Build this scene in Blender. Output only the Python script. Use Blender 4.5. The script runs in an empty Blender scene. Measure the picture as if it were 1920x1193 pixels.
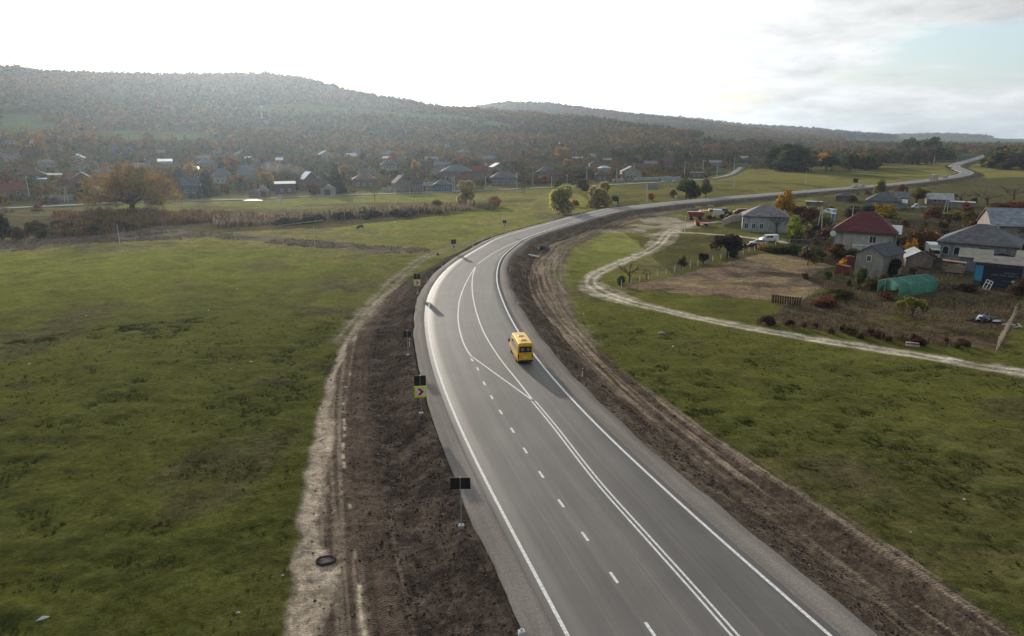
import bpy, math, random
import numpy as np
from mathutils import Vector, Matrix
R = math.radians
random.seed(7)
rng = np.random.default_rng(11)
scene = bpy.context.scene
COL = scene.collection

# ------------------------------------------------------------------ camera, world, sun, exposure
H = 27.5                                  # drone height over the road, metres
F = 1280.0                                # focal length in pixels of the 1920 px frame
HY = 255.0
PITCH = math.atan((596.5 - HY) / F)
cam_d = bpy.data.cameras.new("camera"); cam = bpy.data.objects.new("camera", cam_d); COL.objects.link(cam)
cam.location = (0, 0, H); cam.rotation_euler = (math.pi / 2 - PITCH, 0, 0)
cam_d.lens = 24; cam_d.sensor_width = 36; cam_d.clip_start = 0.5; cam_d.clip_end = 40000
scene.camera = cam

SUN_AZ = R(-20.5)                         # from +Y, negative = to the left
SUN_EL = R(12.5)
sun_dir = Vector((math.sin(SUN_AZ) * math.cos(SUN_EL), math.cos(SUN_AZ) * math.cos(SUN_EL), math.sin(SUN_EL)))
sl = bpy.data.lights.new("sun", 'SUN'); sl.energy = 5.0; sl.angle = R(0.8); sl.color = (1.0, 0.90, 0.76)
so = bpy.data.objects.new("sun", sl); COL.objects.link(so)
so.rotation_euler = (-sun_dir).to_track_quat('-Z', 'Y').to_euler(); so.location = (-60, 150, 300)

world = bpy.data.worlds.new("World"); scene.world = world; world.use_nodes = True
wn, wl = world.node_tree.nodes, world.node_tree.links
wn.clear()
def N(nodes, t, **kw):
    n = nodes.new(t)
    for k, v in kw.items():
        if k == 'inp':
            for a, b in v.items(): n.inputs[a].default_value = b
        else: setattr(n, k, v)
    return n
out = N(wn, 'ShaderNodeOutputWorld'); bg = N(wn, 'ShaderNodeBackground'); bg.inputs[1].default_value = 0.11
sky = N(wn, 'ShaderNodeTexSky', sky_type='NISHITA', sun_disc=False)
sky.sun_elevation = SUN_EL; sky.sun_rotation = SUN_AZ; sky.air_density = 1.0; sky.dust_density = 2.0; sky.altitude = 100
tc = N(wn, 'ShaderNodeTexCoord')
# clouds: noise laid on a flat cloud deck (direction divided by its height)
sep = N(wn, 'ShaderNodeSeparateXYZ'); wl.new(tc.outputs['Generated'], sep.inputs[0])
mz = N(wn, 'ShaderNodeMath', operation='MAXIMUM', inp={1: 0.0}); wl.new(sep.outputs[2], mz.inputs[0])
mz2 = N(wn, 'ShaderNodeMath', operation='ADD', inp={1: 0.20}); wl.new(mz.outputs[0], mz2.inputs[0])
dx = N(wn, 'ShaderNodeMath', operation='DIVIDE'); dy = N(wn, 'ShaderNodeMath', operation='DIVIDE')
wl.new(sep.outputs[0], dx.inputs[0]); wl.new(mz2.outputs[0], dx.inputs[1])
wl.new(sep.outputs[1], dy.inputs[0]); wl.new(mz2.outputs[0], dy.inputs[1])
cmb = N(wn, 'ShaderNodeCombineXYZ'); wl.new(dx.outputs[0], cmb.inputs[0]); wl.new(dy.outputs[0], cmb.inputs[1])
cn = N(wn, 'ShaderNodeTexNoise', inp={'Scale': 1.25, 'Detail': 10.0, 'Roughness': 0.60, 'Distortion': 0.3}); wl.new(cmb.outputs[0], cn.inputs['Vector'])
cn2 = N(wn, 'ShaderNodeTexNoise', inp={'Scale': 1.9, 'Detail': 9.0, 'Roughness': 0.6}); wl.new(cmb.outputs[0], cn2.inputs['Vector'])
mask = N(wn, 'ShaderNodeValToRGB'); mask.color_ramp.elements[0].position = 0.40; mask.color_ramp.elements[1].position = 0.52
wl.new(cn.outputs['Fac'], mask.inputs[0])
# light of the clouds falls off away from the sun
nrm = N(wn, 'ShaderNodeVectorMath', operation='NORMALIZE'); wl.new(tc.outputs['Generated'], nrm.inputs[0])
dt = N(wn, 'ShaderNodeVectorMath', operation='DOT_PRODUCT'); wl.new(nrm.outputs[0], dt.inputs[0]); dt.inputs[1].default_value = sun_dir
gl0 = N(wn, 'ShaderNodeMapRange', inp={'From Min': -0.6, 'From Max': 0.55, 'To Min': 2.6, 'To Max': 7.5}); wl.new(dt.outputs['Value'], gl0.inputs[0])
gl1 = N(wn, 'ShaderNodeMapRange', inp={'From Min': 0.60, 'From Max': 0.97, 'To Min': 0.0, 'To Max': 4.5}); wl.new(dt.outputs['Value'], gl1.inputs[0])
gl = N(wn, 'ShaderNodeMath', operation='ADD'); wl.new(gl0.outputs[0], gl.inputs[0]); wl.new(gl1.outputs[0], gl.inputs[1])
thick = N(wn, 'ShaderNodeMapRange', inp={'From Min': 0.35, 'From Max': 0.68, 'To Min': 1.24, 'To Max': 0.74}); wl.new(cn2.outputs['Fac'], thick.inputs[0])
cb = N(wn, 'ShaderNodeMath', operation='MULTIPLY'); wl.new(gl.outputs[0], cb.inputs[0]); wl.new(thick.outputs[0], cb.inputs[1])
cc = N(wn, 'ShaderNodeVectorMath', operation='SCALE'); cc.inputs[0].default_value = (0.97, 0.98, 0.98); wl.new(cb.outputs[0], cc.inputs['Scale'])
skys = N(wn, 'ShaderNodeVectorMath', operation='SCALE', inp={'Scale': 0.8}); wl.new(sky.outputs[0], skys.inputs[0])
skya = N(wn, 'ShaderNodeVectorMath', operation='ADD'); skya.inputs[1].default_value = (2.5, 3.5, 4.3); wl.new(skys.outputs[0], skya.inputs[0])
mx = N(wn, 'ShaderNodeMix', data_type='RGBA'); wl.new(mask.outputs[0], mx.inputs[0]); wl.new(skya.outputs[0], mx.inputs[6]); wl.new(cc.outputs[0], mx.inputs[7])
wl.new(mx.outputs[2], bg.inputs[0]); wl.new(bg.outputs[0], out.inputs[0])

scene.view_settings.view_transform = 'Standard'; scene.view_settings.look = 'None'
scene.view_settings.exposure = 0.0; scene.view_settings.gamma = 1.0
scene.render.engine = 'CYCLES'
cy = scene.cycles
cy.use_denoising = True; cy.max_bounces = 5; cy.diffuse_bounces = 2; cy.glossy_bounces = 2; cy.transmission_bounces = 3
cy.volume_bounces = 0; cy.transparent_max_bounces = 6; cy.use_adaptive_sampling = True; cy.adaptive_threshold = 0.02
cy.caustics_reflective = False; cy.caustics_refractive = False

# ------------------------------------------------------------------ numpy noise
def _h(ix, iy, s):
    n = (ix.astype(np.int64) * 374761393 + iy.astype(np.int64) * 668265263 + s * 1442695041) & 0xffffffff
    n = ((n ^ (n >> 13)) * 1274126177) & 0xffffffff
    return ((n ^ (n >> 16)) & 0xffff) / 65535.0
def vn(x, y, s=0):
    x = np.asarray(x, float); y = np.asarray(y, float)
    ix = np.floor(x); iy = np.floor(y); fx = x - ix; fy = y - iy
    fx = fx * fx * (3 - 2 * fx); fy = fy * fy * (3 - 2 * fy)
    a = _h(ix, iy, s); b = _h(ix + 1, iy, s); c = _h(ix, iy + 1, s); d = _h(ix + 1, iy + 1, s)
    return (a * (1 - fx) + b * fx) * (1 - fy) + (c * (1 - fx) + d * fx) * fy
def fbm(x, y, sc, o=4, s=0, rough=0.5):
    v = 0; a = 1; t = 0
    for k in range(o):
        v = v + a * vn(np.asarray(x) / sc + 17.3 * k, np.asarray(y) / sc - 9.1 * k, s + k); t += a; a *= rough; sc *= 0.5
    return v / t
def ss(a, b, x):
    t = np.clip((x - a) / (b - a), 0, 1); return t * t * (3 - 2 * t)

# ------------------------------------------------------------------ camera rays (to read positions off the ground)
CP, SP = math.cos(PITCH), math.sin(PITCH)
def ray(px, py):
    u = (np.asarray(px, float) - 960) / F; v = (np.asarray(py, float) - 596.5) / F
    return u, CP - v * SP, -(SP + v * CP)
def flat(px, py, z=0.0):
    a, b, c = ray(px, py); t = (z - H) / c
    return np.array([a * t, b * t])

def catmull(P, step=1.5):
    P = np.array(P, float); P = np.vstack([2 * P[0] - P[1], P, 2 * P[-1] - P[-2]]); o = []
    for i in range(1, len(P) - 2):
        p0, p1, p2, p3 = P[i - 1:i + 3]; n = max(2, int(np.linalg.norm(p2 - p1) / step))
        for t in np.linspace(0, 1, n, endpoint=False)[:, None]:
            o.append((0.5 * ((2 * p1) + (-p0 + p2) * t + (2 * p0 - 5 * p1 + 4 * p2 - p3) * t * t + (-p0 + 3 * p1 - 3 * p2 + p3) * t ** 3)))
    o.append(P[-2][None])
    return np.vstack(o)
def smooth(P, n):
    for _ in range(n):
        Q = P.copy(); Q[1:-1] = (P[:-2] + P[1:-1] * 2 + P[2:]) / 4; P = Q
    return P
def polydist(x, y, P, chunk=60000, want_s=False):
    """signed distance (left of travel = positive) from points to polyline"""
    x = np.atleast_1d(x).astype(float); y = np.atleast_1d(y).astype(float)
    A = P[:-1]; D = P[1:] - A; L2 = (D ** 2).sum(1) + 1e-9; S = np.concatenate([[0], np.cumsum(np.sqrt(L2))])
    o = np.empty(x.size); so_ = np.empty(x.size)
    for i in range(0, x.size, chunk):
        qx = x[i:i + chunk, None] - A[None, :, 0]; qy = y[i:i + chunk, None] - A[None, :, 1]
        t = np.clip((qx * D[:, 0] + qy * D[:, 1]) / L2, 0, 1)
        ex = qx - t * D[:, 0]; ey = qy - t * D[:, 1]; d2 = ex * ex + ey * ey
        k = d2.argmin(1); r = np.arange(k.size)
        cr = D[k, 0] * ey[r, k] - D[k, 1] * ex[r, k]
        o[i:i + chunk] = np.sqrt(d2[r, k]) * np.where(cr >= 0, 1, -1)
        so_[i:i + chunk] = S[k] + t[r, k] * np.sqrt(L2[k])
    return (o, so_) if want_s else o
def inpoly(x, y, P):
    c = np.zeros(np.shape(x), bool); n = len(P); j = n - 1
    for i in range(n):
        xi, yi = P[i]; xj, yj = P[j]
        c ^= ((yi > y) != (yj > y)) & (x < (xj - xi) * (y - yi) / (yj - yi + 1e-12) + xi); j = i
    return c

# ------------------------------------------------------------------ the main road's two edge lines (world metres)
Lpx = [(1065,1193),(1016,1100),(962,1000),(910,900),(861,800),(822,700),(809,650),(802,600),(806,560),(820,530),(846,500),(875,480),(910,460),(957,439)]
Rpx = [(1558,1193),(1452,1100),(1336,1000),(1227,900),(1120,800),(1028,700),(1000,665),(958,600),(941,560),(931,530),(933,500),(942,480),(967,460),(1003,440)]
FARpx = [(1100,402),(1200,387.5),(1300,377),(1400,368),(1500,360),(1600,352),(1680,345),(1750,337),(1796,330),(1813,324),(1800,317.5),(1789,312),(1797,307),(1815,302),(1835,296),(1852,290)]
Lw = [flat(*p) for p in Lpx]; Rw = [flat(*p) for p in Rpx]; Fw = [flat(*p) for p in FARpx]
Fc = smooth(catmull(Fw, 6), 3)
tng = np.gradient(Fc, axis=0); tng /= np.linalg.norm(tng, axis=1)[:, None]; nrmv = np.stack([-tng[:, 1], tng[:, 0]], 1)
def extend(P):
    P = list(P); d = np.array(P[0]) - np.array(P[1]); d /= np.linalg.norm(d)
    return [np.array(P[0]) + d * 75 + 0 * d] + P
LEDGE = smooth(catmull(extend(Lw) + [tuple(q) for q in (Fc + nrmv * 3.6)[2::3]], 2.0), 14)
REDGE = smooth(catmull(extend(Rw) + [tuple(q) for q in (Fc - nrmv * 3.6)[2::3]], 2.0), 14)
def arclen(P): return np.concatenate([[0], np.cumsum(np.linalg.norm(np.diff(P, axis=0), axis=1))])
def resample(P, n):
    s = arclen(P); t = np.linspace(0, s[-1], n); return np.stack([np.interp(t, s, P[:, 0]), np.interp(t, s, P[:, 1])], 1)
def offset(P, d):
    t = np.gradient(P, axis=0); t /= np.linalg.norm(t, axis=1)[:, None] + 1e-9
    return P + np.stack([-t[:, 1], t[:, 0]], 1) * (d if np.isscalar(d) else np.asarray(d)[:, None])

# ------------------------------------------------------------------ terrain
def ridge(tab, D):
    ph = []; te = []
    for px, py in tab:
        a, b, c = ray(px, py); ph.append(math.atan2(a, b)); te.append(float(c / math.hypot(a, b)))
    return np.array(ph), np.array(te), D
RA = ridge([(-700,150),(-300,130),(0,122),(100,132),(200,135),(350,138),(500,135),(560,142),(640,163),(720,181),(800,193),(870,201),(1000,211),(1100,219),(1250,238),(1350,252),(1430,263),(1500,272)], 0)
RB = ridge([(760,225),(850,210),(900,199),(950,191),(1020,193),(1100,203),(1200,215),(1300,225),(1400,239),(1500,252),(1600,262),(1700,270)], 2600)
RC = ridge([(950,215),(1100,208),(1200,216),(1300,224),(1400,236),(1500,241),(1540,244),(1600,251),(1660,255),(1720,262),(1800,270)], 4200)
RD = ridge([(1450,256),(1600,257),(1680,254),(1740,252),(1800,253),(1850,256),(1920,262),(2100,263),(2600,255)], 6500)
ppx = np.array([-700, 0, 600, 1080, 1340, 1440, 1520]); pph = np.array([math.atan2(*[float(v) for v in ray(p, 300)[:2]]) for p in ppx])
R0 = np.array([290, 310, 350, 420, 520, 690, 900]); R1 = np.array([1500, 1500, 1500, 1350, 1200, 1150, 1250])
def hills(x, y):
    ph = np.arctan2(x, y); r = np.hypot(x, y); z = np.full(np.shape(x), -1.5)
    w = fbm(x, y, 420, 4, 3) - 0.5
    r0 = np.interp(ph, pph, R0); r1 = np.interp(ph, pph, R1)
    zr = H + np.interp(ph, RA[0], RA[1], left=RA[1][0], right=-0.02) * r1 - 7
    t = np.clip((r - r0) / (r1 - r0), 0, 1); fall = np.clip((r - r1) / 900, 0, 1)
    zr = np.maximum(zr + 1.5, 0)
    za = zr * t ** 1.75 * (1 - ss(0, 1, fall)) + w * 34 * t * (1 - t) * 2 * np.clip(zr / 80, 0, 1)
    z = z + np.maximum(za, 0) * (r > r0)
    for tb, ra, rf in ((RB, 1300, 1200), (RC, 2500, 1500), (RD, 4500, 2000)):
        D = tb[2]; zz = H + np.interp(ph, tb[0], tb[1], left=-0.03, right=-0.03 if tb is not RD else None) * D - 6
        t = np.clip((r - ra) / (D - ra), 0, 1); f = np.clip((r - D) / rf, 0, 1)
        zb = -1.5 + (zz + 1.5) * t ** 1.5 * (1 - ss(0, 1, f)) + w * 30 * t * (1 - t) * (zz > 10)
        z = np.maximum(z, zb)
    back = (np.abs(ph) > R(75)); z = np.where(back, -1.5, z)
    return z
def base_h(x, y):
    if np.ndim(x) == 0: return base_h(np.array([float(x)]), np.array([float(y)]))[0]
    x = np.asarray(x, float); y = np.asarray(y, float); r = np.hypot(x, y)
    z = hills(x, y) + (fbm(x, y, 30, 3, 9) - 0.5) * 0.7 * ss(25, 120, r)
    return z
LED2 = np.vstack([LEDGE[::2], LEDGE[-1:]]); RED2 = np.vstack([REDGE[::2], REDGE[-1:]])
def edge_d(x, y):
    if np.size(x) > 5000:                 # coarse pass first, exact only near the road
        c = np.vstack([LED2[::6], LED2[-1:]]); q = np.abs(polydist(x, y, c)) < 60; dl = np.full(x.size, 60.0); dr = dl.copy(); s = np.zeros(x.size)
        sg = polydist(x, y, c) > 0; dl = np.where(sg, 60.0, -60.0); dr = -dl
        if q.any():
            a, b = polydist(x[q], y[q], LED2, want_s=True); dl[q] = a; s[q] = b; dr[q] = -polydist(x[q], y[q], RED2)
        return dl, dr, s
    dl, s = polydist(x, y, LED2, want_s=True); dr = -polydist(x, y, RED2)
    return dl, dr, s
GRAV = 2.7
def emb(x, y, z, dl, dr, under=0.35):
    far = np.maximum(dl, dr)
    e = far - GRAV
    wdt = np.where(dr > dl, 4.6, 4.0) + 0.5 * fbm(x, y, 7, 2, 5)
    k = ss(0, 1, np.clip(e / wdt, 0, 1))
    z2 = (-0.06) * (1 - k) + z * k
    near = np.hypot(x, y)
    return np.where(e < -0.35, -under - 0.0012 * near, np.where(far < 14, z2, z))
def ground_h(x, y):
    x = np.atleast_1d(np.asarray(x, float)); y = np.atleast_1d(np.asarray(y, float))
    z = base_h(x, y); dl, dr, _ = edge_d(x, y)
    return emb(x, y, z, dl, dr, 0.0)
RS = np.geomspace(20, 9000, 1400)
def hit(px, py):
    a, b, c = [float(v) for v in ray(float(px), float(py))]; n = math.hypot(a, b)
    x = a / n * RS; y = b / n * RS; zr = H + c / n * RS
    k = np.nonzero(zr < base_h(x, y))[0]
    if not len(k): return None
    k = max(k[0], 1); lo, hi = RS[k - 1], RS[k]
    r_ = np.linspace(lo, hi, 12); x = a / n * r_; y = b / n * r_
    kk = np.nonzero(H + c / n * r_ < base_h(x, y))[0]; j = kk[0] if len(kk) else 11
    return Vector((x[j], y[j], 0))
def at(px, py):
    """ground point seen at that pixel of the photograph"""
    p = hit(px, py)
    if p is None: p = Vector((*flat(px, max(py, 262)), 0))
    z = float(ground_h(p.x, p.y)[0])
    if p.length < 300:                           # embankments and road are not on the base plane: refine
        for _ in range(5):
            q = flat(px, py, z); z = 0.5 * z + 0.5 * float(ground_h(q[0], q[1])[0]); p = Vector((q[0], q[1], 0))
        z = float(ground_h(p.x, p.y)[0])
    return Vector((p.x, p.y, z))
def zat(px, py, p):
    """height of the pixel row above a ground point p"""
    a, b, c = [float(v) for v in ray(px, py)]; return H + c / b * p.y - p.z
def mpp(p):                                      # metres per photo pixel at a point
    return (p.y * CP + (H - p.z) * SP) / F

# ------------------------------------------------------------------ materials
def newmat(name):
    m = bpy.data.materials.new(name); m.use_nodes = True; nt = m.node_tree; nt.nodes.clear()
    o = nt.nodes.new('ShaderNodeOutputMaterial'); return m, nt.nodes, nt.links, o
def mat(name, col, rough=0.8, metal=0.0, var=0.25, scale=3.0, bump=0.15, bscale=20.0, stretch=None, spec=0.3, emis=None, col2=None, detail=5):
    m, n, l, o = newmat(name)
    b = n.new('ShaderNodeBsdfPrincipled'); b.inputs['Roughness'].default_value = rough; b.inputs['Metallic'].default_value = metal
    b.inputs['Specular IOR Level'].default_value = spec
    t = n.new('ShaderNodeTexCoord'); mp = n.new('ShaderNodeMapping'); l.new(t.outputs['Object'], mp.inputs[0])
    if stretch: mp.inputs['Scale'].default_value = stretch
    no = n.new('ShaderNodeTexNoise'); no.inputs['Scale'].default_value = scale; no.inputs['Detail'].default_value = detail; l.new(mp.outputs[0], no.inputs['Vector'])
    r = n.new('ShaderNodeMapRange'); r.inputs[1].default_value = 0.3; r.inputs[2].default_value = 0.7; l.new(no.outputs['Fac'], r.inputs[0])
    mxx = n.new('ShaderNodeMix'); mxx.data_type = 'RGBA'; l.new(r.outputs[0], mxx.inputs[0])
    c2 = col2 if col2 else tuple(c * (1 - var) for c in col)
    mxx.inputs[6].default_value = (*[min(1, c * (1 + var * 0.4)) for c in col], 1); mxx.inputs[7].default_value = (*c2, 1)
    l.new(mxx.outputs[2], b.inputs['Base Color'])
    if bump:
        nb = n.new('ShaderNodeTexNoise'); nb.inputs['Scale'].default_value = bscale; nb.inputs['Detail'].default_value = 4; l.new(mp.outputs[0], nb.inputs['Vector'])
        bp = n.new('ShaderNodeBump'); bp.inputs['Strength'].default_value = bump; bp.inputs['Distance'].default_value = 0.05
        l.new(nb.outputs['Fac'], bp.inputs['Height']); l.new(bp.outputs[0], b.inputs['Normal'])
    if emis: b.inputs['Emission Color'].default_value = (*emis, 1); b.inputs['Emission Strength'].default_value = 1
    l.new(b.outputs[0], o.inputs[0]); return m
def leafmat(name, trans=0.35, attr=True, objcol=True):
    """foliage: per-leaf tone in the 'tone' attribute times the object's colour, partly translucent"""
    m, n, l, o = newmat(name)
    a = n.new('ShaderNodeAttribute'); a.attribute_name = 'tone'
    if objcol:
        oi = n.new('ShaderNodeObjectInfo'); mu = n.new('ShaderNodeMix'); mu.data_type = 'RGBA'; mu.blend_type = 'MULTIPLY'; mu.inputs[0].default_value = 1
        l.new(a.outputs['Color'], mu.inputs[6]); l.new(oi.outputs['Color'], mu.inputs[7]); src = mu.outputs[2]
    else: src = a.outputs['Color']
    d = n.new('ShaderNodeBsdfDiffuse'); t = n.new('ShaderNodeBsdfTranslucent'); mx_ = n.new('ShaderNodeMixShader'); mx_.inputs[0].default_value = trans
    l.new(src, d.inputs[0]); l.new(src, t.inputs[0]); l.new(d.outputs[0], mx_.inputs[1]); l.new(t.outputs[0], mx_.inputs[2]); l.new(mx_.outputs[0], o.inputs[0])
    return m
M = {}
M['leaf'] = leafmat('foliage', trans=0.48); M['leaf_vc'] = leafmat('foliage_mass', objcol=False, trans=0.25)
M['bark'] = mat('bark', (0.085, 0.062, 0.045), 0.95, var=0.4, scale=6, stretch=(1, 1, 0.3), bump=0.5)
M['paint_white'] = mat('road_paint', (0.70, 0.69, 0.66), 0.7, var=0.42, scale=5.0, bump=0.0, detail=9)
M['steel'] = mat('galvanised_steel', (0.42, 0.43, 0.44), 0.45, 0.7, var=0.2, bump=0)
M['concrete'] = mat('concrete', (0.34, 0.33, 0.31), 0.9, var=0.3, scale=2.5, bump=0.3)
M['black_panel'] = mat('black_panel', (0.018, 0.018, 0.02), 0.5, var=0.3, bump=0)
M['lime'] = mat('lime_yellow', (0.66, 0.80, 0.02), 0.45, var=0.08, bump=0)
M['yellow_sign'] = mat('sign_yellow', (0.62, 0.55, 0.12), 0.5, var=0.08, bump=0)
M['red_sign'] = mat('sign_red', (0.55, 0.008, 0.05), 0.45, var=0.08, bump=0)
M['white'] = mat('white_paint', (0.72, 0.72, 0.70), 0.55, var=0.12, bump=0)
M['bus_yellow'] = mat('bus_yellow', (0.86, 0.49, 0.012), 0.30, var=0.22, scale=1.6, bump=0, spec=0.5)
M['glass'] = mat('dark_glass', (0.02, 0.024, 0.028), 0.08, var=0.3, bump=0, spec=0.8)
M['window'] = mat('window_glass', (0.035, 0.04, 0.045), 0.15, var=0.4, scale=1.0, bump=0, spec=0.6)
M['rubber'] = mat('rubber', (0.018, 0.018, 0.018), 0.85, var=0.3, bump=0.1)
M['black_plastic'] = mat('black_plastic', (0.02, 0.02, 0.021), 0.55, bump=0)
M['tail_red'] = mat('tail_lamp_red', (0.35, 0.01, 0.01), 0.25, bump=0)
M['rust'] = mat('rusty_iron', (0.20, 0.055, 0.03), 0.85, var=0.5, scale=2, bump=0.2)
M['wood'] = mat('weathered_wood', (0.20, 0.16, 0.12), 0.9, var=0.4, scale=3, stretch=(1, 1, 0.2), bump=0.3)
M['palewood'] = mat('pale_wood', (0.45, 0.38, 0.28), 0.85, var=0.3, scale=3, bump=0.2)
M['whitewash'] = mat('whitewashed_post', (0.60, 0.60, 0.57), 0.85, var=0.25, scale=2, bump=0.1)

# ------------------------------------------------------------------ mesh helpers
class MB:
    def __init__(s): s.v = []; s.f = []; s.m = []; s.x = Matrix.Identity(4)
    def add(s, vs, fs, mi=0):
        o = len(s.v); s.v += [tuple(s.x @ Vector(v)) for v in vs]; s.f += [tuple(i + o for i in f) for f in fs]; s.m += [mi] * len(fs); return s
    def box(s, c, d, mi=0, rz=0.0, taper=1.0, ry=0.0, rx=0.0):
        x, y, z = [q / 2 for q in d]; mt = Matrix.Translation(c) @ Matrix.Rotation(rz, 4, 'Z') @ Matrix.Rotation(ry, 4, 'Y') @ Matrix.Rotation(rx, 4, 'X')
        vs = [mt @ Vector(q) for q in [(-x,-y,-z),(x,-y,-z),(x,y,-z),(-x,y,-z),(-x*taper,-y*taper,z),(x*taper,-y*taper,z),(x*taper,y*taper,z),(-x*taper,y*taper,z)]]
        return s.add(vs, [(0,3,2,1),(4,5,6,7),(0,1,5,4),(1,2,6,5),(2,3,7,6),(3,0,4,7)], mi)
    def tube(s, pts, rad, n=7, mi=0, cap=True):
        pts = [Vector(p) for p in pts]; rad = rad if hasattr(rad, '__len__') else [rad] * len(pts); vs = []; fs = []
        for i, p in enumerate(pts):
            d = (pts[min(i + 1, len(pts) - 1)] - pts[max(i - 1, 0)]).normalized()
            a = d.orthogonal().normalized() if abs(d.z) < 0.99 else Vector((1, 0, 0)); a = (a - d * a.dot(d)).normalized(); b = d.cross(a)
            vs += [p + (a * math.cos(2 * math.pi * k / n) + b * math.sin(2 * math.pi * k / n)) * rad[i] for k in range(n)]
        for i in range(len(pts) - 1):
            fs += [(i * n + k, i * n + (k + 1) % n, (i + 1) * n + (k + 1) % n, (i + 1) * n + k) for k in range(n)]
        if cap: fs += [tuple(range(n))[::-1], tuple((len(pts) - 1) * n + k for k in range(n))]
        return s.add(vs, fs, mi)
    def cyl(s, c, r, h, axis='Z', n=14, mi=0, r2=None):
        c = Vector(c); d = {'X': Vector((1,0,0)), 'Y': Vector((0,1,0)), 'Z': Vector((0,0,1))}[axis]
        return s.tube([c - d * h / 2, c + d * h / 2], [r, r if r2 is None else r2], n, mi)
    def prism(s, prof, a, b, axis='X', mi=0):
        """closed 2-D profile swept along an axis between a and b"""
        n = len(prof); mk = {'X': lambda t, p: (t, p[0], p[1]), 'Y': lambda t, p: (p[0], t, p[1]), 'Z': lambda t, p: (p[0], p[1], t)}[axis]
        vs = [mk(a, p) for p in prof] + [mk(b, p) for p in prof]
        return s.add(vs, [(i, (i + 1) % n, (i + 1) % n + n, i + n) for i in range(n)] + [tuple(range(n))[::-1], tuple(range(n, 2 * n))], mi)
    def build(s, name, mats, parent=None, smooth=False, bevel=0):
        me = bpy.data.meshes.new(name); me.from_pydata(s.v, [], s.f)
        for m_ in (mats if isinstance(mats, (list, tuple)) else [mats]): me.materials.append(m_)
        me.polygons.foreach_set('material_index', s.m)
        if smooth: me.polygons.foreach_set('use_smooth', [True] * len(s.f))
        me.update(); o = bpy.data.objects.new(name, me); COL.objects.link(o)
        if parent: o.parent = parent
        if bevel:
            b = o.modifiers.new('b', 'BEVEL'); b.width = bevel; b.segments = 2; b.limit_method = 'ANGLE'; b.angle_limit = R(40)
        return o
def npmesh(name, V, Q, mats, parent=None, tone=None, attrs=None, mi=None, smooth=False):
    """numpy mesh; V (n,3), Q (m,k) with k = 3 or 4"""
    me = bpy.data.meshes.new(name); V = np.asarray(V, np.float32); Q = np.asarray(Q, np.int32); k = Q.shape[1]
    me.vertices.add(len(V)); me.vertices.foreach_set('co', V.ravel())
    me.loops.add(Q.size); me.loops.foreach_set('vertex_index', Q.ravel())
    me.polygons.add(len(Q)); me.polygons.foreach_set('loop_start', np.arange(0, Q.size, k, dtype=np.int32)); me.polygons.foreach_set('loop_total', np.full(len(Q), k, np.int32))
    for m_ in (mats if isinstance(mats, (list, tuple)) else [mats]): me.materials.append(m_)
    if mi is not None: me.polygons.foreach_set('material_index', np.asarray(mi, np.int32))
    if smooth: me.polygons.foreach_set('use_smooth', np.ones(len(Q), bool))
    me.update(calc_edges=True)
    if tone is not None:
        a = me.color_attributes.new('tone', 'FLOAT_COLOR', 'POINT'); t = np.ones((len(V), 4), np.float32); t[:, :3] = tone; a.data.foreach_set('color', t.ravel())
    for nm, val in (attrs or {}).items():
        a = me.attributes.new(nm, 'FLOAT', 'POINT'); a.data.foreach_set('value', np.asarray(val, np.float32))
    o = bpy.data.objects.new(name, me); COL.objects.link(o)
    if parent: o.parent = parent
    return o
def thing(name, label, cat, loc=(0, 0, 0), rz=0.0, group=None):
    o = bpy.data.objects.new(name, None); COL.objects.link(o); o.empty_display_size = 0.3
    o.location = loc; o.rotation_euler = (0, 0, rz); o['label'] = label; o['category'] = cat
    if group: o['group'] = group
    return o
def tag(o, label, cat, group=None):
    o['label'] = label; o['category'] = cat
    if group: o['group'] = group
    return o
def struct(o): o['kind'] = 'structure'; return o
def stuff(o, label, cat): o['kind'] = 'stuff'; o['label'] = label; o['category'] = cat; return o
def dup(root, loc, rz, label, sc=1.0, color=None, group=None):
    r = root.copy(); COL.objects.link(r); r.location = loc; r.rotation_euler = (0, 0, rz); r.scale = (sc, sc, sc) if not hasattr(sc, '__len__') else sc
    r['label'] = label
    if group: r['group'] = group
    elif 'group' in r: del r['group']
    for ch in list(root.children):
        c = ch.copy(); COL.objects.link(c); c.parent = r
        if color is not None and ch.name.split('.')[0] in ('crown', 'foliage'): c.color = (*color, 1)
        for g in ch.children:
            d = g.copy(); COL.objects.link(d); d.parent = c
    return r

# ------------------------------------------------------------------ ground sheet
POLY = {}
def wpoly(pts): return [tuple(at(*p).xy) for p in pts]
track_px = [(2050,722),(1920,701),(1800,680),(1650,655),(1500,632),(1400,614),(1300,594),(1210,574),(1140,553),(1108,535),(1112,518),(1150,498),(1200,478),(1235,458),(1250,440),(1268,428),(1310,420),(1350,416)]
TRACK = smooth(catmull([at(*p).xy for p in track_px], 1.5), 6)
TRACK2 = smooth(catmull([at(*p).xy for p in [(1255,436),(1300,437),(1370,442),(1440,450),(1475,456)]], 2), 4)
TRACK3 = smooth(catmull([at(*p).xy for p in [(1262,430),(1190,428),(1120,436),(1080,452),(1052,478),(1040,510),(1045,545),(1062,580),(1100,640)]], 2), 4)
HAUL = smooth(catmull([at(*p).xy for p in [(640,640),(700,570),(748,520),(795,484),(835,468),(880,456),(920,443)]], 2), 4)
meadow = [wpoly(p) for p in ([(0,214),(60,216),(110,232),(130,252),(60,258),(0,256)], [(165,243),(260,245),(380,250),(440,268),(400,280),(300,272),(200,262)],
          [(400,206),(700,206),(890,224),(880,232),(700,219),(480,219)], [(720,210),(860,216),(1000,240),(960,250),(850,228)], [(-40,300),(0,300),(0,312),(-40,315)], [(1290,262),(1420,268),(1400,276),(1300,270)])]
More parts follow.
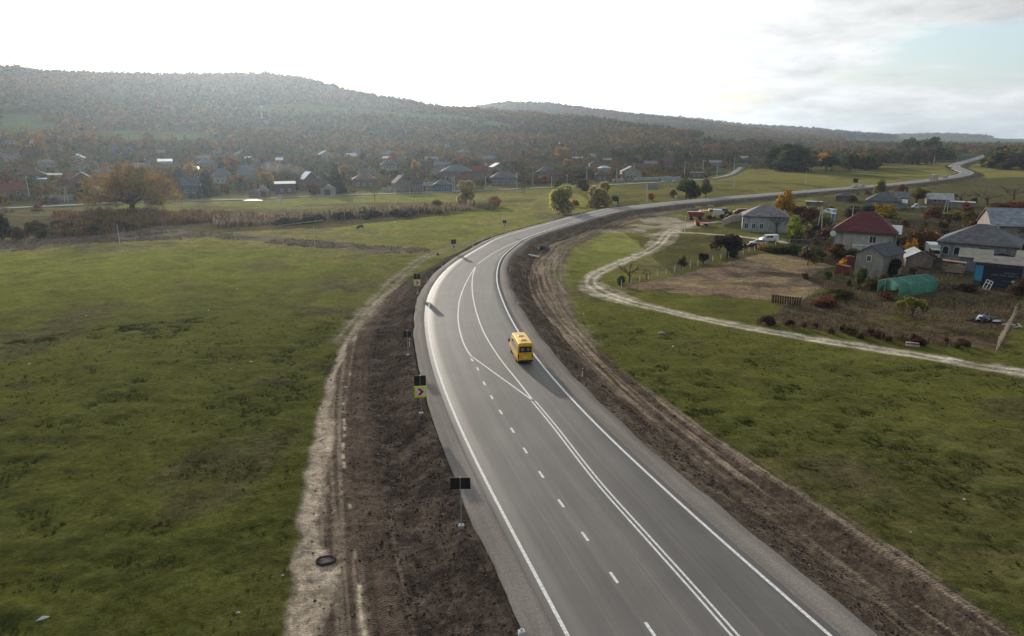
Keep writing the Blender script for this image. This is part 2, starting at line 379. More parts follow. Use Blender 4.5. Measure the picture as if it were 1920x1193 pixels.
DIRTBAND = wpoly([(-60,452),(0,452),(150,440),(300,431),(420,437),(560,449),(700,461),(800,466),(812,474),(700,475),(560,463),(400,446),(200,455),(0,474),(-60,476)])
REEDG = wpoly([(-60,402),(300,402),(480,404),(700,395),(860,386),(860,400),(700,418),(600,428),(420,436),(200,442),(-60,450)])
TANSTRIP = wpoly([(-60,388),(300,388),(560,385),(700,380),(870,378),(1000,372),(1000,380),(860,388),(600,398),(300,404),(-60,404)])
PLOT = wpoly([(1160,541),(1250,521),(1340,500),(1425,476),(1480,478),(1570,500),(1545,535),(1500,566),(1440,565),(1300,552)])
PLOT2 = wpoly([(1428,604),(1475,574),(1540,548),(1900,540),(1920,590),(1870,655),(1700,645),(1560,622)])
YARD = wpoly([(1480,440),(1560,420),(1950,400),(1990,560),(1900,548),(1560,552),(1500,520),(1570,500),(1480,478)])
BARE = wpoly([(1100,428),(1180,412),(1275,402),(1300,410),(1320,424),(1270,440),(1215,446),(1190,438),(1120,436)])
FARFIELD = wpoly([(1520,270),(1700,285),(1720,300),(1600,300),(1480,292)])
GREENWEDGE = wpoly([(1110,455),(1150,448),(1200,452),(1210,470),(1170,490),(1120,500),(1090,500)])

naz = 900
az = np.concatenate([np.radians(np.linspace(-180, -48, 34, endpoint=False)), np.radians(np.linspace(-48, 48, naz, endpoint=False)), np.radians(np.linspace(48, 180, 35))])
rr = np.concatenate([[2.0, 8.0, 16.0], np.geomspace(24, 9500, 1100)])
A_, R_ = np.meshgrid(az, rr, indexing='ij'); gx = (np.sin(A_) * R_).ravel(); gy = (np.cos(A_) * R_).ravel()
gr = R_.ravel(); gz = base_h(gx, gy)
nearm = np.nonzero(gr < 1300)[0]
dl = np.full(gx.size, 1e3); dr = np.full(gx.size, 1e3); gs = np.zeros(gx.size)
d1, d2, s1 = edge_d(gx[nearm], gy[nearm]); dl[nearm] = d1; dr[nearm] = d2; gs[nearm] = s1
tk = np.full(gx.size, 1e3); tk2 = tk.copy(); tk3 = tk.copy(); hl = tk.copy()
m_ = np.nonzero(gr < 420)[0]
tk[m_] = polydist(gx[m_], gy[m_], TRACK); tk2[m_] = polydist(gx[m_], gy[m_], TRACK2); tk3[m_] = polydist(gx[m_], gy[m_], TRACK3); hl[m_] = polydist(gx[m_], gy[m_], HAUL)
gz = emb(gx, gy, gz, dl, dr)
# paint (albedo of ground cover, plus painted sunlight on the left meadow)
def C(*c): return np.array(c)
def mixc(a, b, t): return a * (1 - t[:, None]) + (b if b.ndim == 2 else b[None]) * t[:, None]
n1 = fbm(gx, gy, 38, 4, 21); n2 = fbm(gx, gy, 9, 4, 22, 0.6); n3 = fbm(gx, gy, 2.2, 3, 23, 0.6); n4 = fbm(gx, gy * 0.6, 80, 3, 24)
green = C(0.056, 0.064, 0.014); dark = C(0.036, 0.046, 0.013); dry = C(0.100, 0.086, 0.038); brn = C(0.085, 0.070, 0.042)
col = np.tile(green, (gx.size, 1))
col = mixc(col, dry, ss(0.46, 0.66, n1) * 0.65)
col = mixc(col, dark, ss(0.46, 0.62, n2) * (0.35 + 0.3 * ss(0.42, 0.6, n4)))
n5 = fbm(gx * 0.45 + gy * 0.12, gy, 1.3, 3, 25, 0.6); col = mixc(col, dark * 0.8, ss(0.52, 0.66, n5) * ss(0.40, 0.58, n2) * 0.75)
col = mixc(col, brn, ss(0.60, 0.72, fbm(gx, gy, 14, 4, 31)) * 0.55)
col *= (0.75 + 0.5 * n3)[:, None]
sunlit_lift = ss(90, 180, gr) * ss(420, 330, gr) * (gx < 35) * (1.9 + 1.5 * ss(140, 230, gr)); col = col * (1 + 0.45 * sunlit_lift[:, None] * np.array([1.05, 1.0, 0.9]))  # drier left meadow; its sunlit brightness is painted into the colour
rough_h = ss(0.38, 0.60, n2) * 0.34 * (n3 - 0.3) + (n3 - 0.5) * 0.10 + (n5 - 0.5) * 0.22
far_floor = ss(1100, 2000, gr)
# distant hills
ph_ = np.arctan2(gx, gy); fr = np.interp(ph_, pph, R0); hillm = ss(0, 60, gr - fr)
hc = mixc(np.tile(C(0.075, 0.072, 0.035), (gx.size, 1)), C(0.05, 0.055, 0.028), ss(0.4, 0.6, fbm(gx, gy, 90, 4, 41)))
col = mixc(col, C(0.055, 0.052, 0.030), far_floor)
far_green = np.tile(C(0.070, 0.100, 0.032), (gx.size, 1)) * (0.8 + 0.4 * n1)[:, None]
col = mixc(col, hc, hillm)
jx = gx + (fbm(gx, gy, 12, 3, 51) - 0.5) * 7; jy = gy + (fbm(gx, gy, 12, 3, 52) - 0.5) * 12
for P_ in meadow:
    k = inpoly(gx + (jx - gx) * 4, gy + (jy - gy) * 2, P_); col[k] = far_green[k]
def paint(P_, c, amt=0.9, js=1.0, tex=None):
    k = inpoly(gx + (jx - gx) * js, gy + (jy - gy) * js, P_).astype(float) * amt
    if tex is not None: k = k * tex
    global col
    col = mixc(col, c * (0.7 + 0.6 * n3)[:, None] if c.ndim == 1 else c, k)
    return k > 0
paint(TANSTRIP, C(0.15, 0.125, 0.065), 0.8, 1.0, ss(0.35, 0.55, n1))
paint(REEDG, C(0.10, 0.075, 0.045), 0.85)
paint(DIRTBAND, C(0.17, 0.14, 0.11), 0.9, 0.6)
kk = paint(PLOT, C(0.225, 0.160, 0.108), 0.97, 0.15)
col = mixc(col, C(0.26, 0.205, 0.10) , kk * ss(0.52, 0.62, fbm(gx, gy, 8, 4, 61)) * 0.6)
col = mixc(col, C(0.07, 0.055, 0.045), kk * ss(0.56, 0.64, fbm(gx, gy * 2, 10, 4, 62)) * 0.7)
paint(wpoly([(1520,372),(1740,352),(1830,335),(2000,330),(2000,405),(1560,425)]), C(0.080, 0.070, 0.040), 0.85, 1.0)
paint(YARD, C(0.062, 0.050, 0.032), 0.95, 0.5)
kk = paint(PLOT2, C(0.105, 0.076, 0.050), 0.92, 0.2, ss(0.2, 0.4, n2))
paint(GREENWEDGE, C(0.12, 0.16, 0.035), 0.5, 0.6)
paint(BARE, C(0.36, 0.30, 0.22), 0.9, 0.5, ss(0.30, 0.55, n2))
paint(FARFIELD, C(0.17, 0.12, 0.09), 0.9, 3)
# soil along the road
oL = np.interp(gy, [33, 43, 60, 80, 100, 120, 140, 160, 200, 260, 400], [15.4, 15.0, 14.2, 13.2, 11.8, 10.4, 8.0, 6.4, 4.9, 4.4, 4.4])
oR = np.interp(gy, [33, 43, 60, 80, 100, 120, 145, 170, 200, 260, 320, 400], [11.6, 12.8, 11.8, 10.8, 10.5, 12.5, 14.5, 15, 14, 12, 9, 8])
onL = dl > dr
e1 = (fbm(gx, gy, 2.5, 4, 71) - 0.5) * 2.4
# left side bands
l = dl + e1 * 0.6
streak = vn(dl * 2.6, gs * 0.05, 73) * 0.6 + vn(dl * 6.0, gs * 0.12, 74) * 0.4
streakr = vn(dr * 2.2, gs * 0.05, 75) * 0.55 + vn(dr * 5.5, gs * 0.14, 76) * 0.45
bandL = onL * ss(0.4, -0.4, dl + e1 * 0.5 - oL)
soil = np.tile(C(0.056, 0.043, 0.036), (gx.size, 1)); soil = mixc(soil, C(0.108, 0.083, 0.066), ss(0.45, 0.65, fbm(gx, gy, 1.6, 4, 77, 0.7)) * 0.8)
tan = C(0.43, 0.355, 0.27); br2 = C(0.13, 0.105, 0.082)
inner = np.interp(gy, [33, 100, 120, 160, 260], [8.2, 8.2, 6.5, 4.5, 4.2])
haul = mixc(np.tile(C(0.115, 0.086, 0.066), (gx.size, 1)), tan, ss(0.42, 0.62, streak) * 0.30)
frac = (dl - inner - 2.6) / np.maximum(oL - inner - 2.6, 0.5)
tanm = ss(0.42, 0.62, frac + (fbm(gx, gy * 0.4, 3.2, 4, 78) - 0.5) * 0.9) * ss(-0.2, 0.15, frac) * (1 - 0.3 * ss(0.5, 0.7, streak))
haul = mixc(haul, tan, tanm * 0.95)
trk = ss(-0.1, 0.2, dl - inner) * ss(2.6, 2.2, dl - inner)
haul = mixc(haul, C(0.085, 0.066, 0.052), trk * (0.35 + 0.65 * ss(0.35, 0.6, streak)))
pud = ss(0.25, 0.0, np.abs(dl - inner - 2.75 - (fbm(gx, gy, 5, 2, 79) - 0.5) * 0.8)) * ss(0.55, 0.62, vn(gs * 0.33, gs * 0, 80) * 0.5 + vn(gs * 1.1, gs * 0, 81) * 0.5)
haul = mixc(haul, C(0.50, 0.42, 0.31), pud)
cL = mixc(soil, haul, ss(-0.5, 0.5, dl + e1 * 0.3 - inner))
nearfade = ss(420, 330, gy)
col = mixc(col, cL, bandL * np.where(gy > 300, 0.8, 1))
# right side bands
bandR = (~onL) * ss(0.5, -0.5, dr + e1 * 0.55 - oR)
soilr = mixc(np.tile(C(0.090, 0.069, 0.053), (gx.size, 1)), C(0.165, 0.130, 0.098), ss(0.42, 0.66, fbm(dr * 1.0, gs * 0.35, 1.1, 4, 82, 0.7)) * 0.6)
trr = mixc(np.tile(C(0.098, 0.074, 0.054), (gx.size, 1)), C(0.27, 0.21, 0.155), ss(0.45, 0.66, streakr) * 0.95)
trr = mixc(trr, C(0.075, 0.062, 0.05), ss(0.6, 0.8, vn(dr * 3.1, gs * 0.04, 84)) * 0.6)
cR = mixc(soilr, trr, ss(-0.7, 0.7, dr + e1 * 0.6 - np.interp(gy, [33, 60, 110, 150, 260], [6.6, 7.6, 6.3, 5.4, 6.0])))
greenmix = ss(0.50, 0.62, n2) * ss(105, 130, gy) * ss(10, 13, dr) * 0.8
col = mixc(col, cR, bandR * (1 - greenmix) * np.where(gy > 330, 0.75, 1))
# pale tracks
pale = C(0.52, 0.45, 0.35)
def trackpaint(d, half, ruts=True, amt=1.0, c=pale):
    global col
    q = np.abs(d) + e1 * 0.35; a = ss(half + 0.45, half - 0.35, q)
    if ruts:
        rut = np.exp(-((np.abs(d) - 0.85) / 0.42) ** 2); a = a * np.clip(0.35 + rut * 0.75 + (n3 - 0.5) * 0.9, 0.1, 1)
    col = mixc(col, c * (0.8 + 0.4 * n3)[:, None], np.clip(a * amt, 0, 1))
tw = 1.75 + 2.0 * np.exp(-((gx - 18) ** 2 + (gy - 128) ** 2) / 90) + 2.2 * np.exp(-((gx - 52) ** 2 + (gy - 198) ** 2) / 700)
trackpaint(tk, tw, True, 1.0)
trackpaint(tk2, 1.3, False, 0.9)
trackpaint(tk3 + np.sin(gs * 0.09) * 0.6, 2.8, True, 0.42, C(0.30, 0.25, 0.18))
trackpaint(hl, 1.9, True, 0.75, C(0.30, 0.25, 0.18))
offm = np.maximum(dl, dr)
clod = fbm(gx, gy, 0.9, 3, 91, 0.7); inb = np.clip(bandL + bandR, 0, 1)
gz = gz + np.where(offm > GRAV + 0.2, (rough_h * (1 - inb) * (1 - hillm) + (clod - 0.5) * 0.22 * inb * ss(GRAV + 0.2, GRAV + 1.2, offm)), 0) * ss(500, 200, gr) 
gz = gz - np.exp(-((np.abs(tk) - 0.85) / 0.35) ** 2) * 0.07 + trk * bandL * (streak - 0.5) * 0.34 + bandR * ss(5.5, 6.5, dr) * (streakr - 0.5) * 0.30
na, nr = len(az), len(rr)
i_, j_ = np.meshgrid(np.arange(na - 1), np.arange(nr - 1), indexing='ij'); b0 = (i_ * nr + j_).ravel()
Q = np.stack([b0, b0 + nr, b0 + nr + 1, b0 + 1], 1)[:, ::-1]
gm, n, l, o = newmat('ground_cover')
a = n.new('ShaderNodeAttribute'); a.attribute_name = 'tone'; at2 = n.new('ShaderNodeAttribute'); at2.attribute_name = 'grassy'
b = n.new('ShaderNodeBsdfPrincipled'); b.inputs['Roughness'].default_value = 1.0; b.inputs['Specular IOR Level'].default_value = 0.0
b.inputs['Sheen Weight'].default_value = 0.16; b.inputs['Sheen Roughness'].default_value = 0.35; b.inputs['Sheen Tint'].default_value = (1.0, 0.90, 0.30, 1)
g = n.new('ShaderNodeNewGeometry')
na_ = N(n, 'ShaderNodeTexNoise', inp={'Scale': 1.7, 'Detail': 8.0, 'Roughness': 0.72}); l.new(g.outputs['Position'], na_.inputs['Vector'])
nb_ = N(n, 'ShaderNodeTexNoise', inp={'Scale': 0.22, 'Detail': 6.0, 'Roughness': 0.65, 'Distortion': 0.6}); l.new(g.outputs['Position'], nb_.inputs['Vector'])
ra_ = N(n, 'ShaderNodeMapRange', inp={1: 0.3, 2: 0.7, 3: 0.45, 4: 1.5}); l.new(na_.outputs['Fac'], ra_.inputs[0])
rb_ = N(n, 'ShaderNodeMapRange', inp={1: 0.35, 2: 0.65, 3: 0.75, 4: 1.2}); l.new(nb_.outputs['Fac'], rb_.inputs[0])
mm = N(n, 'ShaderNodeMath', operation='MULTIPLY'); l.new(ra_.outputs[0], mm.inputs[0]); l.new(rb_.outputs[0], mm.inputs[1])
vs_ = N(n, 'ShaderNodeVectorMath', operation='SCALE'); l.new(a.outputs['Color'], vs_.inputs[0]); l.new(mm.outputs[0], vs_.inputs['Scale']); l.new(vs_.outputs[0], b.inputs['Base Color'])
nc_ = N(n, 'ShaderNodeTexNoise', inp={'Scale': 7.0, 'Detail': 5.0, 'Roughness': 0.75}); l.new(g.outputs['Position'], nc_.inputs['Vector'])
rc_ = N(n, 'ShaderNodeMapRange', inp={1: 0.3, 2: 0.7, 3: 0.55, 4: 1.5}); l.new(nc_.outputs['Fac'], rc_.inputs[0])
# tyre cleat prints across the ruts
ru = N(n, 'ShaderNodeAttribute', attribute_name='rut'); sa_ = N(n, 'ShaderNodeAttribute', attribute_name='s'); m0 = N(n, 'ShaderNodeMath', operation='MULTIPLY', inp={1: 27.0}); l.new(sa_.outputs['Fac'], m0.inputs[0])
m1_ = N(n, 'ShaderNodeMath', operation='SINE'); l.new(m0.outputs[0], m1_.inputs[0]); m2_ = N(n, 'ShaderNodeMath', operation='MULTIPLY'); l.new(m1_.outputs[0], m2_.inputs[0]); l.new(ru.outputs['Fac'], m2_.inputs[1])
m3_ = N(n, 'ShaderNodeMath', operation='MULTIPLY_ADD', inp={1: 0.07, 2: 1.0}); l.new(m2_.outputs[0], m3_.inputs[0]); m4_ = N(n, 'ShaderNodeMath', operation='MULTIPLY'); l.new(m3_.outputs[0], m4_.inputs[0]); l.new(rc_.outputs[0], m4_.inputs[1])
vs2 = N(n, 'ShaderNodeVectorMath', operation='SCALE'); l.new(vs_.outputs[0], vs2.inputs[0]); l.new(m4_.outputs[0], vs2.inputs['Scale']); l.new(vs2.outputs[0], b.inputs['Base Color'])
h1 = N(n, 'ShaderNodeMath', operation='MULTIPLY_ADD', inp={1: 0.07}); l.new(m2_.outputs[0], h1.inputs[0]); l.new(na_.outputs['Fac'], h1.inputs[2])
h2 = N(n, 'ShaderNodeMath', operation='MULTIPLY_ADD', inp={1: 0.3}); l.new(nc_.outputs['Fac'], h2.inputs[0]); l.new(h1.outputs[0], h2.inputs[2])
bp = N(n, 'ShaderNodeBump', inp={'Strength': 1.0, 'Distance': 0.28}); l.new(h2.outputs[0], bp.inputs['Height']); l.new(bp.outputs[0], b.inputs['Normal'])
sg_ = N(n, 'ShaderNodeAttribute', attribute_name='grassy'); sw_ = N(n, 'ShaderNodeMath', operation='MULTIPLY', inp={1: 0.17}); l.new(sg_.outputs['Fac'], sw_.inputs[0]); l.new(sw_.outputs[0], b.inputs['Sheen Weight'])
l.new(b.outputs[0], o.inputs[0])
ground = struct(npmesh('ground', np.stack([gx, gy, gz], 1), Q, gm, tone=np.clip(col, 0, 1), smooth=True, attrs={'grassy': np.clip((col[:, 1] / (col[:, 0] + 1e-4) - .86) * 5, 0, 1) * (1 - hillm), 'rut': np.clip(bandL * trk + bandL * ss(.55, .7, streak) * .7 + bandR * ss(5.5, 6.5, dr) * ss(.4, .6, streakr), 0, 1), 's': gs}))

# ------------------------------------------------------------------ roads
def strip(name, A, B, z, m, parent=None, nlat=1, skirt=0.0, uvw=None):
    """sheet between two polylines of equal length"""
    n_ = len(A); V = []; lat = []; lon = []
    sA = arclen(A); w = np.linalg.norm(A - B, axis=1)
    for k in range(nlat + 1):
        t = k / nlat; P = A * (1 - t) + B * t; V.append(np.column_stack([P, np.full(n_, z) if np.isscalar(z) else z])); lat.append(w * t); lon.append(sA)
    if skirt:
        V = [V[0] - [0, 0, skirt]] + V + [V[-1] - [0, 0, skirt]]; lat = [lat[0] - 0.1] + lat + [lat[-1] + 0.1]; lon = [sA] + lon + [sA]
    m0 = len(V); V = np.concatenate(V); Qs = []
    for k in range(m0 - 1):
        i = np.arange(n_ - 1) + k * n_; Qs.append(np.stack([i, i + n_, i + n_ + 1, i + 1], 1))
    return npmesh(name, V, np.concatenate(Qs), m, parent, attrs={'lat': np.concatenate(lat), 'lon': np.concatenate(lon)})
def roadmat(name, base, light, grain=18, wear=True, rough=0.72, spec=0.42):
    m, n, l, o = newmat(name); b = n.new('ShaderNodeBsdfPrincipled'); b.inputs['Roughness'].default_value = rough; b.inputs['Specular IOR Level'].default_value = spec
    la = N(n, 'ShaderNodeAttribute', attribute_name='lat'); lo = N(n, 'ShaderNodeAttribute', attribute_name='lon'); cb_ = n.new('ShaderNodeCombineXYZ')
    lo2 = N(n, 'ShaderNodeMath', operation='MULTIPLY', inp={1: 0.035}); l.new(lo.outputs['Fac'], lo2.inputs[0]); l.new(la.outputs['Fac'], cb_.inputs[0]); l.new(lo2.outputs[0], cb_.inputs[1])
    n1_ = N(n, 'ShaderNodeTexNoise', inp={'Scale': 0.9, 'Detail': 6.0, 'Roughness': 0.6}); l.new(cb_.outputs[0], n1_.inputs['Vector'])
    g = n.new('ShaderNodeNewGeometry'); n2_ = N(n, 'ShaderNodeTexNoise', inp={'Scale': grain, 'Detail': 3.0, 'Roughness': 0.8}); l.new(g.outputs['Position'], n2_.inputs['Vector'])
    n3_ = N(n, 'ShaderNodeTexNoise', inp={'Scale': 0.13, 'Detail': 5.0, 'Roughness': 0.6}); l.new(g.outputs['Position'], n3_.inputs['Vector'])
    mx1 = N(n, 'ShaderNodeMix', data_type='RGBA'); mx1.inputs[6].default_value = (*base, 1); mx1.inputs[7].default_value = (*light, 1)
    r1 = N(n, 'ShaderNodeMapRange', inp={1: 0.32, 2: 0.72}); l.new(n1_.outputs['Fac'], r1.inputs[0])
    r3 = N(n, 'ShaderNodeMapRange', inp={1: 0.3, 2: 0.7, 3: -0.3, 4: 0.3}); l.new(n3_.outputs['Fac'], r3.inputs[0]); ad = N(n, 'ShaderNodeMath', operation='ADD'); ad.use_clamp = True
    l.new(r1.outputs[0], ad.inputs[0]); l.new(r3.outputs[0], ad.inputs[1]); l.new(ad.outputs[0], mx1.inputs[0])
    r2 = N(n, 'ShaderNodeMapRange', inp={1: 0.25, 2: 0.75, 3: 0.62, 4: 1.4}); l.new(n2_.outputs['Fac'], r2.inputs[0])
    sc_ = N(n, 'ShaderNodeVectorMath', operation='SCALE'); l.new(mx1.outputs[2], sc_.inputs[0]); l.new(r2.outputs[0], sc_.inputs['Scale']); l.new(sc_.outputs[0], b.inputs['Base Color'])
    bp = N(n, 'ShaderNodeBump', inp={'Strength': 0.5, 'Distance': 0.015}); l.new(n2_.outputs['Fac'], bp.inputs['Height']); l.new(bp.outputs[0], b.inputs['Normal'])
    if wear:
        sm_ = N(n, 'ShaderNodeTexNoise', inp={'Scale': 0.05, 'Detail': 2.0}); l.new(g.outputs['Position'], sm_.inputs['Vector']); seams = None
        for sl_ in (3.3, 7.6, 11.2):
            q1 = N(n, 'ShaderNodeMath', operation='MULTIPLY_ADD', inp={1: 0.9, 2: -sl_ - .45}); l.new(sm_.outputs['Fac'], q1.inputs[0]); q2 = N(n, 'ShaderNodeMath', operation='ADD'); l.new(q1.outputs[0], q2.inputs[0]); l.new(la.outputs['Fac'], q2.inputs[1]); q3 = N(n, 'ShaderNodeMath', operation='ABSOLUTE'); l.new(q2.outputs[0], q3.inputs[0])
            q4 = N(n, 'ShaderNodeMapRange', inp={1: 0.0, 2: 0.09, 3: 0.28, 4: 0.0}); l.new(q3.outputs[0], q4.inputs[0])
            if seams is None: seams = q4
            else: q5 = N(n, 'ShaderNodeMath', operation='ADD'); l.new(seams.outputs[0], q5.inputs[0]); l.new(q4.outputs[0], q5.inputs[1]); seams = q5
        cb3 = n.new('ShaderNodeCombineXYZ'); lo3 = N(n, 'ShaderNodeMath', operation='MULTIPLY', inp={1: 0.012}); l.new(lo.outputs['Fac'], lo3.inputs[0]); la3 = N(n, 'ShaderNodeMath', operation='MULTIPLY', inp={1: 2.4}); l.new(la.outputs['Fac'], la3.inputs[0]); l.new(la3.outputs[0], cb3.inputs[0]); l.new(lo3.outputs[0], cb3.inputs[1])
        n4_ = N(n, 'ShaderNodeTexNoise', inp={'Scale': 1.0, 'Detail': 3.0, 'Roughness': 0.7}); l.new(cb3.outputs[0], n4_.inputs['Vector']); n5_ = N(n, 'ShaderNodeTexNoise', inp={'Scale': 0.45, 'Detail': 9.0, 'Roughness': 0.8, 'Distortion': 1.2}); l.new(g.outputs['Position'], n5_.inputs['Vector'])
        r4 = N(n, 'ShaderNodeMapRange', inp={1: 0.3, 2: 0.7, 3: 0.84, 4: 1.14}); l.new(n4_.outputs['Fac'], r4.inputs[0]); r5 = N(n, 'ShaderNodeMapRange', inp={1: 0.62, 2: 0.72, 3: 1.0, 4: 0.80}); l.new(n5_.outputs['Fac'], r5.inputs[0])
        mq0 = N(n, 'ShaderNodeMath', operation='MULTIPLY'); l.new(r4.outputs[0], mq0.inputs[0]); l.new(r5.outputs[0], mq0.inputs[1]); mq = N(n, 'ShaderNodeMath', operation='ADD'); l.new(mq0.outputs[0], mq.inputs[0]); l.new(seams.outputs[0], mq.inputs[1]); sc2 = N(n, 'ShaderNodeVectorMath', operation='SCALE'); l.new(sc_.outputs[0], sc2.inputs[0]); l.new(mq.outputs[0], sc2.inputs['Scale']); l.new(sc2.outputs[0], b.inputs['Base Color'])
    l.new(b.outputs[0], o.inputs[0]); return m
M['asphalt'] = roadmat('asphalt', (0.086, 0.078, 0.072), (0.135, 0.122, 0.112))
M['gravel'] = roadmat('gravel_shoulder', (0.175, 0.153, 0.137), (0.245, 0.217, 0.194), grain=7, rough=1.0, spec=0.05)
M['old_asphalt'] = roadmat('old_asphalt', (0.13, 0.125, 0.12), (0.20, 0.19, 0.18), grain=4, rough=1.0, spec=0.1)
NR = 900
# pair the two edges: resample left, take nearest right point ordering
LE = resample(LEDGE, NR)
def paired(P, other):
    s = arclen(other); d_, s_ = polydist(P[:, 0], P[:, 1], other, want_s=True); s_ = np.maximum.accumulate(s_)
    return np.stack([np.interp(s_, s, other[:, 0]), np.interp(s_, s, other[:, 1])], 1)
RE = smooth(paired(LE, REDGE), 6)
road = struct(strip('road', offset(LE, 0.6), offset(RE, -0.6), 0.0, M['asphalt'], nlat=8, skirt=0.25))
jagL = 0.35
jag = np.random.default_rng(5).normal(0, 1, NR); jag = np.convolve(jag, np.ones(3) / 3, 'same') * 0.16
farw = np.interp(LE[:, 1], [0, 200, 300], [2.7, 2.4, 1.7])
sh1 = struct(strip('shoulder', offset(LE, farw - .3 + jag), offset(LE, 0.3), -0.02, M['gravel'], nlat=2, skirt=0.6))
sh2 = struct(strip('shoulder', offset(RE, -0.3), offset(RE, -(farw + jag[::-1])), -0.02, M['gravel'], nlat=2, skirt=0.6))
def line(P, w, z=0.012):
    return offset(P, w / 2), offset(P, -w / 2)
def marking(P, w=0.2, z=0.006, name='road_marking'):
    a_, b_ = line(P, w); o_ = strip(name, a_, b_, z, M['paint_white']); return struct(o_)
marking(LE, 0.24); marking(RE, 0.24)
zf = lambda pts, st=1.0: smooth(catmull([flat(*p) for p in pts], st), 2)
# centre line beyond the split
C0 = [(893,497),(930,472),(982,448),(1040,427)]
farC = [tuple(q) for q in Fc[2::3]]
marking(smooth(catmull([flat(*p) for p in C0] + farC, 2), 6), 0.2)
brL = [(893,497),(874,530),(862,562),(859,600),(867,638),(880,664),(886,670)]
diag = [(885,669),(1000,752)]
brR = [(893,497),(886,520),(886,550),(893,585),(908,625),(937,672),(969,712),(1000,752)]
marking(zf(brL), 0.2); marking(zf(diag), 0.2); marking(zf(brR), 0.2)
dbl = [(1000,752),(1040,800),(1118,900),(1207,1000),(1297,1100),(1379,1193)]
D = zf(dbl); ex = D[-1] + (D[-1] - D[-6]) / np.linalg.norm(D[-1] - D[-6]) * 40; D = np.vstack([D, ex[None]]); D = resample(D, 160)
marking(offset(D, 0.19), 0.16); marking(offset(D, -0.19), 0.16)
dash = [(885,675),(896,692),(908,719),(922,745),(939,773),(961,807),(985,845),(1015,890),(1052,944),(1097,1006),(1151,1083),(1219,1180)]
dm = MB()
DW = [flat(*p) for p in dash]; DW += [DW[-1] + (DW[-1] - DW[-2]) * (k + 1) for k in range(3)]
for i, p in enumerate(DW):
    d_ = (DW[min(i + 1, len(DW) - 1)] - DW[max(0, i - 1)]); d_ = d_ / np.linalg.norm(d_)
    dm.add([(*(p + d_ * s_ * 0.6 + np.array([-d_[1], d_[0]]) * t_ * 0.1), 0.006) for s_, t_ in ((-1, -1), (1, -1), (1, 1), (-1, 1))], [(0, 1, 2, 3)])
struct(dm.build('road_marking', M['paint_white']))
# old road with the puddled side strip, and the side road climbing into the village
def drape(pts, w, name, m, lift=0.22, st=5):
    P = smooth(catmull([at(*p).xy for p in pts], st), 4); a_, b_ = line(P, w)
    za = base_h(P[:, 0], P[:, 1]); za = np.convolve(np.pad(za, 4, 'edge'), np.ones(9) / 9, 'valid') + lift
    return struct(strip(name, a_, b_, za, m, skirt=0.8)), P
OLD, OLDP = drape([(-200,398),(0,392),(150,385),(250,380.5),(450,375.5),(600,368.5),(750,363.5),(850,360),(960,355.5),(1080,350),(1230,343),(1330,336.5),(1372,328),(1392,314)], 6.5, 'old_road', M['old_asphalt'])
# vegetation, houses, vehicles and the rest follow
# ------------------------------------------------------------------ foliage
def leaves(P, S, out, size, rg, tone, flat_=0.0):
    """leaf-clump quads: centres P, per-leaf size, outward vectors"""
    n_ = len(P); a = rg.normal(size=(n_, 3)); a /= np.linalg.norm(a, axis=1)[:, None]
    nn = out * 0.55 + a; nn[:, 2] += flat_; nn /= np.linalg.norm(nn, axis=1)[:, None] + 1e-9
    t = np.cross(nn, rg.normal(size=(n_, 3))); t /= np.linalg.norm(t, axis=1)[:, None] + 1e-9; b_ = np.cross(nn, t)
    s = (S * rg.uniform(0.55, 1.35, n_))[:, None]; q = rg.uniform(0.5, 1.0, n_)[:, None]
    V = np.stack([P - t * s - b_ * s * q * 0.6, P + t * s * 0.6 - b_ * s * q, P + t * s + b_ * s * q * 0.7, P - t * s * 0.5 + b_ * s * q], 1).reshape(-1, 3)
    Qd = np.arange(n_ * 4).reshape(-1, 4); return V, Qd, np.repeat(tone, 4, 0)
CACHE = {}
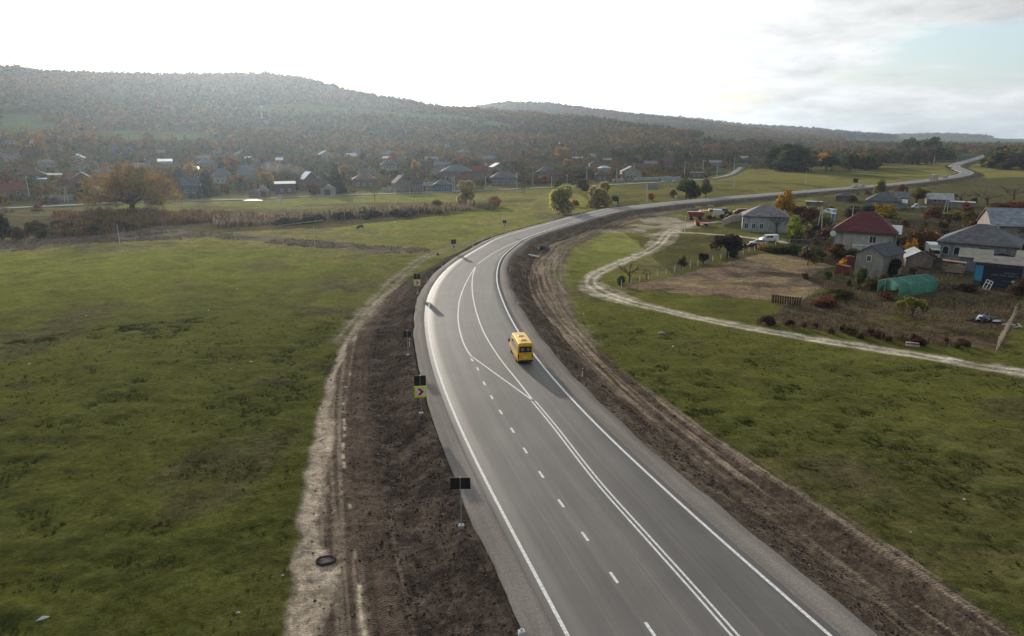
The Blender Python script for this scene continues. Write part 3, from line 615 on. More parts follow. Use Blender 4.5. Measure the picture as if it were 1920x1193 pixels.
def crown_data(kind, seed):
    key = (kind, seed)
    if key in CACHE: return CACHE[key]
    rg = np.random.default_rng(seed * 7 + 3); far = kind.startswith('far_'); k = kind.replace('far_', '')
    # (number of leaves, leaf size as share of height)
    n_ = 190 if far else 2000; ls = 0.078 if far else 0.032
    lob = []
    if k == 'round':
        for i in range(9): an = rg.uniform(0, 6.28); r_ = rg.uniform(0.05, 0.26); lob.append((r_ * math.cos(an), r_ * math.sin(an), rg.uniform(0.38, 0.80), rg.uniform(0.13, 0.24), rg.uniform(0.12, 0.2)))
    elif k == 'willow':
        n_ = int(n_ * 2.6); ls *= 1.15
        for i in range(13): an = rg.uniform(0, 6.28); r_ = rg.uniform(0.05, 0.30); lob.append((r_ * math.cos(an), r_ * math.sin(an), rg.uniform(0.22, 0.86) - r_ * 0.3, rg.uniform(0.12, 0.2), rg.uniform(0.13, 0.22)))
    elif k == 'tall':
        for i in range(8): t = i / 7; lob.append((rg.uniform(-.06, .06), rg.uniform(-.06, .06), 0.15 + t * 0.72, 0.36 * (1 - t * 0.55), 0.14))
    elif k == 'spruce':
        n_ = int(n_ * 1.4)
        for i in range(13): t = i / 12; lob.append((0, 0, 0.1 + t * 0.84, 0.46 * (1 - t) ** 0.9 + 0.03, 0.05))
    elif k == 'bush':
        for i in range(9): an = rg.uniform(0, 6.28); r_ = rg.uniform(0.0, 0.34); lob.append((r_ * math.cos(an), r_ * math.sin(an), rg.uniform(0.2, 0.68), rg.uniform(0.14, 0.24), rg.uniform(0.18, 0.3)))
    elif k == 'vase':
        n_ = int(n_ * 0.55)
        for i in range(9): an = i * 0.75 + rg.uniform(0, .4); r_ = rg.uniform(0.1, 0.36); lob.append((r_ * math.cos(an), r_ * math.sin(an), rg.uniform(0.5, 0.85), rg.uniform(0.1, 0.17), rg.uniform(0.12, 0.18)))
    elif k == 'bare':
        n_ = 90; ls = 0.018
        for i in range(7): an = i * 0.9; lob.append((0.3 * math.cos(an), 0.3 * math.sin(an), rg.uniform(0.55, 0.85), 0.2, 0.2))
    lob = np.array(lob); w = lob[:, 3] ** 2; w /= w.sum(); li = rg.choice(len(lob), n_, p=w)
    d = rg.normal(size=(n_, 3)); d /= np.linalg.norm(d, axis=1)[:, None]; rad = rg.uniform(0.45, 1.0, n_) ** 0.6 * rg.uniform(0.9, 1.12, n_)
    rad = rad * (0.66 + 0.62 * vn(d[:, 0] * 2.6 + li * 3.1, d[:, 2] * 2.6 + d[:, 1] * 1.7, seed + 9))
    P = lob[li, :3] + d * np.stack([lob[li, 3], lob[li, 3], lob[li, 4]], 1) * rad[:, None]
    if k == 'spruce': P[:, 2] -= rad * lob[li, 3] * 0.22
    if k == 'willow': P[:, 2] -= 0.05 * rad
    keep = (vn(P[:, 0] * 9 + 40, P[:, 1] * 9 + P[:, 2] * 7, seed) > 0.22) & (P[:, 2] > 0.02); P = P[keep]; d = d[keep]; n_ = len(P)
    clump = vn(P[:, 0] * 6 + 9, P[:, 2] * 6 + P[:, 1] * 3, seed + 5)
    br = (0.55 + 0.75 * clump) * rg.uniform(0.75, 1.25, n_); hue = rg.normal(0, 0.10, n_)
    tone = np.stack([br * (1 + hue), br, br * (1 - hue * 0.5)], 1)
    V, Qd, T = leaves(P, np.full(n_, ls), d, ls, rg, tone)
    o = npmesh('crown', V, Qd, M['leaf'], tone=T); me = o.data; bpy.data.objects.remove(o)
    # trunk with limbs (unit height)
    mb = MB(); tr = {'spruce': 0.012, 'tall': 0.016, 'bush': 0.012}.get(k, 0.024); top = {'spruce': 0.95, 'tall': 0.8, 'bush': 0.4}.get(k, 0.5)
    if k == 'bush':
        for i in range(5): an = i * 1.3; mb.tube([(0.03 * math.cos(an), 0.03 * math.sin(an), -0.03), (0.22 * math.cos(an), 0.22 * math.sin(an), 0.5)], [tr, 0.004], 4)
    else:
        mb.tube([(0, 0, -0.03), (0.008, -0.006, top * 0.35), (-0.01, 0.008, top * 0.7), (0, 0, top)], [tr * 1.35, tr, tr * 0.8, tr * 0.4], 5 if far else 8)
        if not far or k in ('bare', 'round'):
            idx = rg.choice(len(lob), min(len(lob), 4 if far else 9), replace=False)
            for i in idx:
                c = lob[i]; z0 = top * rg.uniform(0.45, 0.95); mb.tube([(0, 0, z0), (c[0] * 0.5, c[1] * 0.5, (z0 + c[2]) * 0.5 + 0.01), (c[0], c[1], c[2])], [tr * 0.55, tr * 0.36, tr * 0.12], 5)
                if k in ('bare', 'vase', 'round') and not far:
                    for q in range(7 if k == 'bare' else 3):
                        e = Vector((c[0], c[1], c[2])) + Vector(rg.normal(0, 0.1, 3)); mb.tube([(c[0] * 0.6, c[1] * 0.6, c[2] * 0.6 + z0 * 0.4), tuple(e * 0.6 + Vector((c[0], c[1], c[2])) * 0.4), tuple(e)], [tr * 0.25, tr * 0.14, tr * 0.05], 4)
    o = mb.build('trunk', M['bark']); tme = o.data; bpy.data.objects.remove(o)
    CACHE[key] = (me, tme); return CACHE[key]
TCOL = {'green': (0.085, 0.11, 0.04), 'darkgreen': (0.035, 0.055, 0.028), 'olive': (0.12, 0.115, 0.045), 'yellow': (0.40, 0.30, 0.05), 'gold': (0.48, 0.27, 0.03), 'orange': (0.36, 0.13, 0.035),
        'russet': (0.17, 0.085, 0.045), 'brown': (0.11, 0.075, 0.05), 'willow': (0.52, 0.47, 0.19), 'lime': (0.30, 0.33, 0.06), 'darkbrown': (0.055, 0.042, 0.028), 'redbrown': (0.19, 0.06, 0.04), 'peach': (0.42, 0.22, 0.11), 'grey': (0.11, 0.095, 0.08)}
def tree_at(p, kind, h, w, color, label, cat='tree', group=None, name=None, seed=None, rz=None, crown='crown'):
    seed = seed if seed is not None else random.randint(0, 3)
    me, tm = crown_data(kind, seed); t = thing(name or ('bush' if 'bush' in kind else 'tree'), label, cat, p, rz if rz is not None else random.uniform(0, 6.28), group)
    c = bpy.data.objects.new('foliage' if 'bush' in kind else 'crown', me); COL.objects.link(c); c.parent = t; w = w * 1.28; c.scale = (w, w, h)
    cc_ = TCOL[color] if isinstance(color, str) else color; j = random.uniform(0.85, 1.15); c.color = (cc_[0] * j, cc_[1] * j * random.uniform(0.93, 1.07), cc_[2] * j, 1)
    k = bpy.data.objects.new('stem' if 'bush' in kind else 'trunk', tm); COL.objects.link(k); k.parent = t; k.scale = (w, w, h)
    return t
def tree(px, pyb, pyt, wpx, kind, color, label, **kw):
    p = at(px, pyb); h = zat(px, pyt, p); return tree_at(p, kind, h, wpx * mpp(p), color, label, **kw)
def mass(name, P, W, Hh, colr, k, leaf, rg, label, cat, base=0.1, shell=0.55):
    n_ = len(P); d = rg.normal(size=(n_, k, 3)); d /= np.linalg.norm(d, axis=2)[..., None]; d[..., 2] = np.abs(d[..., 2]) * 1.0
    rad = rg.uniform(shell, 1, (n_, k, 1)); Z = Hh[:, None, None]
    q = P[:, None, :] + d * rad * np.stack([W / 2, W / 2, Hh * (1 - base)], 1)[:, None, :] + np.array([0, 0, 1.0]) * (Hh * base)[:, None, None]
    q = q.reshape(-1, 3); dd = d.reshape(-1, 3); br = rg.uniform(0.86, 1.14, n_ * k)[:, None]
    tone = np.repeat(colr * rg.uniform(.82, 1.2, (n_, 1)), k, 0) * br
    V, Qd, T = leaves(q, np.repeat(W * leaf, k), dd, 0, rg, tone); return stuff(npmesh(name, V, Qd, M['leaf_vc'], tone=T), label, cat)

# ------------------------------------------------------------------ buildings
MC = {}
def roofsheet(c):
    m = mat('roof_sheet', c, 0.8, var=0.40, scale=0.8, bump=0.0, detail=8); n, l = m.node_tree.nodes, m.node_tree.links
    b = next(q for q in n if q.type == 'BSDF_PRINCIPLED'); t = next(q for q in n if q.type == 'TEX_COORD'); w = N(n, 'ShaderNodeTexWave', wave_type='BANDS', bands_direction='X', inp={'Scale': 2.2, 'Distortion': 0.3}); l.new(t.outputs['Object'], w.inputs['Vector'])
    w2 = N(n, 'ShaderNodeTexWave', wave_type='BANDS', bands_direction='Y', wave_profile='SAW', inp={'Scale': 0.28, 'Distortion': 0.4}); l.new(t.outputs['Object'], w2.inputs['Vector'])
    src = b.inputs['Base Color'].links[0].from_socket; r1 = N(n, 'ShaderNodeMapRange', inp={3: 0.72, 4: 1.15}); l.new(w.outputs['Fac'], r1.inputs[0]); r2 = N(n, 'ShaderNodeMapRange', inp={1: 0.0, 2: 0.25, 3: 0.68, 4: 1.0}); l.new(w2.outputs['Fac'], r2.inputs[0])
    mu = N(n, 'ShaderNodeMath', operation='MULTIPLY'); l.new(r1.outputs[0], mu.inputs[0]); l.new(r2.outputs[0], mu.inputs[1]); v = N(n, 'ShaderNodeVectorMath', operation='SCALE'); l.new(src, v.inputs[0]); l.new(mu.outputs[0], v.inputs['Scale']); l.new(v.outputs[0], b.inputs['Base Color'])
    bp = N(n, 'ShaderNodeBump', inp={'Strength': 0.5, 'Distance': 0.05}); l.new(w.outputs['Fac'], bp.inputs['Height']); l.new(bp.outputs[0], b.inputs['Normal']); return m
def cmat(kind, c):
    key = (kind, tuple(c))
    if key not in MC:
        if kind == 'roof': MC[key] = roofsheet(c)
        elif kind == 'tin': MC[key] = mat('bare_metal_sheet', c, 0.45, 0.6, var=0.2, scale=1.0, bump=0.1, bscale=4)
        elif kind == 'cloth': MC[key] = mat('sheet', c, 0.7, var=0.2, scale=1.5, bump=0.3, bscale=4)
        elif kind == 'car': MC[key] = mat('car_paint', c, 0.28, var=0.05, bump=0, spec=0.5)
        else: MC[key] = mat('wall_plaster', c, 0.92, var=0.38, scale=1.1, bump=0.25, bscale=8, stretch=(1, 1, .35), detail=8)
    return MC[key]
HOUSES = []
def W3(w, z=1.7, n_=3, s=1.1): return [((i - (n_ - 1) / 2) * w / n_, z, s, 1.2) for i in range(n_)]
def house_m(loc, rz, w, d, hw, hr, label, roof='gable', wall=(0.4, 0.38, 0.35), roofc=(0.16, 0.15, 0.15), wins=(), door=None, chimney=True, name='house', cat='house', tin=False, ov=0.4, sidewins=(), arch=False, garage=None, backdrop=0.8, group=None):
    t = thing(name, label, cat, loc, rz, group); HOUSES.append((loc[0], loc[1], max(w, d)))
    wm = cmat('wall', wall); rm = cmat('tin' if tin else 'roof', roofc)
    m = MB(); x = w / 2; b = -backdrop
    if roof in ('hip', 'flat', 'shed'):
        if roof == 'shed': m.prism([(0, b), (d, b), (d, hw + hr), (0, hw)], -x, x, 'X')
        else: m.box((0, d / 2, (hw + b) / 2), (w, d, hw - b))
    elif roof == 'gable': m.prism([(0, b), (d, b), (d, hw), (d / 2, hw + hr), (0, hw)], -x, x, 'X')
    else: m.prism([(-x, b), (x, b), (x, hw), (0, hw + hr), (-x, hw)], 0, d, 'Y')
    m.build('wall', wm, t)
    m = MB(); th = 0.14; z = hw + 0.01
    if roof == 'hip':
        rl = max(0.0, (w - d) / 2) if w > d else 0; rd = max(0.0, (d - w) / 2)
        q = [(-x - ov, -ov, z), (x + ov, -ov, z), (x + ov, d + ov, z), (-x - ov, d + ov, z)]; q2 = [(a_, b_, c_ + th) for a_, b_, c_ in q]
        rdg = [(-max(rl, .05), d / 2 - rd, z + hr), (max(rl, .05), d / 2 - rd, z + hr), (max(rl, .05), d / 2 + rd + .05, z + hr), (-max(rl, .05), d / 2 + rd + .05, z + hr)]
        m.add(q + q2 + rdg, [(3, 2, 1, 0)] + [(i, (i + 1) % 4, (i + 1) % 4 + 4, i + 4) for i in range(4)] + [(i + 4, (i + 1) % 4 + 4, (i + 1) % 4 + 8, i + 8) for i in range(4)] + [(8, 9, 10, 11)])
    elif roof == 'gable':
        s = hr / (d / 2); m.prism([(-ov, hw - ov * s + .02), (d / 2, z + hr), (d + ov, hw - ov * s + .02), (d + ov, hw - ov * s + th + .02), (d / 2, z + hr + th), (-ov, hw - ov * s + th + .02)], -x - ov, x + ov, 'X')
    elif roof == 'gablex':
        s = hr / x; m.prism([(-x - ov, hw - ov * s + .02), (0, z + hr), (x + ov, hw - ov * s + .02), (x + ov, hw - ov * s + th + .02), (0, z + hr + th), (-x - ov, hw - ov * s + th + .02)], -ov, d + ov, 'Y')
    elif roof == 'shed':
        s = hr / d; m.prism([(-ov, hw - ov * s + .02), (d + ov, hw + hr + ov * s + .02), (d + ov, hw + hr + ov * s + th + .02), (-ov, hw - ov * s + th + .02)], -x - ov, x + ov, 'X')
    else: m.box((0, d / 2, z + th / 2), (w + 2 * ov, d + 2 * ov, th))
    r_ = m.build('roof', rm, t)
    if chimney:
        m = MB(); cx = w * 0.18; zc = hw + hr * 0.75; m.box((cx, d * 0.5, zc + 0.5), (0.55, 0.55, 1.7)); m.box((cx, d * 0.5, zc + 1.4), (0.7, 0.7, 0.12)); m.build('chimney', M['concrete'] if not tin else wm, r_)
    if math.hypot(loc[0], loc[1]) < 270 and name == 'house':
        m = MB(); m.box((0, -.03, .25), (w + .08, .1, .7)); m.build('plinth', M['concrete'], t)
        m = MB(); m.box((0, -ov - .05, hw - .12 if roof != 'gable' else hw - .3), (w + .8, .12, .12)); m.cyl((-w / 2 + .1, -.12, hw / 2), .06, hw - .2, n=6); m.cyl((w / 2 - .1, -.12, hw / 2), .06, hw - .2, n=6); m.build('gutter', cmat('wall', (0.07, 0.06, 0.055)), t)
    for (wx, wz, ww, wh) in wins:
        m = MB(); fz = wz
        if arch:
            pr = [(wx - ww / 2 - .1, wz - wh / 2 - .1), (wx + ww / 2 + .1, wz - wh / 2 - .1)] + [(wx + (ww / 2 + .1) * math.cos(a_), wz + wh * 0.2 + (ww / 2 + .1) * math.sin(a_)) for a_ in np.linspace(0, math.pi, 9)]
            m.prism(pr, -0.05, 0.02, 'Y'); fr = m.build('window', M['white'], t); m = MB()
            pr = [(wx - ww / 2, wz - wh / 2), (wx + ww / 2, wz - wh / 2)] + [(wx + ww / 2 * math.cos(a_), wz + wh * 0.2 + ww / 2 * math.sin(a_)) for a_ in np.linspace(0, math.pi, 9)]
            m.prism(pr, -0.08, 0.0, 'Y'); m.build('pane', M['window'], fr)
        else:
            m.box((wx, -0.02, wz), (ww + 0.2, 0.08, wh + 0.2)); fr = m.build('window', M['white'], t)
            m = MB(); m.box((wx - ww * 0.26, -0.05, wz), (ww * 0.46, 0.06, wh)); m.box((wx + ww * 0.26, -0.05, wz), (ww * 0.46, 0.06, wh)); m.build('pane', M['window'], fr)
    if door:
        m = MB(); m.box((door[0], -0.03, door[2] / 2), (door[1], 0.1, door[2])); dd = m.build('door', cmat('wall', door[3] if len(door) > 3 else (0.06, 0.05, 0.045)), t)
    return t
def house(px0, px1, pb, pe, pt, label, d=None, yaw=0, **kw):
    """front from column px0 to px1, base row pb, eave row pe, roof top row pt"""
    pc = (px0 + px1) / 2; p = at(pc, pb); w = (px1 - px0) * mpp(p); fa = -math.atan2(p.x, p.y); d = d or w * 0.75
    w /= max(0.5, abs(math.cos(yaw))); 
    if p.length < 300: w = min(w, 40)
    hw = max(1.6, zat(pc, pe, p)); u = Vector((p.x, p.y, 0)).normalized(); p2 = Vector((p.x, p.y, p.z)) + u * d / 2
    hr = max(0.25, zat(pc, pt, p2) - hw)
    return house_m(p, fa + yaw, w, d, hw, hr, label, **kw)
G_ = (0.17, 0.165, 0.165); BL = (0.14, 0.17, 0.24); RDC = (0.26, 0.05, 0.04); TN = (0.55, 0.56, 0.58); PK = (0.28, 0.15, 0.13); WH = (0.62, 0.61, 0.58); GW = (0.33, 0.33, 0.32); DK = (0.09, 0.085, 0.085); BRN = (0.16, 0.09, 0.06)
def W3(w, z=1.7, n_=3, s=1.1): return [((i - (n_ - 1) / 2) * w / n_, z, s, 1.2) for i in range(n_)]
# ---- the village on the slope beyond the old road
vh = [
 (0,50,370,357,343,'long house with a faded red roof and pale gable at the left edge',dict(roof='gable',roofc=RDC,wall=GW,yaw=0.5,wins=W3(9,1.8,2))),
 (38,85,339,329,317,'dark house with a dull red roof above the faded red-roofed house at left',dict(roof='hip',roofc=(0.14,0.05,0.05),wall=(0.2,0.19,0.19),wins=W3(10,1.6,2))),
 (60,86,342,338,335,'low shed with a bright tin roof left of the broad oak',dict(roof='shed',roofc=TN,tin=True,wall=GW,chimney=False,name='shed',cat='shed')),
 (88,114,334,330,326,'long pale lean-to roof between dark trees left of the broad oak',dict(roof='shed',roofc=(0.4,0.4,0.4),wall=GW,chimney=False,name='shed',cat='shed')),
 (138,172,345,335,323,'grey gabled house half hidden by the left side of the broad oak',dict(roof='gablex',roofc=G_,wall=(0.22,0.22,0.22),wins=W3(6,1.6,2))),
 (192,214,287,281,274,'small pinkish house with a grey roof left of the bright blue roof on the slope',dict(roof='gable',roofc=G_,wall=(0.42,0.3,0.27),wins=W3(5,1.5,2))),
 (213,246,292,284,276,'house with a bright violet-blue roof high on the slope above the broad oak',dict(roof='gable',roofc=(0.12,0.15,0.48),wall=GW,wins=W3(8,1.5,2))),
 (252,282,314,307,300,'house with a white wall and grey roof just above the crown of the broad oak',dict(roof='gable',roofc=G_,wall=WH,wins=W3(7,1.5,3))),
 (296,322,291,286,280,'low pale-roofed house right of the bright blue roof on the slope',dict(roof='gable',roofc=(0.38,0.36,0.34),wall=(0.25,0.22,0.2))),
 (298,322,308,303,299,'small shed with a white front under the low pale-roofed house',dict(roof='shed',roofc=TN,tin=True,wall=WH,chimney=False,name='shed',cat='shed')),
 (168,190,362,357,350,'little pale shed seen through the lower left branches of the broad oak',dict(roof='gablex',roofc=TN,wall=WH,chimney=False,name='shed',cat='shed')),
 (343,385,366,349,333,'slate-grey gabled house beside the tall dark green tree right of the broad oak',dict(roof='gable',roofc=BL,wall=(0.3,0.32,0.36),wins=W3(9,1.8,3),yaw=-0.2)),
 (349,372,322,317,314,'house with a glinting tin eave above the slate-grey gabled house',dict(roof='shed',roofc=TN,tin=True,wall=GW)),
 (370,394,300,296,292,'small grey roof left of the bright orange tree on the slope',dict(roof='gable',roofc=(0.3,0.3,0.31),wall=(0.35,0.32,0.3))),
 (402,434,345,331,315,'blue-grey hip-roofed house below the bright orange tree',dict(roof='hip',roofc=(0.22,0.25,0.33),wall=WH,wins=W3(7,1.8,3))),
 (448,482,336,328,321,'grey house with a white shed wall right of the blue-grey hip-roofed house',dict(roof='gable',roofc=G_,wall=(0.4,0.38,0.36),wins=W3(8,1.5,2))),
 (468,486,368,362,357,'long low white outbuilding attached left of the white gabled garage by the wet road',dict(roof='gable',roofc=(0.15,0.16,0.2),wall=WH,chimney=False,name='outbuilding',cat='shed')),
 (485,503,369,358,349,'white gabled garage with a dark doorway beside the wet stretch of the old road',dict(roof='gablex',roofc=DK,wall=WH,chimney=False,door=(0,2.6,2.6),name='garage',cat='garage')),
 (518,554,364,345,341.5,'long low building whose tin roof glares white in the sun',dict(roof='shed',roofc=(0.75,0.75,0.75),wall=(0.2,0.19,0.19),chimney=False,wins=W3(8,1.8,2))),
 (508,530,304,300,296,'small house with a glinting tin roof high above the glaring long roof',dict(roof='gable',roofc=TN,tin=True,wall=GW)),
 (572,597,350,335,322,'house with a steep glinting tin roof beside the chimney smoke',dict(roof='gablex',roofc=(0.7,0.72,0.75),tin=True,wall=(0.16,0.14,0.14),yaw=0.5)),
 (602,626,366,354,346,'white gabled garage with a dark doorway left of the dark spruce',dict(roof='gablex',roofc=(0.24,0.15,0.13),wall=WH,chimney=False,door=(0,2.8,2.7),name='garage',cat='garage',yaw=-0.2)),
 (662,705,352,337,326,'house with a broad pinkish hip roof right of the dark spruce',dict(roof='hip',roofc=(0.24,0.13,0.12),wall=(0.3,0.27,0.25),wins=W3(10,1.8,3))),
 (664,680,279,275,272,'small glinting roof above the pinkish hip roof on the slope',dict(roof='shed',roofc=TN,tin=True,wall=GW,chimney=False,name='shed',cat='shed')),
 (682,706,285,279,271,'pale-gabled grey house high on the slope above the white-walled house',dict(roof='gablex',roofc=G_,wall=WH)),
 (714,745,326,310,300,'white-walled two-storey house with a row of windows in mid village',dict(roof='hip',roofc=G_,wall=WH,wins=W3(8,1.6,4,1.0)+W3(8,4.3,4,1.0))),
 (719,746,305,297,294,'house with a white balcony line above the white-walled two-storey house',dict(roof='shed',roofc=WH,wall=(0.25,0.25,0.26))),
 (720,742,293,290,283,'small house with a turquoise roof above the white balcony line',dict(roof='gable',roofc=(0.2,0.4,0.42),wall=(0.3,0.3,0.3))),
 (742,770,360,343,329,'brown-roofed house with a tall pale gable beside the old road',dict(roof='gablex',roofc=(0.17,0.11,0.11),wall=(0.46,0.42,0.39),wins=[(-1.4,1.8,1,1.2),(1.4,1.8,1,1.2),(0,4.2,.9,1)],yaw=0.35)),
 (770,792,360,343,333,'grey-brown house wing adjoining the brown-roofed house with the tall gable',dict(roof='gable',roofc=(0.15,0.11,0.11),wall=(0.36,0.33,0.31),wins=W3(5,1.8,2))),
 (792,812,357,349,343,'low white shed right of the brown-roofed house with the tall gable',dict(roof='shed',roofc=(0.3,0.3,0.3),wall=WH,chimney=False,name='shed',cat='shed')),
 (814,846,359,347,337,'blue-walled house left of the yellow willow by the old road',dict(roof='hip',roofc=(0.2,0.21,0.22),wall=(0.2,0.3,0.5),wins=W3(8,1.8,3))),
 (797,822,303,298,294,'small grey house with a white porch high above the blue-walled house',dict(roof='gable',roofc=(0.35,0.36,0.38),wall=(0.35,0.33,0.31))),
 (828,884,338,322,309,'big barn-like house with a wide grey roof behind the yellow willow',dict(roof='hip',roofc=(0.2,0.21,0.24),wall=(0.24,0.23,0.23),wins=W3(12,1.9,3))),
 (848,890,356,341,328,'house with a low red-brown roof directly behind the yellow willow',dict(roof='gable',roofc=(0.2,0.11,0.08),wall=GW,wins=W3(10,1.8,3))),
 (886,914,338,322,311,'house with a bright red roof left of the lattice mast',dict(roof='gable',roofc=(0.34,0.07,0.05),wall=(0.42,0.4,0.38),wins=W3(7,1.8,2))),
 (903,920,336,322,313,'white gable porch on pillars at the right end of the bright red roof',dict(roof='gablex',roofc=(0.3,0.31,0.33),wall=WH,chimney=False,wins=[(0,2,1.6,1.5)])),
 (920,970,348,334,321,'long grey house with a row of windows left of the lattice mast',dict(roof='hip',roofc=(0.19,0.2,0.22),wall=(0.4,0.41,0.42),wins=W3(13,1.9,6,1.2))),
 (905,930,303,298,293,'small blue-grey roofed house above the bright red roof',dict(roof='gable',roofc=(0.25,0.29,0.34),wall=(0.33,0.31,0.3))),
 (1008,1042,338,323,311,'grey hip-roofed house right of the lattice mast',dict(roof='hip',roofc=(0.2,0.21,0.23),wall=(0.3,0.28,0.27),wins=W3(9,1.8,2))),
 (1026,1054,340,328,320,'red-brown roofed house with a small white gable joined to the grey hip-roofed house',dict(roof='gable',roofc=(0.2,0.09,0.08),wall=(0.4,0.36,0.35),wins=W3(6,1.6,2))),
 (1074,1096,300,297,295,'small white flat-roofed house on the slope above the left willow',dict(roof='shed',roofc=WH,wall=(0.3,0.29,0.28),chimney=False)),
 (1098,1120,299,294,288,'pale-roofed house on the slope above the big willow',dict(roof='hip',roofc=(0.4,0.41,0.43),wall=(0.33,0.32,0.3))),
 (1130,1146,304,300,297,'small shed with a greenish pale roof right of the pale-roofed house on the slope',dict(roof='shed',roofc=(0.38,0.45,0.43),wall=(0.25,0.24,0.23),chimney=False,name='shed',cat='shed')),
 (1116,1142,340,329,322,'low dark grey roofed house right of the big willow',dict(roof='hip',roofc=DK,wall=(0.28,0.27,0.26),wins=W3(7,1.6,2))),
 (1166,1202,336,322,312,'pale-gabled house with a dark veranda beside a long pale wall',dict(roof='gablex',roofc=(0.38,0.38,0.4),wall=WH,wins=[(-2,1.8,1.2,1.3),(2,1.8,1.2,1.3),(0,1.8,1.4,1.4)],yaw=0.15)),
 (1208,1232,312,307,302,'small grey-brown roofed house above the pale-gabled house',dict(roof='gable',roofc=(0.3,0.28,0.28),wall=(0.3,0.29,0.28))),
 (1232,1240,293,289,284,'tiny whitish gabled house high on the slope near the hill foot',dict(roof='gablex',roofc=(0.5,0.5,0.52),wall=WH,chimney=False)),
 (1244,1262,315,303,294,'house with a pinkish-red wall in the right part of the village',dict(roof='gable',roofc=(0.22,0.12,0.12),wall=(0.36,0.2,0.18),wins=W3(7,1.6,2))),
 (1294,1318,334,324,319,'grey block house beside the old road near the side road',dict(roof='flat',roofc=(0.26,0.25,0.26),wall=(0.27,0.26,0.28),chimney=False,wins=W3(7,1.6,2))),
 (1330,1352,312,305,301,'pale grey house near the foot of the side road',dict(roof='gable',roofc=(0.4,0.4,0.42),wall=(0.42,0.4,0.38),wins=W3(7,1.6,3))),
 (1388,1402,300,297,293,'small house with a white roof at the top of the side road',dict(roof='gable',roofc=(0.6,0.6,0.6),wall=(0.45,0.43,0.4),chimney=False)),
 (488,506,236,232,226,'pale house with a bright blue roof right beside the white water tower',dict(roof='gable',roofc=(0.1,0.32,0.62),wall=(0.5,0.5,0.5))),
 (484,498,247,243,240,'low whitish roof just below the blue-roofed house by the water tower',dict(roof='shed',roofc=(0.65,0.65,0.65),wall=GW,chimney=False,name='shed',cat='shed')),
 (626,638,246,242,238,'small light blue roofed house high on the hillside below the meadow',dict(roof='gable',roofc=(0.3,0.36,0.42),wall=(0.4,0.4,0.4))),
 (690,704,256,251,246,'small house with a turquoise-white front high on the hillside',dict(roof='gablex',roofc=(0.25,0.33,0.35),wall=(0.5,0.52,0.52))),
 (752,764,254,250,246,'tiny bluish roofed house right of the turquoise-white one high on the hillside',dict(roof='gable',roofc=(0.3,0.35,0.45),wall=(0.45,0.45,0.45))),
 (858,876,290,285,280,'small house with a pale blue roof on the slope above the yellow willow',dict(roof='hip',roofc=(0.34,0.38,0.42),wall=(0.4,0.38,0.36))),
]
for a_ in vh:
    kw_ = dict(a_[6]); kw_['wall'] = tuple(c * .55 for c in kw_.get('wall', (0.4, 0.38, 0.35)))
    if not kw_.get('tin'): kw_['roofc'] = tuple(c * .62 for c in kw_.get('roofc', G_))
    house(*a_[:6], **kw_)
hz = random.Random(5); hn = 0
while hn < 44:
    px_ = hz.uniform(20, 1320); py_ = hz.uniform(268, 334); p_ = hit(px_, py_)
    if p_ is None or any((p_.x - a) ** 2 + (p_.y - b) ** 2 < 18 ** 2 for a, b, c in HOUSES) or inpoly(np.array([p_.x]), np.array([p_.y]), meadow[1])[0]: continue
    if py_ > 300 and px_ > 1180: continue
    p_.z = float(base_h(p_.x, p_.y)); cn_, rc_, tn_ = hz.choice([('grey-roofed', (0.12, 0.12, 0.125), False), ('grey-roofed', (0.17, 0.17, 0.18), False), ('brown-roofed', (0.11, 0.07, 0.055), False), ('pale tin-roofed', (0.36, 0.38, 0.40), True), ('bluish-roofed', (0.14, 0.18, 0.23), False)])
    zn = 'left of the broad oak' if px_ < 160 else 'above the broad oak' if px_ < 340 else 'left of the dark spruce' if px_ < 620 else 'between spruce and lattice mast' if px_ < 980 else 'right of the lattice mast'
    wc_ = hz.uniform(.18, .34); house_m(p_, -math.atan2(p_.x, p_.y) + hz.uniform(-.6, .6), hz.uniform(8, 13), hz.uniform(6, 8), hz.uniform(2.6, 3.3), hz.uniform(1.8, 3.0), 'small hazy %s house up on the village slope %s' % (cn_, zn), roof=hz.choice(['hip', 'gable', 'gablex']), wall=(wc_, wc_ * .97, wc_ * .93), roofc=rc_, tin=tn_, wins=W3(7, 1.6, 2), group='%s houses on the slope %s' % (cn_, zn)); hn += 1
# ---- the farm houses on the right
h1 = house(1393,1473,436,407,384,'grey hip-roofed house with pale blue-grey walls left of the orange poplar',roof='hip',roofc=(0.20,0.195,0.20),wall=(0.36,0.37,0.385),d=11,wins=[(-5.5,1.9,1.1,1.5),(-3.3,1.9,1.0,1.5),(-1,1.9,1.0,1.5)],yaw=0.05)
h2 = house(1562,1668,473,436,397,'house with a maroon hip roof, pale walls and a round satellite dish',roof='hip',roofc=(0.125,0.026,0.030),wall=(0.40,0.38,0.34),d=11,wins=[(2.2,3.4,1.5,1.6)],yaw=-0.06,chimney=False)
mb = MB(); p_ = at(1615, 473); k = mpp(p_)
mb.prism([(-2.2, 0), (2.2, 0), (0, 2.1)], 0, 3.0, 'X'); g_ = mb.build('dormer', M['white'], h2); g_.location = (5.3, 5.5, 4.7)
mb = MB(); mb.cyl((0, 0, 0), 0.75, 0.08, 'Y', 16, 0, 0.68); mb.cyl((0, -0.35, 0), 0.06, 0.6, 'Y', 6); mb.cyl((0, 0.4, 0), 0.05, 0.8, 'Y', 6); g_ = mb.build('satellite_dish', M['white'], h2); g_.location = (-7.1, -0.5, 4.4)
mb = MB()
for x_ in (-6.9, 6.9): mb.cyl((x_, -0.12, 2.3), 0.07, 4.6)
mb.box((0, -0.45, 4.72), (14.6, 0.14, 0.14)); mb.build('gutter', cmat('wall', (0.09, 0.06, 0.055)), h2)
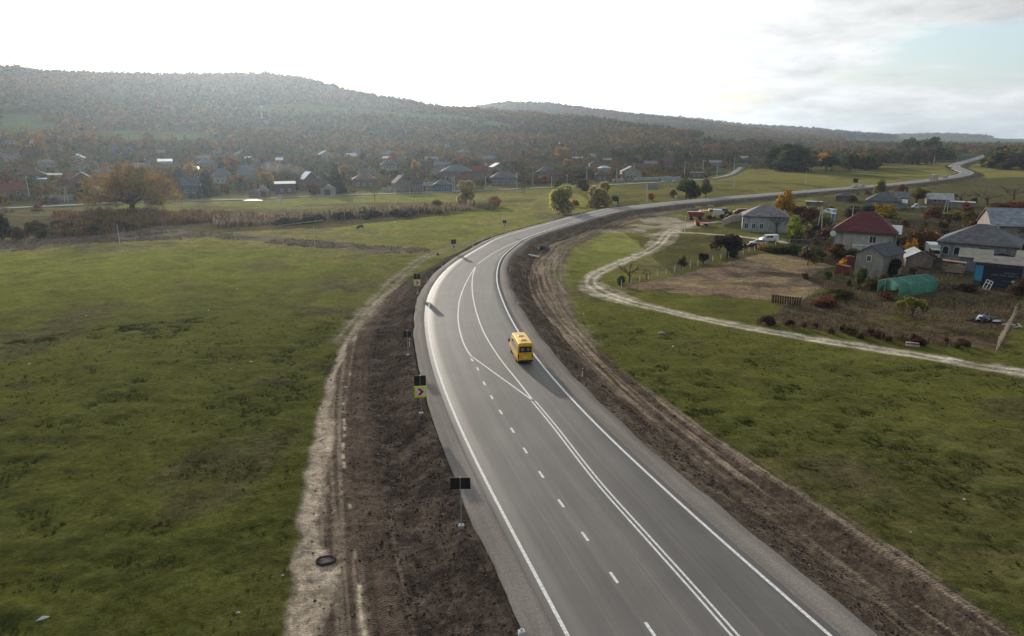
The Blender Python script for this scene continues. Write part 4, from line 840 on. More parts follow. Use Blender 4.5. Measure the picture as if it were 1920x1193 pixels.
mb = MB(); mb.box((1.0, -1.2, 1.0), (6.5, 2.4, 2.0)); mb.build('porch', cmat('wall', (0.50, 0.50, 0.48)), h2)
h3 = house(1603,1650,520,478,456,'gabled outbuilding with a dark blue-grey roof and a small white window in its gable',roof='gablex',roofc=(0.075,0.08,0.10),wall=(0.27,0.25,0.215),d=9,yaw=-0.42,wins=[(-0.2,4.0,0.8,1.1)],chimney=False,name='outbuilding',cat='shed',ov=0.3)
h4 = house(1764,1890,492,459,420,'large grey hip-roofed house with a row of arched windows behind the sheds',roof='hip',roofc=(0.125,0.13,0.14),wall=(0.26,0.255,0.245),d=14,arch=True,wins=[(-6.2,2.3,1.2,1.8),(-3.9,2.3,1.2,1.8),(-1.6,2.3,1.2,1.8)],yaw=-0.08)
mb = MB(); mb.box((1.6, -0.04, 2.2), (2.2, 0.1, 2.6)); mb.build('doorway', M['black_plastic'], h4)
house(1866,1960,452,424,392,'large house with a pale blue-grey sheet roof at the right edge',roof='gable',roofc=(0.27,0.30,0.34),wall=(0.30,0.25,0.24),d=12,yaw=0.35,chimney=False)
house(1626,1684,392,378,360,'dark grey hip-roofed house behind the round golden bush',roof='hip',roofc=(0.11,0.115,0.125),wall=(0.2,0.22,0.22),d=10,wins=W3(9,1.7,3))
house(1676,1700,385,371,360,'low grey-roofed annex with a white chimney right of the dark grey hip roof',roof='gable',roofc=(0.17,0.18,0.19),wall=(0.27,0.27,0.27),d=7)
house(1740,1782,384,374,363,'house with a pale sheet roof and a small dark gable beside the long block wall',roof='gable',roofc=(0.42,0.43,0.44),wall=(0.22,0.19,0.18),d=8,yaw=0.1,wins=W3(7,1.5,2),chimney=False)
house(1784,1822,390,380,377,'long flat-roofed grey block building behind the yellow plants',roof='flat',roofc=(0.4,0.39,0.38),wall=(0.26,0.25,0.24),d=6,chimney=False,name='outbuilding',cat='shed')
house(1684,1697,391,381,376,'small white-roofed hut between the round golden bush and the white pickup',roof='shed',roofc=(0.6,0.6,0.6),wall=(0.4,0.4,0.42),d=3,chimney=False,name='hut',cat='shed')
house(1512,1540,386,379,376,'long low shed with a pale flat roof behind the bare pear tree',roof='flat',roofc=(0.45,0.43,0.4),wall=(0.2,0.18,0.16),d=4,chimney=False,name='shed',cat='shed')
house(1568,1600,378,369,361,'dark roofed barn under the embankment left of the dark grey hip roof',roof='hip',roofc=(0.08,0.075,0.08),wall=(0.15,0.13,0.12),d=7,chimney=False,name='barn',cat='barn')
house(1700,1744,502,484,468,'shed with a low pale corrugated gable roof beside the green greenhouse',roof='gablex',roofc=(0.36,0.37,0.39),wall=(0.27,0.21,0.18),d=6,yaw=0.25,chimney=False,name='shed',cat='shed')
house(1800,1848,510,484,472,'flat grey block shed in front of the arched windows',roof='shed',roofc=(0.20,0.19,0.17),wall=(0.19,0.20,0.22),d=6,chimney=False,name='shed',cat='shed')
house(1850,1902,500,482,472,'gabled shed with a dark weathered roof behind the dark blue banner shed',roof='gablex',roofc=(0.10,0.10,0.09),wall=(0.14,0.12,0.11),d=6,chimney=False,name='shed',cat='shed',ov=0.6)
house(1906,1960,525,490,478,'round-cornered grey shed at the right edge beside the banner shed',roof='shed',roofc=(0.22,0.21,0.18),wall=(0.16,0.14,0.13),d=6,chimney=False,name='shed',cat='shed')
# banner shed: printed sheets nailed over its front (unreadable lettering)
bs = house(1829,1902,541,495,486,'shed clad in a dark blue printed banner with pale lettering and a white cross mark',roof='shed',roofc=(0.20,0.185,0.165),wall=(0.08,0.075,0.07),d=4.5,yaw=-0.05,chimney=False,name='banner_shed',cat='shed',ov=0.5)
pb_ = at(1865, 541); bw = 73 * mpp(pb_); bh = zat(1865, 495, pb_)
mb = MB(); mb.box((bw * 0.09, -0.05, bh * 0.46), (bw * 0.80, 0.05, bh * 0.82)); ban = mb.build('banner', cmat('cloth', (0.014, 0.020, 0.038)), bs)
mb = MB(); mb.box((-bw * 0.40, -0.055, bh * 0.55), (bw * 0.17, 0.05, bh * 0.62)); mb.build('blue_sheet', cmat('cloth', (0.05, 0.24, 0.36)), bs)
def words(m, x0, x1, z, hgt, y, rg):
    x = x0
    while x < x1:
        for _ in range(rg.integers(3, 8)):
            if x > x1: break
            wd = hgt * rg.uniform(0.45, 0.7); m.box((x + wd * .15, y, z), (wd * 0.22, 0.012, hgt))
            if rg.random() < 0.8: m.box((x + wd * .4, y, z + hgt * rg.choice([-0.42, 0, 0.42])), (wd * 0.5, 0.012, hgt * 0.2))
            if rg.random() < 0.6: m.box((x + wd * .65, y, z + hgt * rg.choice([-.15, .15])), (wd * 0.2, 0.012, hgt * 0.65))
            x += wd * 1.1
        x += hgt * 0.6
mb = MB(); rg_ = np.random.default_rng(3)
words(mb, bw * 0.13, bw * 0.42, bh * 0.66, 0.26, -0.085, rg_); words(mb, -bw * 0.12, bw * 0.42, bh * 0.55, 0.30, -0.085, rg_)
words(mb, bw * 0.13, bw * 0.28, bh * 0.34, 0.15, -0.085, rg_); words(mb, -bw * 0.1, bw * 0.2, bh * 0.17, 0.07, -0.085, rg_)
mb.build('lettering', cmat('cloth', (0.30, 0.33, 0.37)), ban)
mb = MB(); mb.box((bw * 0.345, -0.09, bh * 0.34), (0.46, 0.02, 0.46)); cr = mb.build('cross_mark', M['white'], ban)
mb = MB(); mb.box((bw * 0.345, -0.105, bh * 0.34), (0.10, 0.02, 0.3)); mb.box((bw * 0.345, -0.1075, bh * 0.34), (0.3, 0.02, 0.10)); mb.build('cross', cmat('cloth', (0.018, 0.028, 0.055)), cr)
def thing_at(px, py, name, label, cat, yaw=0, group=None, dz=0):
    p = at(px, py); return thing(name, label, cat, (p.x, p.y, p.z + dz), -math.atan2(p.x, p.y) + yaw, group), mpp(p), p
t, k, p = thing_at(1847, 543, 'window_frame', 'old white window frame leaning against the dark blue banner shed', 'window frame', 0.1, dz=0.02)
mb = MB()
for x_ in (-0.55, 0, 0.55): mb.box((x_, 0, 0.95), (0.1, 0.07, 1.9))
for z_ in (0.05, 1.3, 1.85): mb.box((0, 0.002, z_), (1.2, 0.06, 0.1))
g_ = mb.build('frame', M['white'], t); g_.rotation_euler = (-0.35, 0.35, 0); g_.location = (0, -0.4, 0.1)
# greenhouse with green netting
gp0 = at(1700, 548); t = thing('greenhouse', 'low gabled greenhouse covered in torn green netting', 'greenhouse', gp0, -math.atan2(gp0.x, gp0.y) - 0.62)
m, n, l, o = newmat('green_net'); d_ = N(n, 'ShaderNodeBsdfDiffuse'); d_.inputs[0].default_value = (0.10, 0.25, 0.21, 1); tl = N(n, 'ShaderNodeBsdfTranslucent'); tl.inputs[0].default_value = (0.13, 0.32, 0.27, 1); tp = N(n, 'ShaderNodeBsdfTransparent'); tp.inputs[0].default_value = (0.5, 0.85, 0.72, 1)
m1 = N(n, 'ShaderNodeMixShader', inp={0: 0.35}); m2 = N(n, 'ShaderNodeMixShader', inp={0: 0.28}); l.new(d_.outputs[0], m1.inputs[1]); l.new(tl.outputs[0], m1.inputs[2]); l.new(m1.outputs[0], m2.inputs[1]); l.new(tp.outputs[0], m2.inputs[2]); l.new(m2.outputs[0], o.inputs[0]); M['net'] = m
mb = MB(); W_, L_, h_, r_ = 4.6, 10.5, 2.3, 0.9; nz = np.random.default_rng(2)
Vg = []; Qg = []; prof = [(-W_/2, 0.05), (-W_/2, h_ * .5), (-W_/2, h_), (-W_/4, h_ + r_ * .55), (0, h_ + r_), (W_/4, h_ + r_ * .55), (W_/2, h_), (W_/2, h_ * .5), (W_/2, 0.05)]
ns = 12
for i in range(ns + 1):
    y_ = -L_/2 + L_ * i / ns
    for (a_, b_) in prof: Vg.append((a_ + nz.normal(0, .03), y_, b_ + nz.normal(0, .04) - 0.06 * (i % 2)))
for i in range(ns):
    for j in range(8): Qg.append((i * 9 + j, i * 9 + j + 1, (i + 1) * 9 + j + 1, (i + 1) * 9 + j))
mb.add(Vg, Qg); mb.add([(a_, -L_/2, b_) for a_, b_ in prof[:7]] , [(0, 1, 2, 3, 4, 5, 6)][:0] or [(0, 2, 3), (0, 3, 4)]); mb.add([(a_, L_/2, b_) for a_, b_ in prof], [tuple(range(9))])
mb.build('netting', M['net'], t, smooth=False)
mb = MB()
for i in range(0, ns + 1, 3):
    y_ = -L_/2 + L_ * i / ns
    for x_ in (-W_/2, W_/2): mb.cyl((x_ * .985, y_, h_/2), 0.05, h_, n=6)
    mb.tube([(-W_/2, y_, h_ - .03), (0, y_, h_ + r_ - .06), (W_/2, y_, h_ - .03)], 0.04, 5)
mb.tube([(0, -L_/2, h_ + r_ - .05), (0, L_/2, h_ + r_ - .05)], 0.04, 5); mb.tube([(-W_/6, -L_/2, 0), (-W_/6, -L_/2, h_ + .5)], 0.05, 5)
mb.build('frame', M['palewood'], t)

# ------------------------------------------------------------------ vehicles
def wheels(t, xs, ys, r=0.33, w=0.22):
    for x_ in xs:
        for y_ in ys:
            m = MB(); m.cyl((x_, y_, r), r, w, 'X', 18); wh_ = m.build('wheel', M['rubber'], t)
            m = MB(); m.cyl((x_ + (0.02 if x_ > 0 else -0.02), y_, r), r * 0.55, w, 'X', 12); m.build('rim', M['steel'], wh_)
def car(px, py, label, col_, kind='car', heading=0.0, name=None, loc=None, cat=None):
    """front of the vehicle points along local +Y"""
    p = loc if loc is not None else at(px, py); t = thing(name or 'parked_car', label, cat or 'car', p, heading); cm = cmat('car', col_)
    m = MB()
    if kind == 'car':
        m.prism([(-2.1,.28),(2.1,.28),(2.15,.62),(1.95,.78),(1.05,.92),(.45,1.40),(-1.2,1.43),(-1.95,.98),(-2.15,.85)], -.84, .84, 'X'); b = m.build('body', cm, t, bevel=0.07)
        m = MB(); m.prism([(.98,.93),(.42,1.34),(-1.18,1.37),(-1.85,.98)], -.852, .852, 'X'); m.build('side_window', M['glass'], b)
        m = MB(); m.add([(-.68,1.04,.95),(.68,1.04,.95),(.6,.50,1.39),(-.6,.50,1.39)], [(0,1,2,3)]); g1 = m.build('windscreen', M['glass'], b); g1.location = (0, .025, .02)
        m = MB(); m.add([(-.68,-1.92,1.03),(.68,-1.92,1.03),(.6,-1.27,1.41),(-.6,-1.27,1.41)], [(3,2,1,0)]); g1 = m.build('rear_window', M['glass'], b); g1.location = (0, -.03, .02)
        wheels(t, (-.76, .76), (-1.3, 1.3)); L2, fx = 2.14, .62
    elif kind == 'van':
        m.prism([(-2.5,.3),(2.4,.3),(2.5,.75),(2.25,1.05),(1.6,1.2),(.95,1.88),(-2.35,1.98),(-2.52,1.7)], -.92, .92, 'X'); b = m.build('body', cm, t, bevel=0.08)
        m = MB(); m.prism([(1.45,1.22),(.92,1.76),(.3,1.78),(.3,1.22)], -.932, .932, 'X'); m.prism([(.2,1.22),(.2,1.78),(-.75,1.78),(-.75,1.22)], -.932, .932, 'X'); m.build('side_window', M['glass'], b)
        m = MB(); m.add([(-.78,1.58,1.24),(.78,1.58,1.24),(.7,.98,1.84),(-.7,.98,1.84)], [(0,1,2,3)]); g1 = m.build('windscreen', M['glass'], b); g1.location = (0, .03, .02)
        wheels(t, (-.83, .83), (-1.5, 1.6)); L2, fx = 2.5, .7
    elif kind == 'pickup':
        m.prism([(.4,.4),(2.7,.4),(2.8,.9),(2.4,1.2),(1.9,1.3),(1.3,2.05),(.45,2.1)], -.95, .95, 'X'); b = m.build('cab', cm, t, bevel=0.06)
        m = MB(); m.prism([(1.85,1.33),(1.28,1.95),(.8,1.97),(.8,1.33)], -.962, .962, 'X'); m.build('side_window', M['glass'], b)
        m = MB(); m.add([(-.8,1.93,1.33),(.8,1.93,1.33),(.72,1.34,1.99),(-.72,1.34,1.99)], [(0,1,2,3)]); g1 = m.build('windscreen', M['glass'], b); g1.location = (0, .03, .02)
        m = MB(); m.box((0,-1.2,.72), (1.95,3.1,.14)); 
        for s_ in (-1, 1): m.box((s_ * .97, -1.2, 1.0), (.06, 3.1, .42))
        m.box((0, -2.75, 1.0), (1.9, .06, .42)); m.build('cargo_bed', cmat('car', (0.45, 0.45, 0.45)), t)
        wheels(t, (-.85, .85), (-1.6, 1.9), 0.36); L2, fx = 2.8, .7
    else:  # box truck
        m.prism([(1.9,.6),(3.6,.6),(3.65,1.2),(3.5,2.5),(1.9,2.6)], -1.1, 1.1, 'X'); b = m.build('cab', cm, t, bevel=0.08)
        m = MB(); m.box((0, 3.62, 1.9), (1.9, .06, .8)); m.build('windscreen', M['glass'], b)
        m = MB(); m.box((0, -1.0, 2.1), (2.4, 5.6, 2.6)); m.box((0, -1.0, .72), (1.2, 6, .2)); m.build('cargo_box', cmat('car', (0.42, 0.34, 0.28) if kind == 'truck' else col_), t, bevel=0.04)
        wheels(t, (-1.0, 1.0), (-2.4, 2.7), 0.48, 0.3); L2, fx = 3.66, .85
    for s_ in (-1, 1):
        m = MB(); m.box((s_ * fx, L2 - .02, .68), (.3, .1, .16)); m.build('headlight', M['white'], t)
        m = MB(); m.box((s_ * fx, -2.12 if kind == 'car' else (-2.5 if kind == 'van' else -2.78), .8), (.22, .1, .2)); m.build('tail_light', M['tail_red'], t)
    return t
# ---- school bus on the road, seen from behind
bp0 = flat(985, 683); hd = math.atan2(0.168, 0.985) * 1.0
bus = thing('minibus', 'yellow high-roofed minibus driving away up the right-hand lane', 'minibus', (bp0[0], bp0[1], 0.012), hd)
def section(y, w, z0, z1, tw=0.86, r=0.16):
    """rounded cross-section ring, 16 points"""
    hw = w / 2; tp = hw * tw; pts = []
    pts += [(-hw * .96, z0), (-hw, z0 + .25), (-hw, z0 + (z1 - z0) * .45), (-hw * .985, z0 + (z1 - z0) * .58)]
    pts += [(-tp - .02, z1 - r * 1.2), (-tp + r * .25, z1 - r * .35), (-tp + r * 1.2, z1 - .02), (-tp * .35, z1 + .02)]
    return [(x_, y, z_) for x_, z_ in pts] + [(-x_, y, z_) for x_, z_ in reversed(pts)]
secs = [section(0.0, 1.93, .38, 2.62, .84), section(.06, 1.99, .33, 2.72, .86), section(1.5, 2.0, .32, 2.76, .87), section(4.6, 2.0, .32, 2.76, .87), section(4.95, 2.0, .32, 2.70, .85),
        section(5.75, 1.97, .34, 1.46, .90, .1), section(6.35, 1.88, .36, 1.22, .88, .1), section(6.6, 1.62, .42, .98, .88, .08)]
mb = MB(); vs = [q for s_ in secs for q in s_]; fs = []
for i in range(len(secs) - 1):
    for j in range(15): fs.append((i * 16 + j, i * 16 + j + 1, (i + 1) * 16 + j + 1, (i + 1) * 16 + j))
    fs.append((i * 16 + 15, i * 16, (i + 1) * 16, (i + 1) * 16 + 15))
fs += [tuple(range(16)), tuple((len(secs) - 1) * 16 + k_ for k_ in range(16))[::-1]]
mb.add(vs, fs); body = mb.build('body', M['bus_yellow'], bus, smooth=False, bevel=0.025)
mb = MB(); mb.add([(-.80,-.012,1.52),(.80,-.012,1.52),(.77,-.012,2.3),(-.77,-.012,2.3)], [(0,1,2,3)]); rw = mb.build('rear_window', M['glass'], body)
mb = MB(); mb.box((0, -.025, 1.91), (.05, .02, .8)); mb.build('rear_door_gap', M['black_plastic'], body)
for s_ in (-1, 1):
    mb = MB(); mb.tube([(s_ * .38 + .16 * math.cos(a_), -.03, 1.9 + .16 * math.sin(a_)) for a_ in np.linspace(0, 2 * math.pi, 15)], .032, 5, cap=False); mb.cyl((s_ * .38, -.03, 1.9), .05, .01, 'Y', 8); mb.build('window_emblem', cmat('cloth', (0.4, 0.42, 0.4)), rw)
    mb = MB(); mb.box((s_ * .88, -.02, 1.05), (.15, .07, .52)); mb.build('tail_light', M['tail_red'], body, bevel=.01)
    mb = MB(); mb.tube([(s_ * .98, 4.95, 1.55), (s_ * 1.2, 5.0, 1.6)], .03, 6); mb.box((s_ * 1.24, 5.0, 1.72), (.2, .12, .38)); mb.build('side_mirror', M['black_plastic'], bus)
    # side glazing follows the leaning upper wall
    def sx(z_): 
        t_ = (z_ - 1.73) / (2.57 - 1.73); return s_ * (0.985 * (1 - t_) + 0.885 * t_ + 0.012)
    mb = MB()
    for a_, b_ in ((.35, 1.55), (1.62, 2.75), (2.82, 3.9)):
        mb.add([(sx(1.55), a_, 1.55), (sx(1.55), b_, 1.55), (sx(2.28), b_, 2.28), (sx(2.28), a_, 2.28)], [(0, 1, 2, 3) if s_ > 0 else (3, 2, 1, 0)])
    mb.build('side_window', M['glass'], body)
    mb = MB(); mb.add([(s_ * 1.0, 3.98, 1.5), (s_ * 1.0, 5.3, 1.5), (s_ * .94, 4.95, 2.15), (s_ * .94, 3.98, 2.2)], [(0, 1, 2, 3) if s_ > 0 else (3, 2, 1, 0)]); mb.build('cab_window', M['glass'], body)
    mb = MB(); mb.box((s_ * 1.0, 2.6, .62), (.04, 3.2, .10)); mb.build('side_trim', M['black_plastic'], body)
mb = MB(); mb.add([(-.82, 5.62, 1.62), (.82, 5.62, 1.62), (.74, 5.0, 2.52), (-.74, 5.0, 2.52)], [(0, 1, 2, 3)]); mb.build('windscreen', M['glass'], body)
mb = MB(); mb.box((0, -.06, .42), (1.9, .18, .22)); mb.build('rear_bumper', M['black_plastic'], bus, bevel=.03)
mb = MB(); mb.box((.12, -.03, 1.36), (.34, .04, .05)); mb.build('door_handle', M['black_plastic'], body)
mb = MB(); mb.box((0, -.02, .86), (.52, .03, .12)); mb.build('licence_plate', M['white'], body)
for y_ in (1.2, 3.0):
    mb = MB(); mb.box((0, y_, 2.80), (.78, .62, .08)); hh = mb.build('roof_hatch', cmat('car', (0.62, 0.52, 0.25)), body, bevel=.02); mb = MB(); mb.box((0, y_ - .08, 2.842), (.56, .26, .02)); mb.build('vent', M['black_plastic'], hh)
wheels(bus, (-.88, .88), (1.25, 5.15), .36, .26)
mb = MB(); mb.box((0, 3.2, .34), (1.5, 6.0, .1)); mb.build('underbody', M['black_plastic'], bus)

# ---- other vehicles
def hdg(px, py, px2, py2):
    a_ = at(px, py); b_ = at(px2, py2); return math.atan2(-(b_.x - a_.x), b_.y - a_.y)
def rd(px, py):
    q = flat(px, py, 0.0); return Vector((q[0], q[1], 0.012))
car(1441, 453, 'white panel van parked behind the yellow-green shrub', (0.72, 0.72, 0.70), 'van', heading=1.25 + math.pi / 8, name='parked_van', cat='van')
car(1421, 459, 'small white car with a reddish front parked in front of the white panel van', (0.62, 0.52, 0.50), 'car', heading=1.35)
car(1410, 465, 'black car parked beside the big dark tree, nearest of the three vehicles there', (0.02, 0.022, 0.03), 'car', heading=1.3)
car(1388, 401, 'dark red van parked in the machinery yard', (0.16, 0.015, 0.025), 'van', heading=1.45, name='parked_van', cat='van')
car(1391, 407, 'white car with a dark windscreen in front of the dark red van', (0.6, 0.6, 0.6), 'car', heading=2.4)
car(1722, 392, 'white flatbed pickup parked behind the maroon-roofed house', (0.62, 0.64, 0.66), 'pickup', heading=1.45, name='pickup_truck', cat='truck')
car(1747, 483, 'white lorry with a blue windscreen parked beside the arched-window house', (0.50, 0.53, 0.50), 'boxtruck', heading=2.75, name='lorry', cat='lorry')
car(0, 0, 'white car on the far road, left one of the pair', (0.68, 0.70, 0.72), 'car', heading=-0.95, name='car', loc=rd(1602, 352))
car(0, 0, 'silver-white car on the far road, right one of the pair', (0.60, 0.63, 0.66), 'car', heading=-0.95, name='car', loc=rd(1615, 351))
car(0, 0, 'lorry with a brownish box coming along the far road', (0.4, 0.36, 0.32), 'truck', heading=-0.9, name='lorry', loc=rd(1751, 338), cat='lorry')
car(0, 0, 'pale blue van before the sharp bend of the far road', (0.35, 0.45, 0.55), 'van', heading=-0.8, name='van', loc=rd(1772, 334), cat='van')
car(0, 0, 'tiny red car just inside the sharp bend of the far road', (0.4, 0.06, 0.05), 'car', heading=-0.3, name='car', loc=rd(1792, 326))
car(0, 0, 'small dark red car after the sharp bend of the far road', (0.25, 0.05, 0.05), 'car', heading=0.4, name='car', loc=rd(1779, 316))
car(1267, 342, 'silver car driving on the old road by the village', (0.5, 0.55, 0.58), 'car', heading=-1.3, name='car')
car(857, 361, 'small white car on the old road just left of the yellow willow', (0.6, 0.6, 0.6), 'car', heading=-1.4, name='car')
car(808, 357, 'white car parked in front of the low white shed in the village', (0.6, 0.62, 0.66), 'car', heading=-1.4)
car(1556, 401, 'white-topped blue cabin van among the bushes behind the maroon-roofed house', (0.45, 0.55, 0.62), 'van', heading=0.3, name='parked_van', cat='van')
# tractor-drawn machinery in the yard
t, k, p = thing_at(1304, 413, 'farm_trailer', 'long crimson tipping trailer in the machinery yard', 'trailer', 0.08)
mb = MB(); mb.prism([(-2.4, 1.5), (2.4, 1.5), (2.9, 3.0), (-2.9, 3.0)], -1.2, 1.2, 'Y'); mb.build('tub', cmat('car', (0.20, 0.01, 0.03)), t)
mb = MB(); mb.box((0, 0, 1.35), (4.6, 1.0, .2)); mb.build('chassis', M['black_plastic'], t)
for x_ in (-1.5, 1.5):
    for y_ in (-1.0, 1.0): mb = MB(); mb.cyl((x_, y_, .6), .6, .35, 'Y', 14); mb.build('wheel', M['rubber'], t)
t, k, p = thing_at(1316, 424, 'flatbed_trailer', 'low bright red flatbed trailer in front of the machinery', 'trailer', 0.25)
mb = MB(); mb.box((0, 0, .9), (5.0, 2.2, .25)); mb.box((-2.3, 0, 1.4), (.15, 2.2, 1.0)); mb.box((-1.6, -1.0, 1.3), (1.2, .1, .7)); mb.build('deck', cmat('car', (0.42, 0.03, 0.02)), t)
for x_ in (-1.3, 1.3):
    for y_ in (-.9, .9): mb = MB(); mb.cyl((x_, y_, .42), .42, .3, 'Y', 14); mb.build('wheel', M['rubber'], t)
def combine(px, py, label, c1, c2, yaw):
    t, k, p = thing_at(px, py, 'combine_harvester', label, 'farm machine', yaw)
    mb = MB(); mb.prism([(-2.6,1.1),(2.0,1.1),(2.4,2.0),(1.2,3.1),(-1.6,3.2),(-2.8,2.4)], -1.2, 1.2, 'Y'); b = mb.build('body', cmat('car', c1), t, bevel=.1)
    mb = MB(); mb.box((1.9, 0, 2.9), (1.3, 1.7, 1.5)); cb_ = mb.build('cab', cmat('car', c2), t, bevel=.08); mb = MB(); mb.box((2.0, -0.05, 3.0), (1.2, 1.68, 1.0)); mb.build('cab_glass', M['glass'], cb_).location = (0.02, 0, 0); mb = MB()
    mb.tube([(-1.2, .6, 3.1), (-1.6, .7, 4.2), (-3.6, .9, 4.3)], [.2, .2, .16], 8); mb.build('unloading_pipe', cmat('car', (0.5, 0.3, 0.05)), t)
    mb = MB(); mb.cyl((3.2, 0, .8), .45, 3.4, 'Y', 10); mb.box((2.8, 0, .6), (.5, 3.6, .5)); mb.build('reel', M['rust'], t)
    for x_, r_ in ((1.5, .8), (-1.9, .5)):
        for y_ in (-1.3, 1.3): mb = MB(); mb.cyl((x_, y_, r_), r_, .45, 'Y', 16); mb.build('wheel', M['rubber'], t)
combine(1321, 411, 'yellow combine harvester between the two red trailers', (0.45, 0.33, 0.05), (0.5, 0.48, 0.4), 0.2)
combine(1345, 409, 'white combine harvester with a dark cab right of the yellow one', (0.55, 0.55, 0.52), (0.12, 0.12, 0.12), 0.05)
t, k, p = thing_at(1362, 404, 'tractor', 'dark tractor with big wheels at the right end of the machinery', 'tractor', 0.3)
mb = MB(); mb.prism([(-1.6,.8),(1.7,.8),(1.8,1.5),(.2,1.7),(.1,2.7),(-1.3,2.7),(-1.6,1.5)], -.6, .6, 'Y'); mb.build('body', cmat('car', (0.05, 0.07, 0.08)), t, bevel=.06)
for x_, r_ in ((-1.0, .85), (1.3, .5)):
    for y_ in (-.85, .85): mb = MB(); mb.cyl((x_, y_, r_), r_, .45, 'Y', 16); mb.build('wheel', M['rubber'], t)

# ------------------------------------------------------------------ road signs and marker posts
def sign(px, pb, ptop, label, black=True, chev=False, wpx=20, bh=None, yaw=0.0):
    q = at(px, pb); p = Vector((q.x, q.y, q.z)); k = mpp(p); h = zat(px, ptop, p); w = wpx * k
    t = thing('chevron_sign' if chev else 'road_sign', label, 'road sign', p, -math.atan2(p.x, p.y) + yaw)
    m = MB(); m.cyl((0, 0.03, h / 2), .045, h, n=8); m.build('post', M['steel'], t)
    m = MB(); m.box((0, 0.02, .1), (.42, .38, .32)); m.build('footing', M['concrete'], t, bevel=.05)
    z = h
    if black:
        hb = bh * k if bh else w; m = MB(); m.box((0, -.06, z - hb / 2), (w, .035, hb)); b = m.build('board', M['black_panel'], t); z -= hb + .03
        m = MB(); m.box((0, -.095, z + hb / 2 + .03), (.05, .03, hb)); m.build('bracket', M['steel'], b)
    if chev:
        s = w * 1.03; zc = z - s / 2; m = MB(); m.box((0, -.07, zc), (s, .035, s)); b = m.build('chevron_board', M['lime'] if wpx > 10 else M['yellow_sign'], t)
        m = MB(); m.box((0, -.092, zc), (s * .74, .02, s * .74)); b2 = m.build('white_field', M['white'], b)
        e = s * .36; a_ = s * .05
        for s_ in (-1, 1):
            pass
        pr = [(-e * .75, e * .85), (-e * .05, e * .85), (e * .85, 0), (-e * .05, -e * .85), (-e * .75, -e * .85), (e * .05, 0)]
        m = MB(); m.prism([(x_, zc + z_) for x_, z_ in pr], -.125, -.1, 'Y'); m.build('arrow', M['red_sign'] if wpx > 10 else M['black_panel'], b2)
    return t
sign(865, 990, 895, 'bare black back of a wide sign board, nearest sign to the camera', True, False, 37, 23, yaw=-0.08)
sign(790, 778, 704, 'large lime-bordered sign with a red chevron under a black board, left of the dashed line', True, True, 21.5, 20)
sign(765, 668, 620, 'plain black sign back beside the left verge level with the yellow minibus', True, False, 14, 12.5)
sign(783, 552, 513, 'lime-bordered red chevron sign under a black board, second nearest with a chevron', True, True, 11.5, 11)
sign(851, 479, 449, 'small yellow chevron sign standing at the mouth of the pale haul track', True, True, 9.2, 8.5)
sign(946, 441, 413, 'small yellow chevron sign standing against the bright meadow left of the bend', True, True, 6.6, 6)
sign(1045, 414, 390, 'tiny yellow chevron sign in front of the left willow trunk', True, True, 5.4, 5)
sign(1153, 397, 378, 'tiny yellow chevron sign right of the big willow beyond the bend', False, True, 5.6, 5)
sign(1267, 382, 366, 'tiny yellow chevron sign near the two shrubs beyond the far stretch', False, True, 5.2, 5)
def marker(px, pb, label, hpx=None):
    p = at(px, pb); t = thing('marker_post', label, 'marker post', p, -math.atan2(p.x, p.y), 'white marker posts along the road')
    m = MB(); m.box((0, 0, .52), (.13, .09, 1.15), taper=.8); m.build('post', M['white'], t)
    m = MB(); m.box((0, 0, .9), (.145, .105, .2)); m.build('black_band', M['black_panel'], t)
mk = [(779,580,'white marker post on the left verge just above the plain black sign back'), (801,531,'white marker post right of the second nearest chevron sign'), (829,503,'white marker post on the left verge where the haul track nears the road'), (887,463,'white marker post left of the bend between two small chevron signs'), (768,650,'white marker post directly behind the plain black sign back'),
      (982,428,'white marker post left of the bend against the bright meadow'), (971,573,'white marker post on the right verge beyond the minibus'), (1092,708,'white marker post on the right verge nearer than the minibus'), (1028,415,'white marker post before the left willow'), (1079,405,'white marker post between the two willows'), (1125,395,'white marker post below the big willow'), (1164,389,'white marker post right of the big willow'),
      (1219,384,'white marker post beside the information board'), (1324,372,'white marker post below the two round shrubs'), (1376,369,'white marker post above the machinery yard'), (1421,364,'white marker post above the grey hip-roofed house')]
for a_ in mk: marker(*a_)
t, k, p = thing_at(821, 486, 'warning_sign', 'small dark triangular sign seen from behind on the haul track verge', 'road sign')
mb = MB(); mb.prism([(-.45, .9), (.45, .9), (0, 1.7)], -.03, .0, 'Y'); mb.build('board', M['black_panel'], t); mb = MB(); mb.cyl((0, .04, .7), .035, 1.5, n=6); mb.build('post', M['steel'], t)
t, k, p = thing_at(1212, 381, 'information_board', 'pale information board on a tall post beyond the far stretch of road', 'sign', 0.2)
mb = MB(); mb.cyl((0, 0, 4.2), .22, 8.6, n=8); mb.build('post', M['whitewash'], t); mb = MB(); mb.box((2.6, -.1, 7.2), (4.6, .12, 2.8)); mb.build('board', cmat('wall', (0.30, 0.31, 0.31)), t)
mb = MB(); mb.box((2.6, .05, 5.9), (5.0, .1, .12)); mb.build('bracket', M['steel'], t)
t, k, p = thing_at(1603, 350, 'sign_board', 'dark sign board standing behind the pair of white cars', 'sign'); p.z = 0
mb = MB(); mb.box((0, 4.6, 3.2), (2.6, .1, 2.4)); mb.build('board', M['black_panel'], t); mb = MB()
for x_ in (-.9, .9): mb.cyl((x_, 4.7, 2.0), .06, 4.0, n=6)
mb.build('post', M['steel'], t)

